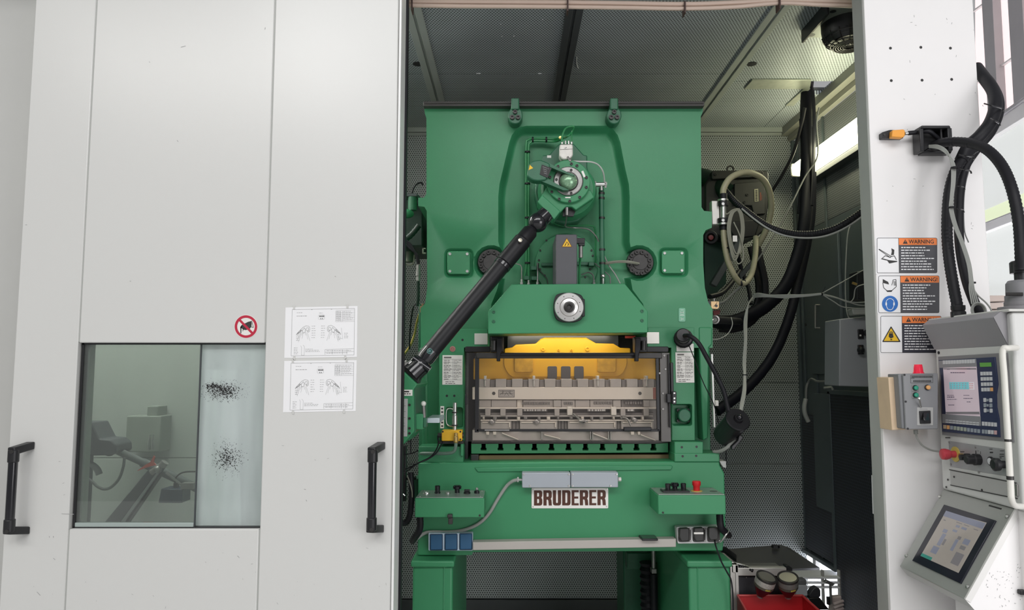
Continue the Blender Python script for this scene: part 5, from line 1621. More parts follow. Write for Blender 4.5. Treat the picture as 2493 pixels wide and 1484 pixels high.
part(ph, 'phone_body', MB().prism([(P(1561, 1312, 3.622).x, 3.60, zt_), (P(1600, 1312, 3.622).x, 3.60, zt_), (P(1597, 1312, 3.66).x, 3.684, zt_), (P(1557, 1312, 3.66).x, 3.684, zt_)], (0, 0, .010)), BLACK, bevel=.003)
part(ph, 'phone_screen', MB().prism([(P(1563, 1312, 3.622).x, 3.604, zt_ + .010), (P(1598, 1312, 3.622).x, 3.604, zt_ + .010), (P(1595, 1312, 3.66).x, 3.680, zt_ + .010), (P(1560, 1312, 3.66).x, 3.680, zt_ + .010)], (0, 0, .0006)), mat('dark_glass_screen', (.02, .02, .022), .08))

# black round plug on the right column and its lead to the hanging connector
YC = 3.66
bp_ = thing('round_plug', 'large round black plug on the right column above the white data plate', 'plug', P(1663, 850, 3.70))
part(bp_, 'plug_body', MB().lathe(P(1664, 824, 3.738), (-.25, -1, .12), [(M(YC, 21), 0), (M(YC, 22), .01), (M(YC, 22), .045), (M(YC, 17), .05), (M(YC, 17), .11), (M(YC, 15), .115), (.001, .116)], 26), BLACK, bevel=.001)
part(bp_, 'grip_ring', MB().lathe(P(1664, 824, 3.72), (-.25, -1, .12), [(M(YC, 22), 0), (M(YC, 24), .004), (M(YC, 24), .012), (M(YC, 22), .016), (.01, .016)], 14), RUBBER)
solo('plug_lead', 'thick black cable arcing from the round plug down to the hanging connector', 'cable', MB().tp([(1666, 817, 3.60), (1680, 818, 3.56), (1700, 834, 3.54), (1722, 872, 3.54), (1745, 915, 3.54), (1762, 952, 3.54), (1770, 985, 3.54), (1774, 1000, 3.54)], 5.6, 12, 8), RUBBER)
solo('retaining_cord', 'thin dark cord slanting from the round plug to the press flank', 'cord', MB().tp([(1678, 842, 3.64), (1690, 872, 3.70), (1712, 930, 3.69), (1738, 985, 3.69), (1752, 1040, 3.69), (1766, 1080, 3.70), (1768, 1130, 3.72)], 1.3, 6, 8), RUBBER)
hc = thing('hanging_connector', 'black cylindrical connector hanging right of the press by its cable', 'connector', P(1785, 1095, 3.6))
ca_, cb_ = P(1795, 1022, 3.52), P(1772, 1050, 3.62)
part(hc, 'connector_body', MB().rod(ca_, cb_ + (cb_ - ca_) * .4, M(3.55, 28), 24), BLACK, bevel=.004)
ax = (ca_ - cb_).normalized()
part(hc, 'end_cap', MB().lathe(ca_ - ax * .005, ax, [(M(3.5, 30), 0), (M(3.5, 30.5), .012), (M(3.5, 28), .016), (M(3.5, 12), .016), (M(3.5, 10), .03), (.001, .03)], 26), BLACKS)
part(hc, 'cap_latch', MB().ball(ca_ + ax * .028, M(3.5, 7), 12), BLACKG)
part(hc, 'neck', MB().rod(P(1773, 998, 3.54), P(1776, 1022, 3.56), M(3.55, 7), 12), DARKST)
part(hc, 'clamp', MB().pp([(1800, 1058), (1810, 1062), (1808, 1068), (1785, 1096), (1781, 1092), (1782, 1086), (1797, 1072)], 3.54, .03), BLACK, bevel=.003)
solo('braided_lead', 'grey braided lead curling from the hanging connector to the press flank', 'cable', MB().tp([(1790, 1066, 3.58), (1782, 1076, 3.60), (1768, 1090, 3.62), (1752, 1098, 3.66), (1738, 1099, 3.70)], 4.2, 10, 8), GREYC)
solo('flank_strip', 'bright white upright strip at the right flank of the press', 'strip', MB().pp([(1731, 861), (1736, 861), (1742, 1040), (1738, 1040)], 3.80, .03), mat('white_strip', (.88, .87, .84), .3), bevel=.002)  # upright white strip in one even colour
solo('cable_clip', 'small pale clip block beside the white strip on the press flank', 'clip', MB().bp(1741, 974, 1750, 988, 3.82, .04), ALUW, bevel=.003)
# ================================================================ TOP OF THE OPENING
for k, (dy, r, lab) in enumerate(((0, 6.0, 'upper beige-pink pipe across the top of the booth opening'), (11, 5.2, 'lower beige-pink pipe across the top of the booth opening'))):
    pts = [(940, 3 + dy * .8, 3.24), (1100, 4 + dy, 3.24), (1250, 5 + dy, 3.24), (1385, 6 + dy, 3.24), (1530, 8 + dy, 3.24), (1670, 10 + dy, 3.24), (1790, 6 + dy, 3.24), (1900, 0 + dy * .7, 3.24), (2000, 2 + dy * .9, 3.24), (2120, 6 + dy * .9, 3.24)]
    pi_ = solo('pipe', lab, 'pipe', MB().tp(pts, r, 12, 6), PINKPIPE, 'pipes across the opening')
    if k == 0:
        for (x, y) in ((1002, 9), (1382, 11), (1668, 15), (1899, 5)):
            m = MB().bp(x - 1.5, y - 13, x + 2, y + 15, 3.22, .05)
            part(pi_, 'pipe_tie', m, mat('brown_tie', (.06, .03, .025), .5), bevel=.001)
for k, (x, lab) in enumerate(((1012, 'white plastic clip above the pipes at the left end of the opening'), (1388, 'white plastic clip above the pipes over the middle of the press'), (1917, 'white plastic clip above the pipes near the fan'))):
    solo('pipe_clip', lab, 'clip', MB().bp(x - 5, -30, x + 6, 6, 3.27, .03), PAPER, 'clips above the pipes', bevel=.002)

# extractor fan under the ceiling, right
fan = thing('ceiling_fan', 'black round extractor fan with wire guard hanging under the ceiling', 'fan', R(2068, 70, ZC))
zf = ZC - .04
a, b = R(1956, 92, zf), R(2030, 20, zf)
e1 = (b - a)
e1 = Vector((0, e1.y, 0))
x0_, y0_ = a.x, min(a.y, b.y)
y1_ = max(a.y, b.y)
wf = (y1_ - y0_)
part(fan, 'mount_plate', MB().box((x0_, y0_, zf), (x0_ + wf, y1_, ZC - .001)), mat('fan_plate', (.26, .28, .25), .4, metal=.4), bevel=.003)
part(fan, 'plate_edge', MB().box((x0_ - .012, y0_, zf - .03), (x0_, y1_, ZC)), BLACK, bevel=.002)
for (fx, fy) in ((.10, .10), (.10, .9)):
    part(fan, 'plate_hole', MB().lathe((x0_ + wf * fx, y0_ + wf * fy, zf - .001), (0, 0, 1), [(.016, 0), (.016, .0008), (.001, .0008)], 14), BLACK)
fc = Vector((x0_ + wf * .52, y0_ + wf * .5, zf))
rf_ = wf * .40
part(fan, 'housing', MB().lathe(fc, (0, 0, -1), [(rf_ * 1.02, 0), (rf_ * 1.02, .03), (rf_ * .97, .07), (rf_ * .80, .105), (rf_ * .78, .095), (.01, .06)], 36), BLACK)
m = MB()
for k in range(9):
    rr = rf_ * (.97 - .09 * k)
    m.ring(fc - Vector((0, 0, .075 + .012 * min(k, 4))), (0, 0, 1), rr, .0032, 36, 5)
for k in range(16):
    t = 2 * math.pi * k / 16
    d = Vector((math.cos(t), math.sin(t), 0))
    m.tube([fc + d * rf_ * 1.0 - Vector((0, 0, .06)), fc + d * rf_ * .8 - Vector((0, 0, .105)), fc + d * rf_ * .2 - Vector((0, 0, .125))], .0028, 5, 3)
part(fan, 'wire_guard', m, DARKST)
for k in range(5):
    t = 2 * math.pi * k / 5
    d, n = Vector((math.cos(t), math.sin(t), 0)), Vector((-math.sin(t), math.cos(t), 0))
    part(fan, 'blade', MB().prism([fc + d * .06 - Vector((0, 0, .05)), fc + d * rf_ * .9 - n * .05 - Vector((0, 0, .04)), fc + d * rf_ * .9 + n * .06 - Vector((0, 0, .07)), fc + d * .06 + n * .04 - Vector((0, 0, .07))], (0, 0, .003)), BLACK)
part(fan, 'hub', MB().frustum(fc - Vector((0, 0, .03)), (0, 0, -1), .07, .065, .06, 20), BLACK)

# fluorescent batten on the side wall
XLAMP = XR - .10
la_, lb_ = Q(1946, 408, XLAMP), Q(2100, 308, XLAMP)
lz = (la_.z + lb_.z) / 2
y0_, y1_ = lb_.y - .35, la_.y
lamp = thing('batten_lamp', 'lit fluorescent batten lamp on the right booth wall', 'lamp', (XLAMP, (y0_ + y1_) / 2, lz - .06))


def batten(t, X, ya, yb, z, s_):
    part(t, 'diffuser', MB().prism([(X - s_ * .05, ya, z - .035), (X - s_ * .06, ya, z + .01), (X - s_ * .03, ya, z + .045), (X + s_ * .04, ya, z + .045), (X + s_ * .04, ya, z - .05), (X - s_ * .02, ya, z - .05)], (0, yb - ya, 0)), TUBE, bevel=.008)
    part(t, 'back_tray', MB().box((X + s_ * .042, ya - .02, z - .065), (X + s_ * .098, yb + .02, z + .06)), OFFW, bevel=.004)
    part(t, 'end_cap', MB().box((X - s_ * .055, yb + .001, z - .05), (X + s_ * .04, yb + .03, z + .045)), mat('cream_end_cap', (.75, .74, .62), .4), bevel=.012, seg=3)
    part(t, 'end_cap', MB().box((X - s_ * .055, ya - .03, z - .05), (X + s_ * .04, ya - .001, z + .045)), mat('cream_end_cap', (.75, .74, .62), .4), bevel=.012, seg=3)


batten(lamp, XLAMP, y0_, y1_, lz, 1)
part(lamp, 'shadow_bar', MB().box((XLAMP + .03, y0_ + .1, lz - .11), (XR - .002, y1_ - .02, lz - .075)), DKTRIM, bevel=.003)  # dark bar in place of the shadow band under the lamp
lamp2 = thing('batten_lamp', 'lit fluorescent batten lamp on the left booth wall, behind the sliding door', 'lamp', (XL + .1, 4.6, 2.9))
batten(lamp2, XL + .10, 4.65, 5.3, 3.0, -1)
fill_lamp = thing('batten_lamp', 'unseen white fill lamp added under the booth ceiling behind the sliding door', 'lamp', (-2.1, 3.7, ZC - .1))  # lamp added to brighten the compartment behind the door glass
part(fill_lamp, 'diffuser', MB().box((-3.1, 3.62, ZC - .09), (-1.1, 3.78, ZC - .045)), TUBEW, bevel=.01)
part(fill_lamp, 'back_tray', MB().box((-3.12, 3.6, ZC - .044), (-1.08, 3.8, ZC - .001)), OFFW, bevel=.004)

# ================================================================ RIGHT OF THE PRESS: motor and hoses
YM = 4.75
mo = thing('drive_motor', 'dark grey motor block with an eye bolt behind the press on the right', 'motor', P(1800, 585, 5.0))
part(mo, 'motor_body', MB().pp(rnd([(1716, 448), (1738, 416), (1868, 414), (1872, 420), (1872, 500), (1862, 560), (1840, 580), (1770, 582), (1716, 560)], 6), YM, .6), mat('dark_motor', (.018, .019, .019), .45, mottle=.1), bevel=.01)
part(mo, 'motor_face', MB().pp([(1788, 446), (1862, 440), (1864, 520), (1836, 522), (1830, 500), (1788, 498)], YM - .02, .03), mat('dark_motor_face', (.028, .028, .027), .4), bevel=.004)
part(mo, 'end_shield', MB().pp(rnd([(1733, 415), (1858, 414), (1858, 430), (1733, 436)], 5), YM - .03, .06), mat('dark_motor_face', (.028, .028, .027), .4), bevel=.004)
part(mo, 'foot_block', MB().pp([(1765, 540), (1852, 532), (1840, 575), (1790, 582)], YM - .06, .1), BLACK, bevel=.008)
part(mo, 'eye_bolt', MB().ring(P(1778, 412, YM + .05), (0, 1, 0), M(YM, 8), M(YM, 2.4), 18), DARKST)
pl = part(mo, 'name_plate', MB().pp([(1836, 460), (1846, 459), (1847, 490), (1837, 491)], YM - .024, .003), mat('cream_plate', (.45, .42, .30), .4), bevel=.001)
m = MB()
for k in range(7):
    flat_px(m, [(1839, 463 + k * 3.8), (1844, 463 + k * 3.8), (1844, 465.4 + k * 3.8), (1839, 465.4 + k * 3.8)], YM - .024)
part(pl, 'print', m, INK)['kind'] = 'stuff'
part(mo, 'red_print', flat_px(flat_px(MB(), [(1850, 468), (1853, 468), (1853, 488), (1850, 488)], YM - .0205), [(1854, 474), (1855, 474), (1855, 486), (1854, 486)], YM - .0205), mat('dull_red_print', (.25, .06, .03), .5))
for (x, y, Y_) in ((1742, 425, YM - .03), (1854, 422, YM - .03), (1819, 474, YM - .02), (1812, 492, YM - .02)):
    bolt_px(mo, x, y, 3.6, Y_, DARKST, .008)
part(mo, 'cooling_duct', MB().tp([(1700, 430, 4.9), (1730, 440, 4.85), (1770, 470, 4.75)], 24, 14, 6), mat('dark_green_duct', (.012, .03, .022), .4))
wv_ = solo('pulley_wheel', 'dark ring with a red centre at the press flank under the motor', 'wheel', MB().ring(P(1730, 578, 4.3), (0, 1, 0), M(4.3, 13), M(4.3, 5), 24), RUBBER)
part(wv_, 'red_hub', MB().lathe(P(1729, 579, 4.3), (0, -1, 0), [(M(4.3, 7), 0), (M(4.3, 6), .02), (.001, .021)], 16), mat('dark_red_hub', (.18, .015, .018), .4))
# bracket with hose clamps
br = thing('hose_bracket', 'bright aluminium bracket with two black hose clamps beside the press shoulder', 'bracket', P(1746, 545, 3.95))
YBk = 3.95
part(br, 'bracket_plate', MB().bp(1733, 488, 1752, 546, YBk, .05), ALU, bevel=.004)
part(br, 'sleeve', MB().rod(P(1761, 484, YBk - .01), P(1761, 546, YBk - .01), M(YBk, 7), 16), STEEL)
for y in (496, 536):
    cl = part(br, 'hose_clamp', MB().frustum(P(1760, y, YBk - .01) - Vector((0, 0, .012)), (0, 0, 1), M(YBk, 13), M(YBk, 13), .022, 20), BLACK)
    part(cl, 'clamp_screw', MB().lathe(P(1760, y, YBk - .036), (0, -1, 0), [(.008, 0), (.008, .004), (.001, .004)], 10), STEEL)
    part(br, 'clamp_plate', MB().frustum(P(1760, y + (9 if y > 510 else -9), YBk - .01) - Vector((0, 0, .006)), (0, 0, 1), M(YBk, 13), M(YBk, 13), .010, 20), STEEL)
bh = thing('beige_hose', 'thick beige hose bent in a big loop beside the press shoulder', 'hose', P(1800, 690, 4.1))
part(bh, 'upper_loop', MB().tp([(1760, 478, 3.95), (1762, 458, 3.95), (1776, 435, 3.96), (1800, 422, 3.98), (1826, 420, 4.0), (1855, 434, 4.05), (1872, 462, 4.1), (1878, 498, 4.15), (1874, 530, 4.2), (1864, 562, 4.25), (1846, 596, 4.3)], 7.5, 14, 8), BEIGEH)
part(bh, 'lower_loop', MB().tp([(1761, 556, 3.95), (1763, 588, 3.95), (1770, 628, 3.97), (1784, 664, 4.0), (1800, 686, 4.05), (1814, 688, 4.08), (1828, 670, 4.12), (1836, 640, 4.15), (1840, 606, 4.2), (1840, 575, 4.25)], 7.2, 14, 8, rf=(.008, .95)), BEIGEH)
for (x, y, Y_) in ((1761, 480, 3.95), (1761, 553, 3.95)):
    part(bh, 'hose_collar', MB().frustum(P(x, y, Y_) - Vector((0, 0, .015)), (0, 0, 1), M(Y_, 9.5), M(Y_, 9.5), .034, 18), RUBBER)
for (x, y, Y_, ax) in ((1768, 604, 3.96, (.1, 0, 1)), (1803, 688, 4.05, (1, 0, .3)), (1812, 688, 4.08, (1, 0, 0))):
    part(bh, 'hose_tie', MB().frustum(P(x, y, Y_) - Vector(ax).normalized() * .004, ax, M(Y_, 8.6), M(Y_, 8.6), .008, 16), RUBBER)
ck = thing('cable_coil', 'loose coil of thin olive cable hanging from the hose bracket', 'cable', P(1790, 640, 4.0))
rg = random.Random(9)
for k in range(4):
    dx_, dy_ = rg.uniform(-3, 4), rg.uniform(-4, 6)
    c = [(1796 + dx_, 508, 3.93), (1781 + dx_, 520, 3.92), (1774 + dx_, 556, 3.91), (1780 + dx_, 600 + dy_, 3.92), (1790 + dx_, 624 + dy_ * 2, 3.93), (1801 + dx_, 608 + dy_, 3.94), (1808 + dx_, 560, 3.94), (1804 + dx_, 522, 3.93), (1795 + dx_, 507, 3.93)]
    part(ck, 'turn', MB().tp(c, 1.9, 6, 6), CABLEG)
part(ck, 'tail', MB().tp([(1795, 508, 3.93), (1782, 512, 3.92), (1772, 520, 3.93), (1766, 520, 3.94)], 1.9, 6, 6).tp([(1786, 540, 3.91), (1800, 570, 3.92), (1808, 600, 3.93), (1809, 630, 3.94), (1798, 642, 3.95), (1788, 630, 3.94)], 1.6, 6, 6), CABLEG)
part(ck, 'tag', MB().bp(1784, 573, 1795, 588, 3.90, .004), ALUW, bevel=.001)
# black corrugated hose and silver cable towards the post
solo('corrugated_hose', 'black corrugated hose sagging from the motor towards the right post', 'hose', MB().tp([(1764, 462, 4.1), (1790, 492, 4.05), (1820, 516, 4.0), (1860, 545, 3.95), (1900, 562, 3.9), (1950, 570, 3.85), (2000, 566, 3.8), (2050, 548, 3.75), (2120, 500, 3.7)], 8.5, 14, 8, rf=(.006, .90)), RUBBER, 'black hoses right of the press')
solo('braided_lead', 'thin silvery lead following under the black corrugated hose', 'cable', MB().tp([(1806, 508, 4.0), (1835, 532, 3.96), (1870, 556, 3.92), (1910, 573, 3.88), (1960, 579, 3.83), (2010, 574, 3.78), (2060, 553, 3.74), (2120, 512, 3.69)], 2.4, 8, 8), GREYC)
# big sleeved bundles from the ceiling hole
sl1 = [(1968, 190, 4.75), (1963, 240, 4.75), (1962, 300, 4.7), (1966, 400, 4.65), (1962, 480, 4.62), (1958, 540, 4.6), (1945, 610, 4.6), (1915, 690, 4.58), (1870, 740, 4.56), (1820, 770, 4.55), (1770, 786, 4.55), (1735, 780, 4.58)]
cb1 = thing('cable_bundle', 'wide black sleeved cable bundle hanging from the ceiling opening and curving back to the press', 'cable bundle', P(1900, 790, 4.6))
part(cb1, 'sleeve', MB().tp(sl1, 19, 16, 8, flat=.7), CLOTHB)
part(cb1, 'loose_strip', MB().tp([(1972, 192, 4.66), (1980, 240, 4.64), (1982, 320, 4.62), (1980, 420, 4.60), (1976, 500, 4.60)], 8, 8, 6, flat=.4), CLOTHB)
part(cb1, 'loop_cable', MB().tp([(1950, 290, 4.7), (1954, 360, 4.66), (1952, 430, 4.64), (1946, 520, 4.62)], 5, 8, 6), RUBBER)
cb2 = solo('cable_bundle', 'second black sleeved bundle sweeping down behind to the lower press flank', 'cable bundle', MB().tp([(1976, 420, 4.72), (1974, 520, 4.72), (1962, 600, 4.70), (1942, 690, 4.68), (1922, 770, 4.64), (1890, 850, 4.6), (1850, 910, 4.56), (1800, 960, 4.5), (1745, 1000, 4.45)], 14, 14, 8, flat=.8), CLOTHB, 'black hoses right of the press')
for k, (q, r_, m_, lab) in enumerate((
    ([(1960, 262, 4.6), (1952, 300, 4.65), (1932, 370, 4.7), (1905, 425, 4.75), (1876, 470, 4.8)], 4, RUBBER, 'thin black cable slanting from the ceiling opening behind the beige hose'),
    ([(1994, 262, 4.5), (1988, 300, 4.5), (1990, 380, 4.5), (1960, 430, 4.5), (1920, 510, 4.4), (1880, 580, 4.35), (1836, 645, 4.3)], 2.0, GREYCD, 'thin grey cable slanting from the lamp end down behind the beige hose'),
    ([(1840, 590, 4.6), (1852, 640, 4.6), (1862, 690, 4.6), (1858, 740, 4.6), (1830, 782, 4.6), (1790, 800, 4.6), (1752, 800, 4.6)], 9, RUBBER, 'black hose loop curling below the beige hose'),
    ([(1826, 600, 4.7), (1838, 650, 4.7), (1846, 700, 4.7), (1838, 745, 4.7), (1800, 770, 4.7), (1745, 775, 4.7)], 7, RUBBER, 'inner black hose loop below the beige hose'),
    ([(1780, 590, 4.65), (1796, 620, 4.65), (1806, 660, 4.65), (1822, 700, 4.6), (1828, 740, 4.55)], 5, CLOTHB, 'black hose hanging straight behind the olive coil'),
    ([(1735, 740, 4.2), (1760, 735, 4.25), (1786, 712, 4.3), (1812, 690, 4.3)], 3.5, GREYCD, 'grey ribbed hose rising from the press flank to the beige hose'),
    ([(1728, 722, 4.2), (1758, 712, 4.3), (1784, 684, 4.4), (1800, 660, 4.5)], 6, RUBBER, 'short black hose between press flank and beige hose loop'))):
    solo('cable' if r_ < 4.5 else 'hose', lab, 'cable' if r_ < 4.5 else 'hose', MB().tp(q, r_, 10, 8), m_, 'black hoses right of the press' if m_ is RUBBER else None)
solo('guard_strut', 'dark slanting bar behind the beige hose loop', 'bar', MB().prism([P(1730, 690, 4.5), P(1800, 575, 4.5), P(1812, 582, 4.5), P(1745, 698, 4.5)], (0, .05, 0)), DKTRIM, bevel=.004)
solo('guard_strut', 'lower dark flat bar crossing the hose loop from upper right', 'bar', MB().prism([P(1800, 668, 4.45), P(1838, 626, 4.45), P(1838, 640, 4.45), P(1804, 680, 4.45)], (0, .04, 0)), DKTRIM, bevel=.004)
solo('oil_pipe', 'dark green vertical channel at the press flank behind the bracket', 'channel', MB().pp([(1714, 590), (1770, 570), (1768, 690), (1730, 725), (1716, 720)], 4.9, .1), mat('dark_green_channel', (.012, .05, .035), .45), bevel=.004)
gg = thing('pressure_gauge', 'small brass-coloured square gauge on the right press flank', 'gauge', P(1741, 750, 3.78))
part(gg, 'case', MB().pp([(1731, 733), (1751, 733), (1751, 748), (1747, 752), (1731, 751)], 3.76, .03), mat('aged_brass_case', (.62, .42, .22), .4, metal=.3), bevel=.002)
part(gg, 'dial', MB().lathe(P(1744, 744, 3.759), (0, -1, 0), [(M(3.76, 3.4), 0), (M(3.76, 3.2), .002), (.001, .002)], 14), DARKST)
part(gg, 'needle', lines_px(MB(), [(1738, 746, 1746, 736)], 1, 3.758), INK)
part(gg, 'pipe_stub', MB().rod(P(1739, 733, 3.775), P(1739, 726, 3.775), M(3.76, 2.5), 8), STEELD)
part(gg, 'backing', MB().bp(1720, 732, 1732, 752, 3.765, .03), BLACK, bevel=.002)
rf2 = thing('hose_coupling', 'steel hose coupling at the press flank under the gauge', 'coupling', P(1741, 784, 3.9))
part(rf2, 'coupling_ring', MB().lathe(P(1741, 778, 3.86), (-.35, -1, 0), [(M(3.86, 10), 0), (M(3.86, 11), .012), (M(3.86, 8), .014), (M(3.86, 5), .004), (.001, .004)], 20), STEELD)
part(rf2, 'coupling_bolt', MB().ball(P(1735, 778, 3.84), M(3.86, 3), 10), STEEL)
part(rf2, 'coupling_hose', MB().tp([(1742, 778, 3.88), (1770, 780, 4.1), (1800, 782, 4.4)], 9, 12, 6), RUBBER)
solo('thin_wire', 'thin grey wire looping under the hose coupling', 'wire', MB().tp([(1780, 772, 4.1), (1783, 790, 4.05), (1772, 812, 4.0), (1752, 824, 3.9), (1735, 826, 3.85)], 1.2, 6, 8), GREYC)
solo('reflector', 'small dark red reflector patch behind the press flank', 'reflector', MB().pp([(1736, 756), (1754, 754), (1752, 764), (1738, 768)], 4.3, .01), mat('dark_red_grid', (.20, .03, .03), .5), bevel=.001)

# grey wire runs
wr_ = thing('wire_loom', 'bundle of thin grey wires stretched level from hoses to the right post', 'wire', P(1900, 720, 4.2))
for k in range(4):
    o_ = (k - 1.5) * 2.0
    part(wr_, 'wire', MB().tp([(1832, 722 + o_, 4.3), (1845, 718 + o_ * 1.5, 4.28), (1875, 720 + o_ * .8, 4.25), (1910, 721 + o_ * 1.2, 4.2), (1960, 719 + o_ * .7, 4.15), (2001, 715 + o_ * .5, 4.1)], 1.3, 6, 6), GREYC)
for q in ([(2001, 714, 4.1), (2040, 692, 4.1), (2100, 658, 4.1), (2130, 640, 4.1)], [(2001, 715, 4.1), (2030, 722, 4.1), (2060, 732, 4.1), (2080, 736, 4.1), (2110, 735, 4.1)], [(2001, 716, 4.1), (2030, 734, 4.1), (2050, 746, 4.1), (2080, 750, 4.1), (2110, 750, 4.1)], [(2001, 716, 4.1), (2035, 724, 4.1), (2065, 735, 4.1), (2078, 726, 4.1), (2084, 700, 4.1), (2110, 690, 4.1)], [(2001, 717, 4.1), (2040, 726, 4.1), (2090, 742, 4.1), (2120, 742, 4.1)]):
    part(wr_, 'wire', MB().tp(q, 1.4, 6, 6), GREYC)
part(wr_, 'wire_tie', MB().frustum(P(2001, 715, 4.1) - Vector((.003, 0, 0)), (1, 0, 0), M(4.1, 4), M(4.1, 4), .006, 10).rod(P(2001, 715, 4.1), P(2009, 698, 4.1), .0014, 5), RUBBER)
wv2 = thing('wire_loom', 'bundle of grey wires dropping from the level loom to the hanging connector', 'wire', P(1815, 1000, 3.9))
for k in range(3):
    o_ = (k - 1) * 3.0
    part(wv2, 'wire', MB().tp([(1834, 724 + o_, 4.3), (1822, 740, 4.25), (1815 + o_, 780, 4.2), (1815 + o_ * .8, 830, 4.1), (1812 + o_, 880, 4.0), (1813 + o_ * .6, 912, 3.9), (1812 + o_, 950, 3.75), (1806 + o_, 985, 3.62), (1802 + o_ * .5, 1008, 3.54)], 2.0, 6, 6), GREYC)
part(wv2, 'wire_tie', MB().frustum(P(1813, 912, 3.9) - Vector((0, 0, .003)), (0, 0, 1), M(3.9, 6), M(3.9, 6), .006, 12), RUBBER)
solo('cable', 'single grey cable hanging along the side wall to the grey switch cabinet', 'cable', MB().tp([(2085, 520, 4.25), (2066, 560, 4.25), (2060, 620, 4.25), (2058, 700, 4.25), (2062, 760, 4.25), (2076, 782, 4.25), (2110, 796, 4.2)], 1.6, 6, 8), GREYC)

# grey switch cabinet on the side wall
sc = thing('switch_cabinet', 'grey wall cabinet with black rotary switches beside the right post', 'cabinet', P(2085, 945, 4.2))
YW = 4.16
part(sc, 'case', MB().pp([(2044, 776), (2160, 764), (2160, 943), (2043, 939)], YW, .2), CABGREY, bevel=.006)
for (y) in (813, 851):
    part(sc, 'switch_plate', MB().bp(2090, y - 12, 2103, y + 11, YW - .012, .012), BLACK, bevel=.002)
part(sc, 'rotary_switch', MB().lathe(P(2096, 852, YW - .012), (-.5, -1, 0), [(M(YW, 9), 0), (M(YW, 8), .04), (M(YW, 4), .05), (.001, .06)], 14), BLACK)
part(sc, 'rotary_switch', MB().lathe(P(2112, 810, YW - .012), (-.5, -1, 0), [(M(YW, 9), 0), (M(YW, 8), .04), (M(YW, 4), .05), (.001, .06)], 14), BLACK)
part(sc, 'indicator', MB().bp(2093, 814, 2097, 818, YW - .014, .003), PLATEW)
part(sc, 'red_edge', MB().bp(2094, 842, 2096, 860, YW - .0145, .002), mat('dull_red_print', (.25, .06, .03), .5))
cr = solo('cable_tray_box', 'small pale terminal tray on top of the grey switch cabinet', 'box', MB().pp(rnd([(2074, 751), (2120, 748), (2120, 764), (2078, 766)], 4), 4.1, .06), GREYC, bevel=.004)
solo('dark_panel_box', 'dark box with wires entering beside the right post', 'box', MB().pp([(2086, 660), (2140, 655), (2140, 735), (2086, 728)], 4.18, .1), mat('near_black_box', (.02, .022, .026), .5), bevel=.004)
solo('brass_ferrule', 'little brass wire end above the terminal tray', 'ferrule', MB().rod(P(2075, 688, 4.1), P(2086, 692, 4.1), M(4.1, 3), 10), BRASS)
solo('cabinet_cable', 'grey cable leaving the switch cabinet, wavy, down the corner of the side wall', 'cable', MB().tp([(2044, 920, 4.25), (2030, 922, 4.3), (2010, 928, 4.5), (1990, 928, 4.7), (1976, 922, 4.85), (1968, 930, 4.9), (1963, 945, 4.9), (1962, 972, 4.9)], 3, 8, 8), GREYCD)
solo('conduit_sleeve', 'short curved grey conduit end low on the side wall', 'conduit', MB().tp([(1962, 970, 4.9), (1958, 990, 4.9), (1960, 1008, 4.9), (1968, 1026, 4.9)], 5.2, 12, 8), GREYC)
solo('wall_hook', 'small grey hook bar under the switch cabinet', 'hook', MB().rod(P(2005, 944, 4.7), P(2024, 942, 4.7), M(4.7, 2.6), 10).rod(P(2024, 942, 4.7), P(2028, 948, 4.7), M(4.7, 2.6), 10), GREYC)
solo('notice_strip', 'bright white notice strip at the edge of the right post', 'notice', MB().prism([P(2123, 1156, 3.20), P(2133, 1160, 3.20), P(2136, 1254, 3.20), P(2126, 1250, 3.20)], (0, .006, 0)), PAPER)

# ================================================================ LEFT OF THE PRESS
hu = thing('pump_unit', 'dark green pump with curved casing between door edge and press shoulder', 'pump', P(1000, 560, 4.3))
part(hu, 'pump_body', MB().pp(rnd([(940, 478), (1022, 474), (1030, 500), (1030, 600), (940, 600)], 6), 4.3, .5), mat('very_dark_green', (.010, .030, .020), .4, mottle=.2), bevel=.01)
part(hu, 'pump_neck', MB().rod(P(1004, 480, 4.2), P(1004, 512, 4.2), M(4.2, 11), 18), GREEN_D)
part(hu, 'pump_dome', MB().ball(P(988, 520, 4.15), M(4.15, 17), 18, (1.2, 1, .7)), GREEN_R)
part(hu, 'pump_flange', MB().bp(976, 470, 1016, 478, 4.18, .1), DKTRIM, bevel=.004)
part(hu, 'suction_hose', MB().tp([(1020, 548, 4.1), (1000, 572, 4.1), (975, 590, 4.1)], 8, 12, 8, rf=(.01, .85)), mat('very_dark_green', (.010, .030, .020), .4))
solo('lifting_wire', 'thin dark wire arch above the green pump', 'wire', MB().tp([(1003, 480, 4.3), (1004, 465, 4.3), (1012, 450, 4.3), (1024, 444, 4.3), (1030, 450, 4.3)], 2.4, 8, 8), RUBBER)
solo('oil_filter', 'grey cylindrical oil filter in a wire loop left of the press', 'filter', MB().lathe(P(995, 640, 4.5), (0, 0, 1), [(.01, 0), (M(4.5, 11), .006), (M(4.5, 12), .02), (M(4.5, 12), M(4.5, 46)), (.001, M(4.5, 47))], 20), mat('olive_grey_can', (.20, .20, .17), .35, metal=.4))
solo('wire_loop', 'pale bent wire loop around the grey oil filter', 'wire', MB().tp([(978, 590, 4.4), (980, 620, 4.4), (984, 638, 4.4), (996, 645, 4.4), (1006, 640, 4.4), (1009, 620, 4.4)], 1.8, 8, 6), CABLEG)
for k in range(3):
    solo('cable', ('upper', 'middle', 'lower')[k] + ' of three black cables curving down beside the left press flank', 'cable', MB().tp([(960, 566 + k * 5, 3.95), (980, 577 + k * 5, 3.95), (1000, 596 + k * 5, 3.95), (1013 + k * 1.5, 620, 3.95), (1017 + k * 1.5, 642, 3.95)], 2.8, 8, 8), RUBBER, 'black cables left of the press')
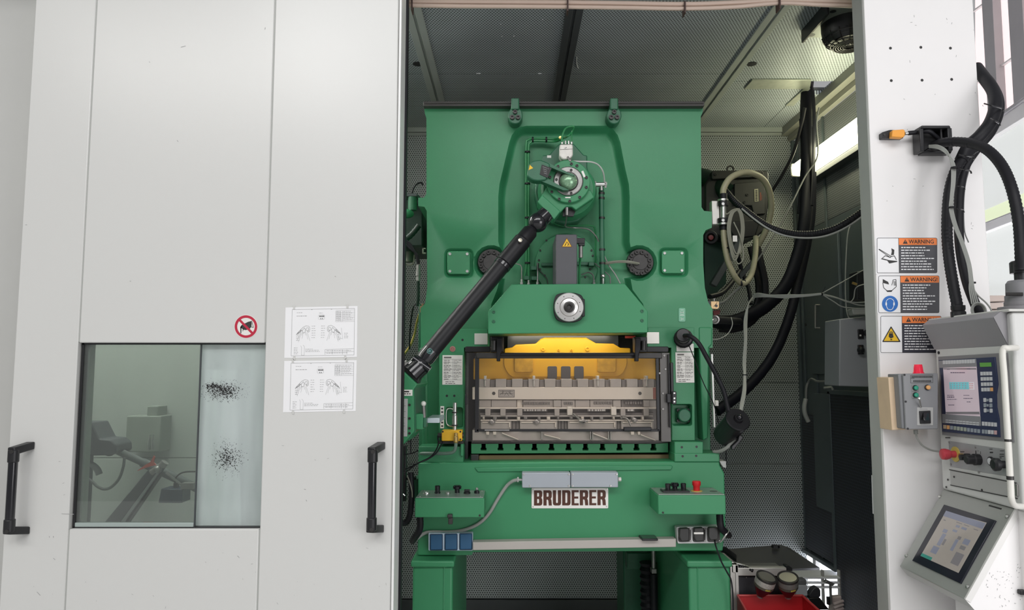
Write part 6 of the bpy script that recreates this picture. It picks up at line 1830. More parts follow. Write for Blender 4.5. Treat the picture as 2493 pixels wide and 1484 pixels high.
hc2 = thing('hose_fitting', 'steel hose fitting with a clamp left of the press', 'fitting', P(1017, 684, 3.95))
part(hc2, 'fitting_body', MB().lathe(P(1018, 683, 3.95), (0, 0, 1), [(M(3.95, 5), 0), (M(3.95, 5), .025), (M(3.95, 6), .027), (M(3.95, 6), .05), (M(3.95, 5), .052), (M(3.95, 5), .085), (.001, .09)], 14), STEELD)
part(hc2, 'fitting_pipe', MB().tp([(1018, 684, 3.95), (1018, 720, 3.96), (1016, 745, 3.97)], 4, 10, 6), mat('very_dark_green', (.010, .030, .020), .4))
solo('flank_bracket', 'small pale square bracket on the left press flank', 'bracket', MB().bp(1028, 603, 1036, 606, 3.9, .02).bp(1028, 614, 1036, 617, 3.9, .02).bp(1028, 603, 1031, 617, 3.9, .02), CABLEG, bevel=.001)
solo('grease_valve', 'small brown grease valve at the left press shoulder', 'valve', MB().bp(1022, 744, 1034, 760, 3.8, .04).bp(1026, 738, 1032, 745, 3.81, .03), mat('brown_valve', (.28, .17, .10), .4, metal=.4), bevel=.003)
solo('yellow_hose', 'yellow flat hose slanting down behind the door edge', 'hose', MB().tp([(1021, 764, 4.11), (1014, 788, 4.2), (1010, 810, 4.3), (1000, 838, 4.3), (985, 860, 4.3), (960, 884, 4.3)], 3.6, 10, 6, flat=.6), YELHOSE)
solo('hanging_strap', 'black strap hanging beside the left press flank', 'strap', MB().tp([(1021, 742, 4.11), (1008, 744, 4.16), (1002, 770, 4.2), (998, 810, 4.2), (997, 850, 4.2)], 3, 8, 6, flat=.5), RUBBER)
solo('flank_rail', 'dark green vertical rail down the left press flank', 'rail', MB().bp(1018, 740, 1024, 1000, 4.1, .1), GREEN_D, bevel=.003)
solo('column_pipe', 'thick green pipe down the left press flank behind the feed unit', 'pipe', MB().tp([(1036, 905, 3.87), (1036, 990, 3.87), (1036, 1085, 3.87)], 12, 18, 6), GREEN_R)
solo('cable_loop', 'thick black cable loop hanging low between door edge and press', 'cable', MB().tp([(966, 1090, 3.7), (966, 1160, 3.7), (967, 1230, 3.7), (974, 1266, 3.7), (988, 1272, 3.7), (998, 1250, 3.7), (1002, 1200, 3.72), (1000, 1150, 3.74)], 7, 12, 8), RUBBER)
up = thing('cable_drop', 'black upright cable guide bar hanging under the feed unit', 'bar', P(983, 1220, 3.75))
part(up, 'guide_bar', MB().bp(979, 1085, 988, 1220, 3.75, .04), BLACK, bevel=.003)
part(up, 'cross_arm', MB().bp(968, 1162, 1012, 1168, 3.77, .03), BLACK, bevel=.002)
part(up, 'cable_end', MB().tp([(972, 1207, 3.72), (980, 1202, 3.72), (986, 1206, 3.72)], 2, 8, 6), STEEL)
for k, (q, lab) in enumerate((([(964, 1104, 3.65), (985, 1106, 3.65), (1005, 1102, 3.66), (1018, 1096, 3.68)], 'thin dark lead running level under the feed unit'), ([(992, 1158, 3.7), (998, 1175, 3.7), (1003, 1195, 3.7), (1004, 1210, 3.7)], 'thin olive lead beside the black guide bar'), ([(1001, 1040, 3.6), (1000, 1070, 3.62), (1000, 1105, 3.64)], 'thin black lead hanging from the feed unit cheek'))):
    solo('lead', lab, 'cable', MB().tp(q, 1.4, 6, 6), (RUBBER, CABLEG, RUBBER)[k])

# ================================================================ BOTTOM RIGHT: work trolley, bin, tools
zt2 = P(1880, 1385, 4.15).z
sh = thing('chute_plate', 'dark glossy sheet-metal cover lying over the corner behind the trolley', 'cover', P(1880, 1385, 4.6))
zs = .40
part(sh, 'plate', MB().prism([R(1752, 1338, zs + .1), R(1800, 1333, zs + .1), R(1902, 1325, zs + .1), R(1922, 1333, zs + .09), R(1996, 1381, zs), R(1870, 1386, zs), R(1790, 1365, zs + .02)], (0, 0, -.02)), mat('glossy_dark_sheet', (.17, .17, .175), .16, metal=.3, mottle=.05), bevel=.002)
part(sh, 'rib', MB().prism([R(1752, 1338, zs + .11), R(1768, 1338, zs + .11), R(1793, 1357, zs + .05), R(1793, 1368, zs + .05)], (0, 0, .02)), BLACK)
part(sh, 'knob', MB().lathe(R(1888, 1332, zs + .1), (0, 0, 1), [(.03, 0), (.026, .016), (.001, .017)], 6), BLACK)
YA = 3.85
ts = thing('profile_trolley', 'aluminium-profile trolley with a dark front panel right of the press pedestal', 'trolley', P(1860, 1484, 4.0))
ts.location.z = 0
ORG[ts.name] = Vector(ts.location)
tz = P(1790, 1374, YA).z
for (xa, ya) in ((1789, YA), (1925, YA + .02)):
    px0 = P(xa, 1430, ya).x
    m = MB()
    for i in (-1, 1):
        m.box((px0 + i * .013 - .008, ya, 0), (px0 + i * .013 + .008, ya + .04, tz))
    m.box((px0 - .006, ya + .006, 0), (px0 + .006, ya + .034, tz))
    if xa < 1900:
        part(ts, 'upright', m, ALU, bevel=.002)
xa_, xb_ = P(1782, 1430, YA).x, P(1926, 1430, YA).x
part(ts, 'front_panel', MB().box((xa_ + .03, YA + .02, .02), (xb_, YA + .03, tz - .06)), mat('dark_front_panel', (.030, .030, .036), .45), bevel=.003)
part(ts, 'top_rail', MB().box((xa_ + .03, YA + .0, tz - .055), (xb_ - .02, YA + .04, tz - .015)), ALU, bevel=.003)
part(ts, 'side_rail', MB().prism([(xa_, YA + .0, tz), (xa_ + .035, YA, tz), (xa_ + .035, YA + .25, tz), (xa_, YA + .25, tz)], (0, 0, -.04)), ALU, bevel=.003)
part(ts, 'tray', MB().box((xa_ + .04, YA + .04, tz - .05), (xb_ - .02, YA + .16, tz - .03)), STEELD, bevel=.003)
part(ts, 'screw', MB().lathe(P(1817, 1405, YA + .019), (0, -1, 0), [(.004, 0), (.003, .003), (.0005, .003)], 8), STEEL)
# red bin
rb = thing('red_bin', 'red open-fronted plastic bin at the lower right of the trolley', 'bin', P(1895, 1484, 3.7))
YBN = 3.62
zr_ = P(1890, 1449, YBN + .2).z
xa2, xb2 = P(1799, 1460, YBN + .18).x, P(1957, 1449, YBN + .18).x
w_ = .004
z0b = zr_ - .26
bin_ = MB()
bw = [((xa2, YBN + .2), (xb2, YBN + .2)), ((P(1822, 1484, YBN).x - .02, YBN - .12), (P(1996, 1482, YBN).x, YBN - .12))]
(ax1, ay1), (bx1, by1) = bw[0]
(ax0, ay0), (bx0, by0) = bw[1]
bin_.prism([(ax1, ay1, z0b), (bx1, by1, z0b), (bx1, by1, zr_), (ax1, ay1, zr_)], (0, w_, 0))
bin_.prism([(ax1, ay1, z0b), (ax1, ay1, zr_), (ax0, ay0, zr_ - .02), (ax0, ay0, z0b)], (-w_, 0, 0))
bin_.prism([(bx1, by1, z0b), (bx1, by1, zr_), (bx0, by0, zr_ - .02), (bx0, by0, z0b)], (w_, 0, 0))
bin_.prism([(ax0, ay0, z0b), (bx0, by0, z0b), (bx0, by0, zr_ - .10), (ax0, ay0, zr_ - .10)], (0, -w_, 0))
bin_.prism([(ax0, ay0, z0b), (bx0, by0, z0b), (bx1, by1, z0b), (ax1, ay1, z0b)], (0, 0, -w_))
part(rb, 'bin_shell', bin_, REDBIN, bevel=.0015)
rim = MB()
for a, b in (((ax1, ay1, zr_), (bx1, by1, zr_)), ((ax1, ay1, zr_), (ax0, ay0, zr_ - .02)), ((bx1, by1, zr_), (bx0, by0, zr_ - .02))):
    rim.rod(a, b, .006, 8)
part(rb, 'bin_rim', rim, mat('worn_red_rim', (.50, .05, .05), .4))
# two angle grinders' cup guards: steel cups with dark red cones
for k, (cx, cy, tilt, lab, bandm) in enumerate(((1867, 1402, (.22, -.38, 1), 'steel-rimmed dark red cone cup with pale patterned band, above the red bin', mat('patterned_pale_band', (.42, .40, .37), .35, metal=.3, mottle=.5, mscale=120)), (1918, 1403, (-.12, -.38, 1), 'steel-rimmed dark red cone cup with plain grey band, above the red bin', mat('plain_grey_band', (.20, .20, .185), .35, metal=.4)))):
    Yc = 3.72
    c = P(cx, cy, Yc)
    t = thing('funnel_cup', lab, 'cup', P(cx - 6 * tilt[0], 1448, Yc), 'cups above the red bin')
    u = -Vector(tilt).normalized()
    r_ = M(Yc, 24.5)
    part(t, 'rim', MB().lathe(c, u, [(r_ * .80, .004), (r_ * .84, -.002), (r_ * .98, 0), (r_ * 1.0, .006), (r_ * .98, .012), (r_ * .80, .012)], 32), DARKST)
    part(t, 'dish', MB().lathe(c, u, [(r_ * .82, .003), (r_ * .70, .016), (r_ * .4, .024), (.001, .026)], 32), mat('dull_steel_dish', (.36, .35, .31), .3, metal=.7, mottle=.08))
    part(t, 'band', MB().lathe(c, u, [(r_ * .96, .010), (r_ * .97, .014), (r_ * .97, .040), (r_ * .94, .042)], 32), bandm)
    part(t, 'lower_band', MB().lathe(c, u, [(r_ * .95, .042), (r_ * .95, .054), (r_ * .9, .056)], 32), mat('dark_olive_band', (.10, .095, .075), .4, metal=.3))
    part(t, 'cone', MB().lathe(c, u, [(r_ * .92, .056), (r_ * .86, .064), (r_ * .38, .108), (r_ * .30, .112), (.001, .113)], 32), mat('dark_red_cone', (.050, .008, .014), .35))
    part(t, 'spout', MB().lathe(c, u, [(r_ * .30, .110), (r_ * .30, .120), (.001, .121)], 20), STEELD)
    yl = MB()
    side = (Vector((0, -1, 0)) - u * Vector((0, -1, 0)).dot(u)).normalized()
    tang = u.cross(side)
    for i in range(6):
        a = (i - 1.0) * .09
        d0 = side * math.cos(a) - tang * math.sin(a)
        d1 = side * math.cos(a + .06) - tang * math.sin(a + .06)
        yl.add([c + d0 * r_ * .955 + u * .044, c + d1 * r_ * .955 + u * .044, c + d1 * r_ * .955 + u * .052, c + d0 * r_ * .955 + u * .052], [(0, 1, 2, 3)])
    part(t, 'yellow_print', yl, mat('yellow_print', (.55, .45, .05), .5))
rt = thing('air_gun', 'black air gun with a silver lance lying across the trolley top', 'air gun', P(1880, 1395, 3.95))
part(rt, 'lance', MB().tp([(1778, 1367, 3.90), (1805, 1374, 3.9), (1842, 1387, 3.88)], 3.2, 10, 6), STEEL)
part(rt, 'ribbed_grip', MB().tp([(1797, 1377, 3.86), (1818, 1382, 3.86), (1836, 1390, 3.85)], 4.5, 10, 6, rf=(.006, .8)), BLACK)
part(rt, 'lever', MB().tp([(1878, 1388, 3.95), (1900, 1383, 3.95), (1914, 1381, 3.95)], 2.4, 8, 6), BLACK)
part(rt, 'handle', MB().pp(rnd([(1912, 1376), (1920, 1375), (1929, 1382), (1930, 1390), (1916, 1388)], 2), 3.93, .04), BLACK, bevel=.004)
part(rt, 'red_button', MB().ball(P(1877, 1389, 3.94), M(3.94, 4), 10), mat('pinkish_red_knob', (.6, .08, .09), .4))
# things beyond the low opening
ap = thing('aluminium_stand', 'bright aluminium profile stand beyond the low opening on the right', 'frame', P(1990, 1484, 4.9))
ap.location.z = 0
ORG[ap.name] = Vector(ap.location)
Yo = 4.75
for (y, h) in ((1404, 5), (1418, 3), (1429, 3)):
    part(ap, 'rail', MB().bp(1925, y, 2046, y + h, Yo + .05, .04), PAPER, bevel=.003)
part(ap, 'top_board', MB().prism([R(1925, 1388, .40), R(2040, 1386, .40), R(2047, 1399, .40), R(1925, 1401, .40)], (0, 0, -.012)), PAPER, bevel=.002)
for x in (2004, 2044):
    part(ap, 'upright', MB().bp(x, 1388, x + 4, 1484, Yo + .06, .03), ALU, bevel=.002)
part(ap, 'corner_post', MB().bp(1985, 1352, 1996, 1388, Yo + .6, .05), OFFW, bevel=.003)
ob = thing('clamp_tool', 'dark toggle clamp on the profile frame beyond the red bin', 'clamp', P(1985, 1484, 4.6))
part(ob, 'clamp_body', MB().pp(rnd([(1970, 1447), (1980, 1432), (1990, 1428), (1998, 1435), (1998, 1452), (1975, 1462)], 4), 4.5, .05), mat('dark_clamp', (.04, .04, .045), .4), bevel=.004)
part(ob, 'clamp_base', MB().pp([(1968, 1456), (1996, 1454), (2008, 1470), (2020, 1484), (1990, 1484)], 4.48, .06), BLACK, bevel=.003)
part(ob, 'clamp_bar', MB().pp([(2008, 1418), (2014, 1411), (2033, 1421), (2028, 1426)], 4.55, .03).bp(2022, 1424, 2026, 1470, 4.56, .02), STEELD, bevel=.002)
part(ob, 'clamp_handle', MB().bp(2015, 1453, 2022, 1472, 4.5, .02), BLACK, bevel=.002)
mb_ = solo('glass_jar', 'small clear and grey block jar between the right cup and the dark clamp', 'jar', MB().bp(1938, 1424, 1966, 1450, 4.4, .08), mat('clear_grey_block', (.42, .43, .46), .15), bevel=.004)
part(mb_, 'jar_stand', MB().box((P(1940, 1440, 4.4).x, 4.4, 0), (P(1964, 1440, 4.4).x, 4.47, P(1950, 1450, 4.4).z)), DKTRIM)
part(mb_, 'jar_lid', MB().bp(1946, 1410, 1964, 1424, 4.41, .06), mat('dark_jar_lid', (.14, .14, .15), .4), bevel=.006)
gl_ = thing('work_glove', 'pale pink work glove at the foot of the profile frame', 'glove', P(2035, 1484, 4.6))
gm = MB().pp(rnd([(2024, 1452), (2050, 1450), (2052, 1490), (2022, 1490)], 5), 4.62, .04)
part(gl_, 'palm', gm, mat('pale_pink_cloth', (.62, .52, .50), .8), bevel=.008)
for k in range(3):
    part(gl_, 'finger', MB().tp([(2052, 1462 + k * 9, 4.6), (2040, 1466 + k * 9, 4.58), (2030, 1470 + k * 9, 4.58)], 3.4, 8, 5), mat('pale_pink_cloth', (.62, .52, .50), .8))
# ================================================================ ON THE DOOR: notices
YN = YD - .0012
ps = thing('prohibition_sign', 'round red-ringed prohibition sticker with a black hand symbol above the door window', 'sign', P(599, 822, YN))
part(ps, 'sign_disc', MB().pp(circ(599, 794.5, 29, 36), YN, .001), PLATEW)
m = MB()
ci, co = circ(599, 794.5, 21.5, 36), circ(599, 794.5, 27.5, 36)
m.add([P(x, y, YN) - Vector((0, .0009, 0)) for x, y in ci + co], [(i, (i + 1) % 36, (i + 1) % 36 + 36, i + 36) for i in range(36)])
lines_px(m, [(584, 779, 614, 810)], 5.6, YN, .0009)
part(ps, 'red_ring', m, SIGNRED)
m = MB()
flat_px(m, [(585, 796), (588, 791), (596, 787), (604, 783), (612, 781), (613, 787), (612, 795), (607, 801), (598, 803), (592, 802), (589, 799)], YN, .0005)
flat_px(m, [(585, 796), (588, 794), (587.5, 811), (585.5, 811)], YN, .0005)
lines_px(m, [(613, 780, 617, 797), (617, 797, 611, 795), (590, 792, 586, 799), (593, 799, 591, 806)], 1.2, YN, .0005)
part(ps, 'hand_symbol', m, INK)


def paper(name, label, q, rg):
    """plan sheet taped to the door; q = its corners, clockwise from the upper left"""
    t = thing(name, label, 'paper', P((q[2][0] + q[3][0]) / 2, q[2][1], YN), 'plan sheets on the door')
    part(t, 'sheet', MB().pp(q, YN, .0008), PAPER)

    def at(u, v):
        a, b, c, d = [Vector(p) for p in q]
        p = a.lerp(b, u).lerp(d.lerp(c, u), v)
        return (p.x, p.y)
    m, dk = MB(), MB()

    def ln(u0, v0, u1, v1, w=.55, mm=None):
        a, b = at(u0, v0), at(u1, v1)
        lines_px(mm or m, [(a[0], a[1], b[0], b[1])], w, YN)

    def poly(pts, w=.55, close=False, mm=None):
        for i in range(len(pts) - (0 if close else 1)):
            ln(*pts[i], *pts[(i + 1) % len(pts)], w, mm)

    def words(u0, v0, u1, n=1, dv=.02, w=.9):
        for k in range(n):
            u = u0
            e = u0 + (u1 - u0) * rg.uniform(.75, 1)
            while u < e:
                du = rg.uniform(.012, .035)
                ln(u, v0 + k * dv, min(u + du, e), v0 + k * dv, w)
                u += du + .008
    poly([(.095, .045), (.96, .045), (.96, .96), (.095, .96)], .7, True)
    words(.16, .11, .26, 1, .02)
    words(.16, .175, .34, 1, .02, 1.3)
    words(.36, .055, .38)
    words(.63, .055, .65)
    # round emblem with the bold figures in its middle
    poly([(.46, .17), (.475, .16), (.53, .16), (.545, .17), (.545, .24), (.53, .25), (.475, .25), (.46, .24)], .4, True)
    words(.47, .125, .53)
    for u in (.475, .492, .51, .528):
        ln(u, .175, u + .009, .2, 1.5, dk)
        ln(u + .009, .175, u, .2, 1.3, dk)
    for u in (.487, .51):
        ln(u, .225, u + .012, .245, 1.4, dk)
    # title tables
    for v in (.075, .12, .155, .19, .225, .27, .3):
        ln(.7, v, .96, v, .45)
    for u in (.7, .735, .765, .79):
        ln(u, .09, u, .3, .45)
    for k in range(6):
        words(.8, .10 + k * .033, .94, 1, .02, .8)
        words(.705, .10 + k * .033, .785, 1, .02, 1.0)
    ln(.56, .845, .96, .835, .6)
    ln(.56, .90, .96, .89, .5)
    ln(.56, .845, .56, .945, .6)
    for u in (.66, .80, .86):
        ln(u, .845, u, .945, .5)
    words(.58, .87, .95, 2, .045, 1.1)
    words(.29, .855, .53, 2, .025, .9)
    words(.29, .83, .42, 1)
    # two machine outlines with leader lines
    def mach(u, flip):
        s_ = -1 if flip else 1
        f = lambda a, b: (u + s_ * a, .36 + b)
        poly([f(-.10, .16), f(-.055, .09), f(-.02, .04), (f(.02, .01)), f(.06, .02), f(.075, .06), f(.07, .12), f(.05, .14), f(.045, .09)], .8)
        poly([f(-.11, .18), f(-.08, .13), f(-.045, .09), f(-.055, .13), f(-.09, .16)], .9, True)
        poly([f(.0, .05), f(-.03, .10), f(-.02, .15), f(.01, .14), f(.015, .09)], .9, True)
        poly([f(.03, .05), f(.02, .09), f(.04, .12), f(.06, .10), f(.055, .05)], .8, True)
        for k in range(5):
            ln(*f(-.09 + .012 * k, .155 - .014 * k), *f(-.08 + .012 * k, .165 - .014 * k), 1.2, dk)
        for (a, b) in ((-.1, .3), (-.08, .33), (-.04, .20), (-.03, .26), (.02, .20), (.05, .28), (.08, .31)):
            ln(*f(a * .5, .14), *f(a, b), .45)
        for k in range(6):
            uu = u + s_ * .13
            words(uu - .03, .38 + k * .045, uu + .03, 1, .02, .9)
        for k in range(4):
            words(u - .09 * s_ - .02, .55 + k * .035, u - .09 * s_ + .03, 1, .02, .9)
    mach(.27, False)
    mach(.66, True)
    poly([(.78, .42), (.80, .64), (.76, .62)], .45)
    words(.82, .53, .88, 4, .03)
    poly([(.225, .76), (.235, .80), (.235, .95), (.275, .95), (.275, .78), (.255, .75)], .5)
    for k in range(5):
        words(.13, .80 + k * .03, .19, 1, .02, .9)
    o_ = part(t, 'drawing', m, INKG)
    o_['kind'] = 'stuff'
    o_ = part(t, 'bold_print', dk, mat('dark_grey_ink', (.12, .12, .12), .7))
    o_['kind'] = 'stuff'
    for (u, v) in ((.12, .0), (.86, .0), (.14, 1.0), (.84, 1.0)):
        a = at(u, v)
        part(t, 'clear_tape', flat_px(MB(), [(a[0] - 2.5, a[1] - 4), (a[0] + 2.5, a[1] - 4), (a[0] + 2.5, a[1] + 5), (a[0] - 2.5, a[1] + 5)], YN, .0012), mat('grey_tape', (.62, .62, .60), .4))


paper('plan_sheet', 'upper taped plan sheet with two machine diagrams, right of the door window', [(695, 748), (870.5, 744.5), (869, 868.5), (692, 871)], random.Random(31))
paper('plan_sheet', 'lower taped plan sheet with two machine diagrams, just above the right door handle side', [(692, 878), (868.5, 876), (866, 1000), (689, 1003)], random.Random(32))

# ================================================================ BEHIND THE DOOR GLASS
ip = struct_root('wall_backdrop', 'pale grey panelling added as a bright backdrop behind the door glass')  # pale backdrop added so the view through the glass looks bright
yb_ = 4.45
zj = P(330, 1114, yb_).z
part(ip, 'inner_panel', MB().box((-3.25, yb_, 0), (-1.05, yb_ + .03, zj - .002)), INNERW, bevel=.002)
part(ip, 'inner_panel', MB().box((-3.25, yb_, zj + .002), (-1.05, yb_ + .03, ZC - .02)), INNERW, bevel=.002)
YI = 3.75
wl = thing('work_light', 'dark work light head on a slanting clamp arm behind the left door pane', 'work light', P(240, 1110, YI))
part(wl, 'lamp_head', MB().pp(rnd([(150, 1028), (222, 1028), (232, 1048), (242, 1068), (268, 1070), (282, 1082), (283, 1100), (270, 1108), (150, 1109)], 4), YI, .16), mat('charcoal_light_head', (.075, .08, .09), .45), bevel=.006)
part(wl, 'yoke', MB().ring(P(266, 1089, YI + .05), (0, 1, 0), M(YI, 19), M(YI, 1.6), 22), DARKST)
part(wl, 'arm', MB().rod(P(272, 1090, YI + .06), P(350, 1126, YI + .12), M(YI, 9), 14).rod(P(345, 1124, YI + .12), P(490, 1192, YI + .24), M(YI, 11), 14), mat('dull_grey_arm', (.17, .18, .18), .45))
part(wl, 'pivot', MB().ball(P(274, 1094, YI + .04), M(YI, 6), 12), BLACK)
part(wl, 'clamp_joint', MB().rod(P(398, 1128, YI - .02), P(368, 1150, YI - .02), M(YI, 7), 12).rod(P(402, 1124, YI - .02), P(394, 1134, YI - .02), M(YI, 9), 12).ball(P(384, 1142, YI - .03), M(YI, 9), 12), STEELD)
part(wl, 'strut', MB().rod(P(404, 1150, YI + .03), P(440, 1178, YI + .05), M(YI, 3), 8).bp(440, 1176, 470, 1190, YI + .04, .05), STEELD)
bm_ = thing('support_beam', 'two-tone slanting square bar under the work light arm behind the glass', 'bar', P(310, 1280, YI))
part(bm_, 'beam', MB().prism([P(360, 1143, YI + .05), P(388, 1140, YI + .05), P(262, 1310, YI + .05), P(222, 1310, YI + .05)], (0, .08, 0)), mat('charcoal_beam', (.10, .105, .115), .45), bevel=.003)
part(bm_, 'pale_edge', MB().prism([P(384, 1146, YI + .04), P(389, 1148, YI + .04), P(274, 1310, YI + .04), P(264, 1310, YI + .04)], (0, .02, 0)), mat('pale_beam_edge', (.34, .36, .36), .45))
part(bm_, 'dark_edge', MB().prism([P(388, 1152, YI + .05), P(393, 1150, YI + .05), P(290, 1300, YI + .05), P(280, 1300, YI + .05)], (0, .04, 0)), BLACK)
solo('red_tape', 'red torn tape stuck on the arm joint behind the door glass', 'tape', MB().pp([(374, 1108), (377, 1112), (374, 1124), (380, 1132), (368, 1134), (350, 1140), (333, 1146), (352, 1132), (366, 1124)], YI - .02, .006), mat('torn_red_tape', (.62, .10, .07), .5))
ib = thing('hanging_box', 'dark blue box hanging from a bent wire behind the door glass', 'box', P(417, 1225, YI + .05))
part(ib, 'box_body', MB().pp([(392, 1189), (444, 1191), (443, 1224), (385, 1224)], YI + .05, .10), mat('dark_blue_box', (.030, .048, .075), .4), bevel=.004)
part(ib, 'hanger', MB().tp([(426, 1190, YI + .1), (427, 1166, YI + .1), (436, 1154, YI + .1), (452, 1148, YI + .1), (480, 1147, YI + .1)], 1.8, 8, 6).bp(422, 1175, 430, 1190, YI + .09, .03), DARKST)
solo('loop_cable', 'grey cable drooping in a loop from the work light arm', 'cable', MB().tp([(303, 1114, YI), (300, 1136, YI), (290, 1164, YI), (272, 1184, YI), (255, 1190, YI), (238, 1184, YI), (222, 1170, YI), (205, 1162, YI), (170, 1164, YI)], 3.4, 10, 8), mat('mid_grey_cable', (.14, .15, .15), .5))
solo('curved_nozzle', 'grey curved nozzle under the work light head', 'nozzle', MB().tp([(200, 1128, YI + .05), (222, 1130, YI + .05), (236, 1141, YI + .05), (242, 1154, YI + .05)], 8, 12, 6, flat=.6), mat('mid_grey_nozzle', (.24, .25, .25), .45))
solo('lamp_stand', 'dark upright post under the work light head at the window edge', 'post', MB().bp(150, 1110, 202, 1330, YI + .08, .08), mat('charcoal_beam', (.10, .105, .115), .45), bevel=.004)
cb_i = thing('inner_cabinet', 'grey-green cabinet with two bright bottles seen dimly through the glass', 'cabinet', P(350, 1110, 4.3))
part(cb_i, 'cabinet_body', MB().bp(306, 1012, 390, 1100, 4.3, .14), mat('grey_green_cabinet', (.30, .33, .29), .5, mottle=.05), bevel=.006)
part(cb_i, 'cabinet_tower', MB().bp(358, 988, 384, 1012, 4.32, .12), mat('grey_green_cabinet', (.30, .33, .29), .5, mottle=.05), bevel=.004)
for x in (363, 371):
    part(cb_i, 'bottle', MB().lathe(P(x, 1094, 4.27), (0, 0, 1), [(.006, 0), (.008, .01), (.008, .06), (.004, .07), (.004, .085), (.0005, .086)], 10), STEEL)
solo('standing_panel', 'pale tilted sheet leaning inside behind the hazed right pane', 'panel', MB().prism([P(500, 900, 4.2), P(575, 900, 4.2), P(590, 1310, 3.9), P(488, 1310, 3.9)], (0, .02, 0)), mat('pale_leaning_sheet', (.62, .66, .64), .5), bevel=.003)

# ================================================================ ON THE POST
YPF = YP
ol = thing('cable_outlet', 'black plastic cable outlet box on the white post', 'outlet', P(2280, 372, 2.98))
part(ol, 'back_plate', MB().pp(rnd([(2243, 308), (2314, 306), (2318, 371), (2245, 373)], 4), YPF - .012, .012), BLACK, bevel=.002)
m = MB()
m.bp(2240, 312, 2250, 368, YPF - .07, .058).bp(2308, 311, 2319, 366, YPF - .07, .058).bp(2244, 305, 2313, 312, YPF - .07, .058).bp(2246, 366, 2316, 373, YPF - .05, .04)
part(ol, 'frame', m, BLACK, bevel=.003)
part(ol, 'inner_rib', MB().bp(2290, 314, 2294, 345, YPF - .05, .04).prism([P(2250, 366, YPF - .06), P(2280, 346, YPF - .06), P(2292, 346, YPF - .02), P(2254, 366, YPF - .02)], (0, .004, 0)), BLACK)
oc = thing('orange_connector', 'orange connector with a black foot, plugged on the post left of the cable outlet', 'connector', P(2180, 337, 3.02))
part(oc, 'foot', MB().pp(rnd([(2147, 322), (2166, 316), (2190, 316), (2200, 336), (2148, 336)], 2), YPF - .028, .027), BLACK, bevel=.003)
part(oc, 'connector_shell', MB().pp(rnd([(2173, 316), (2200, 314), (2204, 317), (2204, 330), (2198, 335), (2172, 333)], 3), YPF - .055, .028), ORANGEC, bevel=.004)
part(oc, 'ferrule', MB().rod(P(2203, 325, YPF - .04), P(2213, 324, YPF - .04), M(YPF, 4), 12), STEEL)
part(oc, 'foot_screw', MB().lathe(P(2153, 328, YPF - .028), (0, -1, 0), [(.005, 0), (.005, .002), (.001, .002)], 10), DARKST)
solo('connector_lead', 'thick black lead from the orange connector into the outlet box', 'cable', MB().tp([(2211, 324, YPF - .04), (2240, 321, YPF - .045), (2262, 320, YPF - .06), (2276, 330, YPF - .05), (2290, 342, YPF - .03)], 5.4, 12, 6), RUBBER)
YHs = 2.93
solo('corrugated_hose', 'black corrugated hose arching from the outlet box down to the console arm', 'hose', MB().tp([(2274, 356, YHs + .06), (2296, 347, YHs), (2330, 345, YHs - .05), (2370, 350, YHs - .12), (2408, 368, YHs - .2), (2442, 408, YHs - .28), (2466, 468, YHs - .34), (2480, 540, YHs - .36), (2485, 610, YHs - .38), (2486, 660, YHs - .38)], 13, 16, 8, rf=(.0075, .90)), RUBBER, 'black corrugated hoses at the post')
solo('corrugated_hose', 'black corrugated hose hanging along the post into the console top', 'hose', MB().tp([(2378, 356, YHs + .02), (2352, 376, YHs), (2328, 410, YHs), (2312, 460, YHs), (2306, 520, YHs), (2306, 580, YHs), (2312, 640, YHs - .02), (2322, 700, YHs - .05), (2332, 750, YHs - .08)], 13, 16, 8, rf=(.0075, .90)), RUBBER, 'black corrugated hoses at the post')
solo('smooth_hose', 'thick black hose bundled in front, coming from behind the post edge', 'hose', MB().tp([(2378, 165, YHs + .22), (2398, 192, YHs + .12), (2418, 222, YHs + .05), (2424, 256, YHs), (2412, 296, YHs - .02), (2386, 330, YHs - .02), (2358, 356, YHs + .0), (2340, 390, YHs + .0)], 15, 16, 8), RUBBER, 'black hoses round the post edge')
solo('smooth_hose', 'outer thick black hose round the post edge, running down to the coil', 'hose', MB().tp([(2380, 172, YHs + .24), (2408, 196, YHs + .16), (2430, 235, YHs + .08), (2432, 275, YHs + .04), (2412, 322, YHs + .03), (2376, 365, YHs + .04), (2348, 410, YHs + .05), (2336, 470, YHs + .05), (2334, 540, YHs + .05), (2338, 610, YHs + .04), (2352, 680, YHs + .0), (2372, 735, YHs - .06), (2388, 770, YHs - .1)], 11, 14, 8), RUBBER, 'black hoses round the post edge')
solo('hose_collar', 'black collar where the corrugated hose enters the console top', 'collar', MB().lathe(P(2334, 778, 2.84), (0, 0, 1), [(M(2.84, 17), 0), (M(2.84, 17), .03), (M(2.84, 14), .034), (M(2.84, 16), .04), (M(2.84, 16), .055), (.001, .056)], 20), BLACK)
gc = thing('grey_cables', 'bunch of thin grey cables hanging down the post with a coil at the end', 'cable', P(2330, 740, 2.9))
for k in range(4):
    o_ = (k - 1.5) * 2.6
    part(gc, 'cable', MB().tp([(2262, 356 + o_ * .6, YHs + .04), (2285, 358 + o_, YHs - .02), (2306, 372 + o_, YHs - .05), (2320 + o_, 400, YHs - .07), (2321 + o_, 440, YHs - .08), (2317 + o_ * .8, 480, YHs - .08), (2316 + o_, 510, YHs - .08), (2326 + o_, 550, YHs - .08), (2342 + o_, 590, YHs - .08), (2358 + o_, 640, YHs - .08), (2364 + o_, 680, YHs - .1), (2366 + o_ * 1.5, 705, YHs - .12), (2374 + o_ * 2, 740, YHs - .14)], 1.7, 6, 8), GREYC)
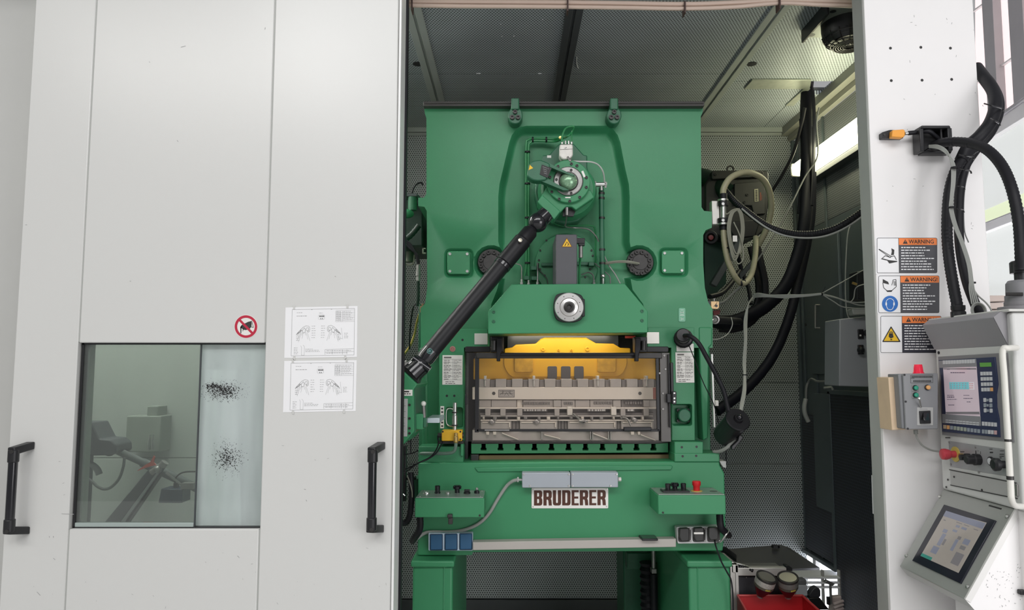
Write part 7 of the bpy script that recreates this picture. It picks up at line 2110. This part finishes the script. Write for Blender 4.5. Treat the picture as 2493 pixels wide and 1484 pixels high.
for k in range(4):
    part(gc, 'coil_turn', MB().ring(P(2383, 756, YHs - .14 - .005 * k), (.15, -1, .1), M(2.8, 16 + k * 1.3), M(2.8, 2), 26), GREYC)
part(gc, 'tail', MB().tp([(2368, 700, YHs - .1), (2380, 718, YHs - .1), (2400, 736, YHs - .08), (2412, 752, YHs - .08), (2416, 768, YHs - .1)], 2, 8, 6), GREYC)
for (x, y) in ((2324, 408), (2317, 505), (2366, 688)):
    part(gc, 'cable_tie', MB().frustum(P(x, y, YHs - .08) - Vector((0, 0, .003)), (0, 0, 1), M(2.85, 9), M(2.85, 9), .006, 12), RUBBER)
for (x, y, w, r_) in ((2420, 262, 1, 20), (2408, 298, 1, 19), (2346, 380, 0, 19), (2340, 408, 0, 17), (2335, 450, 0, 14)):
    pass
ht = thing('hose_ties', 'black cable ties and their tails binding the hoses at the post edge', 'cable tie', P(2380, 400, 2.9))
for (a, b) in (((2396, 252), (2440, 264)), ((2412, 288), (2432, 300)), ((2336, 376), (2368, 382)), ((2338, 410), (2362, 416)), ((2330, 452), (2346, 456)), ((2330, 508), (2344, 511))):
    part(ht, 'tie', MB().tube([P(*a, YHs - .06), P((a[0] + b[0]) / 2, (a[1] + b[1]) / 2, YHs - .09), P(*b, YHs - .04), P(b[0] + 3, b[1] + 6, YHs - .04)], .003, 6, 5), BLACK)
solo('thin_cable', 'thin grey pair slipping down behind the hoses on the post', 'cable', MB().tp([(2372, 366, YHs + .08), (2360, 410, YHs + .08), (2350, 450, YHs + .08), (2346, 500, YHs + .08), (2348, 560, YHs + .08), (2358, 590, YHs + .08)], 1.5, 6, 8), GREYCD)

# warning signs
YSG = YPF - .0008


def wsign(label, x0, y0, x1, y1, xs_, yh, word, rows, rg, dark=SIGNGREY):
    t = thing('warning_sign', label, 'sign', P((x0 + x1) / 2, y1, YSG), 'warning signs on the post')
    part(t, 'sign_plate', MB().pp(rrect(x0 - 3, y0 - 3, x1 + 2, y1 + 3, 4), YSG, .001), PAPER)
    m = MB()
    for (r, w) in ((rrect(x0, y0, x1, y1, 3.5), .9),):
        for i in range(len(r)):
            lines_px(m, [(*r[i], *r[(i + 1) % len(r)])], w, YSG, .0012)
    lines_px(m, [(xs_, y0, xs_ + 1.5, y1)], .9, YSG, .0012)
    part(t, 'border', m, INK)
    part(t, 'header', flat_px(MB(), [(xs_, y0 + .5), (x1 - 3, y0 + .5), (x1 - .5, y0 + 3), (x1 - .5, yh), (xs_ + .4, yh)], YSG, .0010), ORANGE)
    part(t, 'text_field', flat_px(MB(), [(xs_ + .4, yh), (x1 - .5, yh), (x1 - .3, y1 - .5), (xs_ + 1.5, y1 - .5)], YSG, .0010), dark)
    tx0 = xs_ + 11
    part(t, 'alert_triangle', flat_px(MB(), [(tx0 + 5, y0 + 3.5), (tx0 + 11, y0 + 14), (tx0 - 1, y0 + 14)], YSG, .0016), INK)
    part(t, 'alert_mark', flat_px(MB(), [(tx0 + 4.4, y0 + 6.5), (tx0 + 5.6, y0 + 6.5), (tx0 + 5.4, y0 + 11), (tx0 + 4.6, y0 + 11)], YSG, .0020), ORANGE)
    part(t, 'lettering', textp(word, tx0 + 13.5, y0 + 4, x1 - (8 if word[-1] != '!' else 4), y0 + 13.8, YSG, bold=.012, thick=.0016), INK)
    m = MB()
    word_rows(m, xs_ + 6, yh + 5, x1 - 7, rows, (y1 - yh - 8) / rows, 2.5, YSG, rg, .0016, (.62, 1))
    o_ = part(t, 'small_print', m, PAPER)
    o_['kind'] = 'stuff'
    return t


w1 = wsign('uppermost of three orange warning signs, with a tool and hand pictogram', 2135, 579, 2281, 664, 2187.5, 596, 'WARNING', 9, random.Random(41))
m = MB()
lines_px(m, [(2140, 606, 2170, 624), (2142, 609, 2168, 627), (2139, 606, 2142, 609)], 1.2, YSG, .0012)
lines_px(m, [(2146, 630, 2155, 622), (2155, 622, 2166, 626), (2166, 626, 2177, 622), (2177, 622, 2182, 632)], 1.4, YSG, .0012)
flat_px(m, [(2170, 604), (2177, 608), (2176, 620), (2169, 621), (2171, 612)], YSG, .0012)
flat_px(m, [(2144, 630), (2150, 629), (2164, 633), (2184, 635), (2184, 637), (2165, 641), (2160, 634)], YSG, .0012)
part(w1, 'pictogram', m, INK)
w2 = wsign('middle of three warning signs, with a blue ear-protection disc', 2139, 671, 2286, 761, 2191.5, 687.5, 'WARNING!', 10, random.Random(42))
m = MB()
flat_px(m, [(2149, 679), (2162, 686), (2164, 692), (2149, 688)], YSG, .0012)
lines_px(m, [(2149, 688, 2151, 700), (2151, 700, 2160, 708), (2160, 708, 2170, 708), (2170, 708, 2182, 697), (2171, 694, 2174, 681), (2174, 681, 2181, 680), (2181, 680, 2182, 697), (2176, 684, 2177, 695), (2179, 684, 2180, 695)], 1.3, YSG, .0012)
flat_px(m, [(2157, 707), (2173, 706), (2170, 710), (2160, 710)], YSG, .0012)
part(w2, 'pictogram', m, INK)
part(w2, 'mandatory_disc', flat_px(MB(), circ(2166.5, 739, 19.5, 32), YSG, .0012), SIGNBLUE)
m = MB()
c_ = circ(2166.5, 736, 9.6, 14, 180, 360) + [(2175, 746), (2172, 752), (2167, 754), (2161, 752), (2158, 746)]
for i in range(len(c_)):
    lines_px(m, [(*c_[i], *c_[(i + 1) % len(c_)])], 1.3, YSG, .0017)
lines_px(m, [(2157, 736, 2157, 743), (2176, 736, 2176, 743)], 3.6, YSG, .0018)
part(w2, 'headset_symbol', m, PAPER)
w3 = wsign('lowest of three warning signs, with a yellow hand triangle', 2144, 769, 2291, 858, 2195.5, 786, 'WARNING', 10, random.Random(43), mat('near_black_sign_print', (.035, .035, .05), .55))
part(w3, 'hazard_triangle', flat_px(MB(), rnd([(2169, 793), (2193, 832), (2147, 832)], 3, 3), YSG, .0012), INK)
part(w3, 'hazard_field', flat_px(MB(), rnd([(2169, 798), (2188, 829.5), (2151, 829.5)], 1.5, 2), YSG, .0016), SIGNYEL)
m = MB()
flat_px(m, [(2164, 812), (2173, 812), (2175, 820), (2170, 823), (2167, 823), (2163, 819)], YSG, .002)
for x in (2165, 2167.6, 2170.2, 2172.6):
    lines_px(m, [(x, 805 + abs(x - 2169) * .6, x, 815)], 1.5, YSG, .002)
flat_px(m, [(2167, 825), (2171.5, 825), (2171.5, 827.5), (2167, 827.5)], YSG, .002)
part(w3, 'hand_symbol', m, INK)

# call box with red beacon
YCB = YP - .15
cbx = thing('call_box', 'grey push-button box on a pine block with a red beacon on top', 'control box', P(2240, 1047, 2.98))
part(cbx, 'wood_block', MB().pp([(2163, 918), (2190, 917), (2196, 1045), (2172, 1047)], YP - .10, .098), WOOD, bevel=.003)
part(cbx, 'wood_block', MB().pp([(2164, 921), (2270, 910), (2270, 1044), (2172, 1046)], YP - .05, .048), WOOD, bevel=.003)
part(cbx, 'box_side', MB().pp([(2187, 910), (2280, 908), (2280, 1044), (2196, 1043)], YCB + .012, .085), mat('dim_grey_box', (.20, .205, .215), .45), bevel=.004)
part(cbx, 'lid', MB().pp(rnd([(2199, 909), (2284, 908), (2284, 1044), (2206, 1045)], 3), YCB, .012), mat('mid_grey_lid', (.25, .255, .265), .42), bevel=.003)
for (x, y) in ((2202, 912), (2205, 977), (2210, 1043)):
    part(cbx, 'screw', MB().lathe(P(x, y, YCB), (0, -1, 0), [(M(YCB, 2.8), 0), (M(YCB, 2.6), .001), (.0006, .001)], 10), BLACK)
for (x, y, mm, nm) in ((2228.5, 943.5, 'green', 'green_button'), (2229, 961, 'green', 'green_button'), (2258, 942.5, 'orange', 'orange_button')):
    if mm == 'green':
        part(cbx, 'button_plate', MB().pp(rrect(x - 8.5, y - 8.5, x + 8.5, y + 8.5, 1.5), YCB - .002, .003), mat('button_plate', (.24, .25, .25), .4), bevel=.001)
    b_ = part(cbx, nm, MB().lathe(P(x, y, YCB - .002), (0, -1, 0), [(M(YCB, 5.2), 0), (M(YCB, 5.2), .008), (M(YCB, 4), .010), (.0005, .0105)], 20), mat('green_button_cap', (.02, .30, .19), .3) if mm == 'green' else KEYO)
    part(b_, 'bezel', MB().ring(P(x, y, YCB - .004), (0, 1, 0), M(YCB, 5.8), M(YCB, 1.0), 22), BLACK)
m = MB()
for k in range(15):
    m.bp(2220 + k * 3.4, 914.5, 2222 + k * 3.4, 919, YCB - .001, .0015)
for k in range(13):
    m.bp(2224 + k * 3.4, 925, 2226 + k * 3.4, 929.5, YCB - .001, .0015)
for k in range(8):
    m.bp(2217 + k * 1.2, 919.5, 2218 + k * 1.2, 920.5, YCB - .001, .0012)
part(cbx, 'sounder_slots', m, INK)['kind'] = 'stuff'
part(cbx, 'slot_frame', lines_px(MB(), [(2217, 913, 2271, 912), (2271, 912, 2271, 931), (2271, 931, 2217, 932), (2217, 932, 2217, 913)], .8, YCB, .0004), INK)
ks = part(cbx, 'key_switch', MB().pp(rrect(2233, 991, 2272, 1035, 2), YCB - .002, .003), mat('pale_switch_plate', (.46, .46, .45), .4), bevel=.001)
part(ks, 'rocker', MB().pp([(2239, 1000), (2266, 999), (2267, 1030), (2241, 1031)], YCB - .008, .006), BLACK, bevel=.002)
part(ks, 'flap', MB().prism([P(2248, 1003, YCB - .010), P(2262, 1004, YCB - .010), P(2264, 1024, YCB - .028), P(2250, 1023, YCB - .028)], (0, .006, 0)), BLACKG, bevel=.002)
part(ks, 'print', flat_px(flat_px(MB(), [(2239, 994), (2258, 994), (2258, 996.5), (2239, 996.5)], YCB - .002), [(2241, 1032), (2266, 1031.5), (2266, 1033.5), (2241, 1034)], YCB - .002), INKG)
part(cbx, 'toggle_lever', MB().rod(P(2238, 970, YCB - .03), P(2242, 990, YCB - .004), .0035, 8).ball(P(2238, 970, YCB - .03), .006, 8), STEEL)
part(cbx, 'beacon_lens', MB().lathe(P(2236, 907, YCB + .05), (0, 0, 1), [(M(YCB, 11.5), 0), (M(YCB, 10.5), M(YCB, 12)), (M(YCB, 9), M(YCB, 20.5)), (.001, M(YCB, 21))], 22), REDLAMP, label='red beacon lens')
part(cbx, 'beacon_foot', MB().lathe(P(2236, 910, YCB + .05), (0, 0, 1), [(M(YCB, 13), 0), (M(YCB, 13), .006), (.001, .007)], 20), REDLAMP)
part(cbx, 'gland', MB().rod(P(2229, 1046, YCB + .05), P(2230, 1056, YCB + .05), M(YCB, 5), 12), GREYC)
solo('call_box_cable', 'thin grey cable curving from under the call box to the console', 'cable', MB().tp([(2230, 1055, YCB + .05), (2234, 1068, YCB + .05), (2246, 1084, YCB + .06), (2264, 1094, YCB + .07), (2284, 1098, YCB + .08), (2310, 1098, YCB + .1)], 2.2, 8, 8), GREYC)
# ================================================================ OPERATOR CONSOLE, its face turned into the opening
XC = 1.71
con = thing('operator_console', 'light grey operator console with screen, keypad and tilted touchscreen, hung beside the post', 'console', (1.88, 2.7, .90))
yfar, ynear = Q(2284, 1000, XC).y, Q(2477, 1000, XC).y
ztop = Q(2282, 851, XC).z
zbot = Q(2304, 1193, XC).z
zlid = Q(2440, 757, XC - .02).z


def C(x, y, out=0.0):
    return Q(x, y, XC - out)


def face(pts, m, name, out, par=None, bevel=0.0, label=None, base=0.0):
    """raised field on the console face; base..out metres proud of it"""
    q = [C(x, y) for x, y in pts]
    q = [Vector((XC - out, p.y, p.z)) for p in q]
    return part(par or con, name, MB().prism(q, (out - base, 0, 0)), m, bevel=bevel, label=label)


part(con, 'case', MB().box((XC, ynear, zbot - .0), (XC + .45, yfar, zlid - .004)), CONSOLE, bevel=.010, seg=3)
part(con, 'lower_case', MB().box((XC + .02, ynear + .01, zbot - .75), (XC + .43, yfar - .01, zbot - .002)), WHITE_P, bevel=.008)
part(con, 'lid', MB().box((XC - .015, ynear - .01, zlid - .003), (XC + .46, yfar + .01, zlid + .006)), mat('console_pale_lid', (.60, .60, .57), .4), bevel=.003)
# hood over the screen
yh0, yh1 = yfar + .005, Q(2452, 838, XC).y
hb0 = Vector((XC, yh0, ztop))
ht0 = Q(2254, 790, XC - .045)
ho_ = part(con, 'hood', MB().prism([(XC, yh0, ztop), (XC - .045, yh0, ht0.z), (XC - .02, yh0, zlid), (XC + .01, yh0, zlid), (XC + .01, yh0, ztop)], (0, yh1 - yh0, 0)), HOODG, bevel=.003, label='sloping grey hood over the screen')
part(con, 'hood_edge', MB().prism([(XC, yh1 - .004, ztop), (XC - .046, yh1 - .004, ht0.z), (XC - .02, yh1 - .004, zlid), (XC + .005, yh1 - .004, zlid), (XC + .005, yh1 - .004, ztop)], (0, -.003, 0)), CONSOLED)
# recessed screen panel
face([(2286, 868), (2454, 858), (2470, 1076), (2296, 1058)], CONSOLED, 'panel_frame', .004, bevel=.001)
sp = face([(2289.6, 876.4), (2427, 868.6), (2432, 914), (2434, 935), (2430, 960), (2431, 990), (2437, 1020), (2439, 1063.8), (2298, 1050), (2297, 960), (2295, 920)], NAVY, 'keypad_field', .008, bevel=.001)
# the part of the print left of the screen is grey
face([(2291, 878), (2382, 873), (2384, 892), (2292, 895)], mat('grey_key_band', (.26, .265, .28), .4), 'key_band', .0092, sp)
face([(2299, 1007), (2393, 1013), (2394, 1036), (2300, 1029)], mat('grey_key_band', (.26, .265, .28), .4), 'key_band', .0092, sp)
scr = face([(2301.4, 895), (2383, 891), (2392, 1014), (2308, 1008)], SCREEN, 'screen', .0088, con, label='lit pinkish screen')
for (a, b, c, d, mm) in ((2317, 930, 2364, 947, SCRTEAL), (2365, 930, 2377, 948, SCRWHITE), (2302, 896, 2382, 899, SCRGREY), (2308, 1002, 2390, 1008, SCRGREY)):
    face([(a, b), (c, b - .4), (c + 1.2, d), (a + 1, d - .4)], mm, 'screen_field', .0094, scr)
m = MB()
rg = random.Random(6)


def cflat(m, x0, y0, x1, y1, out):
    q = [C(x, y) for x, y in ((x0, y0), (x1, y0), (x1, y1), (x0, y1))]
    m.add([Vector((XC - out, p.y, p.z)) for p in q], [(0, 1, 2, 3)])


for (x0, x1, y, h) in ((2320, 2355, 905.5, 2), (2312, 2318, 898, 1.4), (2360, 2369, 896.5, 2), (2312, 2328, 961, 1.3), (2312, 2330, 965, 2), (2312, 2336, 971, 1.2), (2352, 2366, 961, 1.4), (2352, 2375, 968.5, 1.6), (2360, 2370, 977, 1.6), (2315, 2330, 984.5, 1.6)):
    x = x0
    while x < x1:
        w = min(rg.uniform(2, 5), x1 - x)
        cflat(m, x, y, x + w, y + h, .0098)
        x += w + 1
part(scr, 'screen_print', m, mat('lit_dark_print', (.10, .08, .14), .3, emit=.1))['kind'] = 'stuff'
m = MB()
for r_ in range(3):
    for k in range(6):
        cflat(m, 2321 + k * 7, 932.5 + r_ * 5, 2323 + k * 7, 934 + r_ * 5, .0099)
        if k < 3:
            cflat(m, 2366.5 + k * 3.5, 932.5 + r_ * 5, 2368.5 + k * 3.5, 934.5 + r_ * 5, .0099)
part(scr, 'table_print', m, mat('lit_pink_print', (.5, .16, .2), .3, emit=.3))['kind'] = 'stuff'
for k in range(12):
    x = 2301.5 + k * 6.6
    face([(x, 877 - k * .25), (x + 5.6, 876.8 - k * .25), (x + 5.9, 886 - k * .25), (x + .3, 886.3 - k * .25)], KEYW, 'key', .0105, sp)
face([(2391.5, 882.5), (2418.5, 881.8), (2419.5, 891.8), (2392.5, 892.5)], LCD, 'display', .0100, sp)
for r_ in range(4):
    for k in range(4):
        x, y = 2393.6 + k * 7.3 + r_ * .8, 904.5 + r_ * 12.9 - k * .15
        face([(x, y), (x + 5.2, y), (x + 5.6, y + 9), (x + .4, y + 9)], KEYO if (r_ == 3 and k == 3) else KEYW, 'key', .0108, sp)
for r_ in range(3):
    for k in range(3):
        x, y = 2401 + k * 7.2 + r_ * .5, 968.5 + r_ * 12.6 + (k - 1) * .3
        if k == 1:
            face([(x + .5, y + 2), (x + 4.5, y + 2), (x + 4.5, y + 8), (x + .5, y + 8)], KEYG, 'key', .0105, sp)
        else:
            face(rnd([(x, y), (x + 5.6, y), (x + 6, y + 10), (x + .4, y + 10)], 1.5, 2), KEYG if r_ == 1 else KEYW, 'key', .0108, sp)
for r_, yy in enumerate((1025.6, 1044.8)):
    for k in range(5):
        x, y = 2397.5 + k * 7.5, yy + k * .6
        face([(x, y), (x + 5, y + .3), (x + 5.2, y + 10), (x + .2, y + 9.7)], (KEYG if (r_ and k < 2) else (mat('pink_key', (.62, .40, .40), .5) if (r_ and k == 4) else KEYW)), 'key', .0108, sp)
for k in range(11):
    x, y = 2303 + k * 8.35, 1033.5 + k * 1.05
    mm = (mat('tan_key', (.5, .38, .25), .5), KEYO, KEYG, mat('olive_key', (.36, .40, .34), .5))[min(k, 3) if k < 7 else 2]
    face([(x, y), (x + 5.4, y + .4), (x + 5.6, y + 9.6), (x + .2, y + 9.2)], mm, 'key', .0108, sp)
for r_ in range(2):
    for k in range(10):
        x, y = 2308 + k * 8.3, 1020.5 + r_ * 5 + k * .75
        face([(x, y), (x + 7, y + .4), (x + 7, y + 3), (x, y + 2.6)], KEYW, 'soft_key', .0098, sp)
# switch panel
swp = face([(2310.7, 1073), (2464, 1095), (2469, 1161.5), (2315, 1135)], mat('silver_switch_panel', (.33, .33, .34), .35, metal=.2), 'switch_panel', .003, bevel=.0008)


def onface(x, y, prof, m, name, n=20, out=.003):
    c = C(x, y)
    c.x = XC - out
    return part(con, name, MB().lathe(c, (-1, 0, 0), prof, n), m)


onface(2328.7, 1105, [(.029, 0), (.029, .003), (.001, .003)], mat('yellow_stop_ring', (.60, .48, .10), .5), 'emergency_ring', 28)
onface(2328.7, 1105, [(.013, .003), (.013, .022), (.018, .026), (.0215, .040), (.0205, .052), (.014, .056), (.001, .057)], mat('dull_red_button', (.50, .05, .07), .35), 'emergency_button', 24)
onface(2346, 1110, [(.011, 0), (.011, .012), (.006, .014), (.001, .014)], BRASS, 'key_switch', 14)
onface(2362, 1112.5, [(.014, 0), (.014, .016), (.011, .018), (.011, .034), (.001, .035)], BLACK, 'rotary_switch', 16)
onface(2386, 1118, [(.020, 0), (.021, .02), (.017, .024), (.017, .046), (.012, .05), (.001, .05)], BLACK, 'rotary_switch', 18)
onface(2416, 1122, [(.016, 0), (.016, .006), (.012, .007), (.012, .002)], BLACK, 'button_bezel', 20)
onface(2416, 1122, [(.0115, .002), (.0115, .008), (.001, .009)], KEYW, 'white_button', 18)
onface(2448, 1130, [(.013, 0), (.013, .016), (.022, .022), (.023, .036), (.015, .042), (.001, .043)], BLACK, 'mushroom_button', 20)
for (x, y) in ((2313, 1076), (2317, 1130), (2385, 1149), (2377, 1088)):
    onface(x, y, [(.004, 0), (.004, .002), (.0008, .002)], STEELD, 'screw', 8)
m = MB()
for (x0, y0, x1, y1) in ((2340, 1098, 2350, 1100), (2377, 1096, 2379, 1105), (2382, 1096.5, 2385, 1097.5), (2389, 1098, 2390, 1105), (2411, 1092, 2419, 1093.5), (2412, 1099, 2420, 1102.5), (2437, 1096, 2447, 1097.5), (2436, 1104, 2447, 1106), (2436, 1109, 2447, 1111), (2436, 1113, 2441, 1115), (2304, 1063.5, 2316, 1066)):
    cflat(m, x0, y0, x1, y1, .0036 if y1 > 1070 else .0045)
part(con, 'panel_print', m, INK)['kind'] = 'stuff'
# lower flap and its seams
face([(2314, 1144), (2476, 1176), (2479, 1212), (2316, 1181)], mat('console_flap', (.40, .40, .39), .42), 'flap', .0025, bevel=.001)
m = MB()
for (a, b) in (((2313, 1142.5), (2476, 1175)), ((2316, 1180), (2478, 1213))):
    q0, q1 = C(*a), C(*b)
    m.rod(Vector((XC - .0028, q0.y, q0.z)), Vector((XC - .0028, q1.y, q1.z)), .0018, 6)
part(con, 'flap_seam', m, INK)
face([(2471, 1177), (2480, 1179), (2481, 1207), (2473, 1205)], STEELD, 'flap_catch', .006, bevel=.001)
for (x, y) in ((2310, 1167), (2325, 1160), (2393, 1192), (2306, 1185)):
    onface(x, y, [(.004, 0), (.004, .002), (.0008, .002)], DARKST, 'screw', 8)
part(con, 'side_hole', MB().lathe(C(2286, 858), (-1, 0, 0), [(.006, 0), (.006, .003), (.001, .003)], 10), BLACK)
# tube handle
XH = XC - .075
hp = [Vector((XC + .0, Q(2475, 846, XC).y - .0, Q(2475, 846, XC).z)), Q(2456, 847, XH + .02), Q(2446, 853, XH), Q(2447, 920, XH), Q(2452, 1040, XH), Q(2457, 1180, XH), Q(2459, 1212, XH), Q(2470, 1229, XH + .02), Vector((XC + .0, Q(2488, 1232, XC).y, Q(2488, 1232, XC).z))]
yl_ = sum(p.y for p in hp[2:7]) / 5
for p in hp[2:7]:
    p.y = yl_
part(con, 'tube_handle', MB().tube(hp, M(2.5, 7.2), 14, 6), mat('cream_tube', (.68, .67, .62), .35), label='cream tubular grab handle')
part(con, 'handle_clip', MB().frustum(Vector((XH, yl_, Q(2455, 1166, XH).z)), (0, 0, 1), M(2.5, 8), M(2.5, 8), .012, 14), DARKST)
part(con, 'handle_joint', MB().frustum(Vector((XH, yl_, Q(2452, 1074, XH).z)), (0, 0, 1), M(2.5, 7.6), M(2.5, 7.6), .008, 14), DARKST)
# tilted touchscreen box
XT, XB = 1.725, 1.535
tl, tr_ = Q(2304, 1193, XT), Q(2482, 1238, XT)
bl, br2 = Q(2183, 1374, XB), Q(2338, 1452, XB)
yf_, yn_ = (tl.y + bl.y) / 2, (tr_.y + br2.y) / 2
zt_, zb2 = (tl.z + tr_.z) / 2, (bl.z + br2.z) / 2


def TT(u, v, out=0.0):
    """u: 0 far .. 1 near, v: 0 top .. 1 bottom of the tilted face"""
    d = Vector((XB - XT, 0, zb2 - zt_))
    n = Vector((d.z, 0, -d.x)).normalized()
    return Vector((XT, yf_ + (yn_ - yf_) * u, zt_)) + d * v + n * out


def tface(uv, m, name, out, base, par=None, bevel=0.0, label=None):
    q = [TT(u, v, out) for u, v in uv]
    return part(par or con, name, MB().prism(q, TT(0, 0, base) - TT(0, 0, out)), m, bevel=bevel, label=label)


bd = Vector((XB, yf_, zb2))
tbx = part(con, 'touchscreen_box', MB().prism([TT(0, 0), TT(0, 1), (XB + .03, yf_, zb2 - .035), (XC + .20, yf_, zb2 - .13), (XC + .20, yf_, zt_)], (0, yn_ - yf_, 0)), mat('touchscreen_case', (.36, .37, .35), .32, metal=.2), bevel=.004, label='tilted grey touchscreen box')
part(con, 'box_edge', MB().prism([TT(1, 0, .001), TT(1, 1, .001), TT(1, 1, -.02), TT(1, 0, -.02)], (0, -.007, 0)), mat('pale_box_edge', (.72, .71, .69), .3))
part(con, 'box_cheek', MB().prism([TT(1, 0), TT(1, 1), (XB + .03, yn_, zb2 - .035), (XC + .20, yn_, zb2 - .13), (XC + .20, yn_, zt_)], (0, -.003, 0)), WHITE_P, label='white scuffed side cheek')
tb_ = tface([(.155, .175), (.885, .175), (.885, .885), (.155, .885)], mat('dark_bezel', (.020, .021, .032), .15), 'bezel', .006, 0, bevel=.001)
ts_ = tface([(.235, .245), (.805, .225), (.805, .80), (.235, .80)], SCREENB, 'touchscreen', .0066, .006, label='lit beige touchscreen')
for (u0, v0, u1, v1, mm) in ((.235, .235, .80, .30, SCRBLUE), (.235, .765, .40, .80, mat('lit_green_bar', (.04, .21, .17), .2, emit=.3)), (.34, .43, .40, .47, SCRBLUE), (.36, .48, .41, .62, SCRBLUE), (.33, .64, .42, .72, SCRBLUE), (.47, .345, .52, .37, SCRBLUE), (.55, .345, .62, .37, SCRBLUE), (.46, .40, .52, .425, SCRBLUE), (.57, .45, .615, .485, SCRGREY), (.56, .49, .60, .62, SCRBLUE), (.66, .45, .74, .51, SCRBLUE), (.66, .53, .73, .57, SCRGREY), (.65, .61, .76, .74, SCRGREY), (.42, .53, .45, .60, SCRGREY), (.27, .335, .30, .345, SCRGREY), (.45, .315, .53, .322, SCRGREY), (.56, .315, .63, .322, SCRGREY), (.70, .325, .76, .332, SCRGREY)):
    tface([(u0, v0), (u1, v0), (u1, v1), (u0, v1)], mm, 'screen_field', .0072, .0066, ts_)
for (u, v) in ((.02, .10), (.02, .86), (.97, .10), (.97, .88)):
    c = TT(u, v)
    n = (TT(0, 0, 1) - TT(0, 0, 0)).normalized()
    part(con, 'dome_screw', MB().lathe(c, n, [(.008, 0), (.008, .004), (.005, .007), (.001, .008)], 12), STEEL)
tface([(.70, .035), (.86, .035), (.86, .050), (.70, .050)], BLACK, 'slot', .001, 0)
rg = random.Random(17)
m = MB()
for k in range(46):
    x, y = rg.uniform(2400, 2486), rg.uniform(1370, 1476)
    l, a = rg.uniform(1, 5), rg.uniform(0, 3.1)
    lines_px(m, [(x, y, x + l * math.cos(a), y + l * math.sin(a))], 1.2, yn_ - .0031)
part(con, 'scuff_marks', m, INKG)['kind'] = 'stuff'
part(con, 'side_latch', MB().bp(2484, 1436, 2506, 1448, yn_ - .02, .017), BLACK, bevel=.003)
part(con, 'side_screw', MB().lathe(P(2488, 1360, yn_ - .003), (0, -1, 0), [(.006, 0), (.006, .002), (.002, .003)], 10), STEEL)
# console arm on top
arm = thing('console_arm', 'grey swivel arm flange on the console lid under the corrugated hose', 'arm', (1.80, 2.52, zlid + .01))
c = P(2490, 756, 2.58)
c.z = zlid + .006
zA = P(2476, 680, 2.58).z
part(arm, 'base_flange', MB().lathe(c, (0, 0, 1), [(.075, 0), (.075, .012), (.055, .016), (.055, .03), (.001, .031)], 28), CONSOLED)
part(arm, 'column', MB().lathe(c + Vector((0, 0, .03)), (0, 0, 1), [(.052, 0), (.052, .022), (.048, .024), (.047, zA - zlid - .05), (.040, zA - zlid - .04), (.001, zA - zlid - .039)], 28), mat('arm_grey', (.20, .20, .21), .4))
part(arm, 'lock_knob', MB().ball(c + Vector((.02, -.055, .045)), .022, 16), ALUW)
part(arm, 'clamp_pin', MB().rod(c + Vector((-.07, -.02, .055)), c + Vector((-.03, -.05, .052)), .006, 8), DARKST)
part(arm, 'hose_neck', MB().lathe(Vector((c.x, c.y, zA + .01)), (0, 0, 1), [(.020, -.02), (.020, .012), (.032, .012), (.032, .05), (.027, .055), (.001, .056)], 20), BLACK)
# pale stacked trays behind the console
for k in range(3):
    solo('plastic_tray', ('lowest', 'middle', 'topmost')[k] + ' of three pale pinkish trays stacked behind the console', 'tray', MB().pp([(2380, 771 - k * 18), (2470, 768 - k * 18), (2472, 754 - k * 18), (2376, 755 - k * 18)], 3.9, .4), mat('pale_pinkish_tray', (.60, .50, .45), .5), 'pale trays behind the console', bevel=.004)
solo('tray_table', 'plain pale table top carrying the stacked trays behind the console', 'table', MB().pp([(2360, 774), (2500, 770), (2500, 784), (2360, 788)], 3.86, .5).bp(2380, 788, 2390, 1484, 3.9, .04).bp(2480, 784, 2490, 1484, 3.9, .04), BARW, bevel=.004)
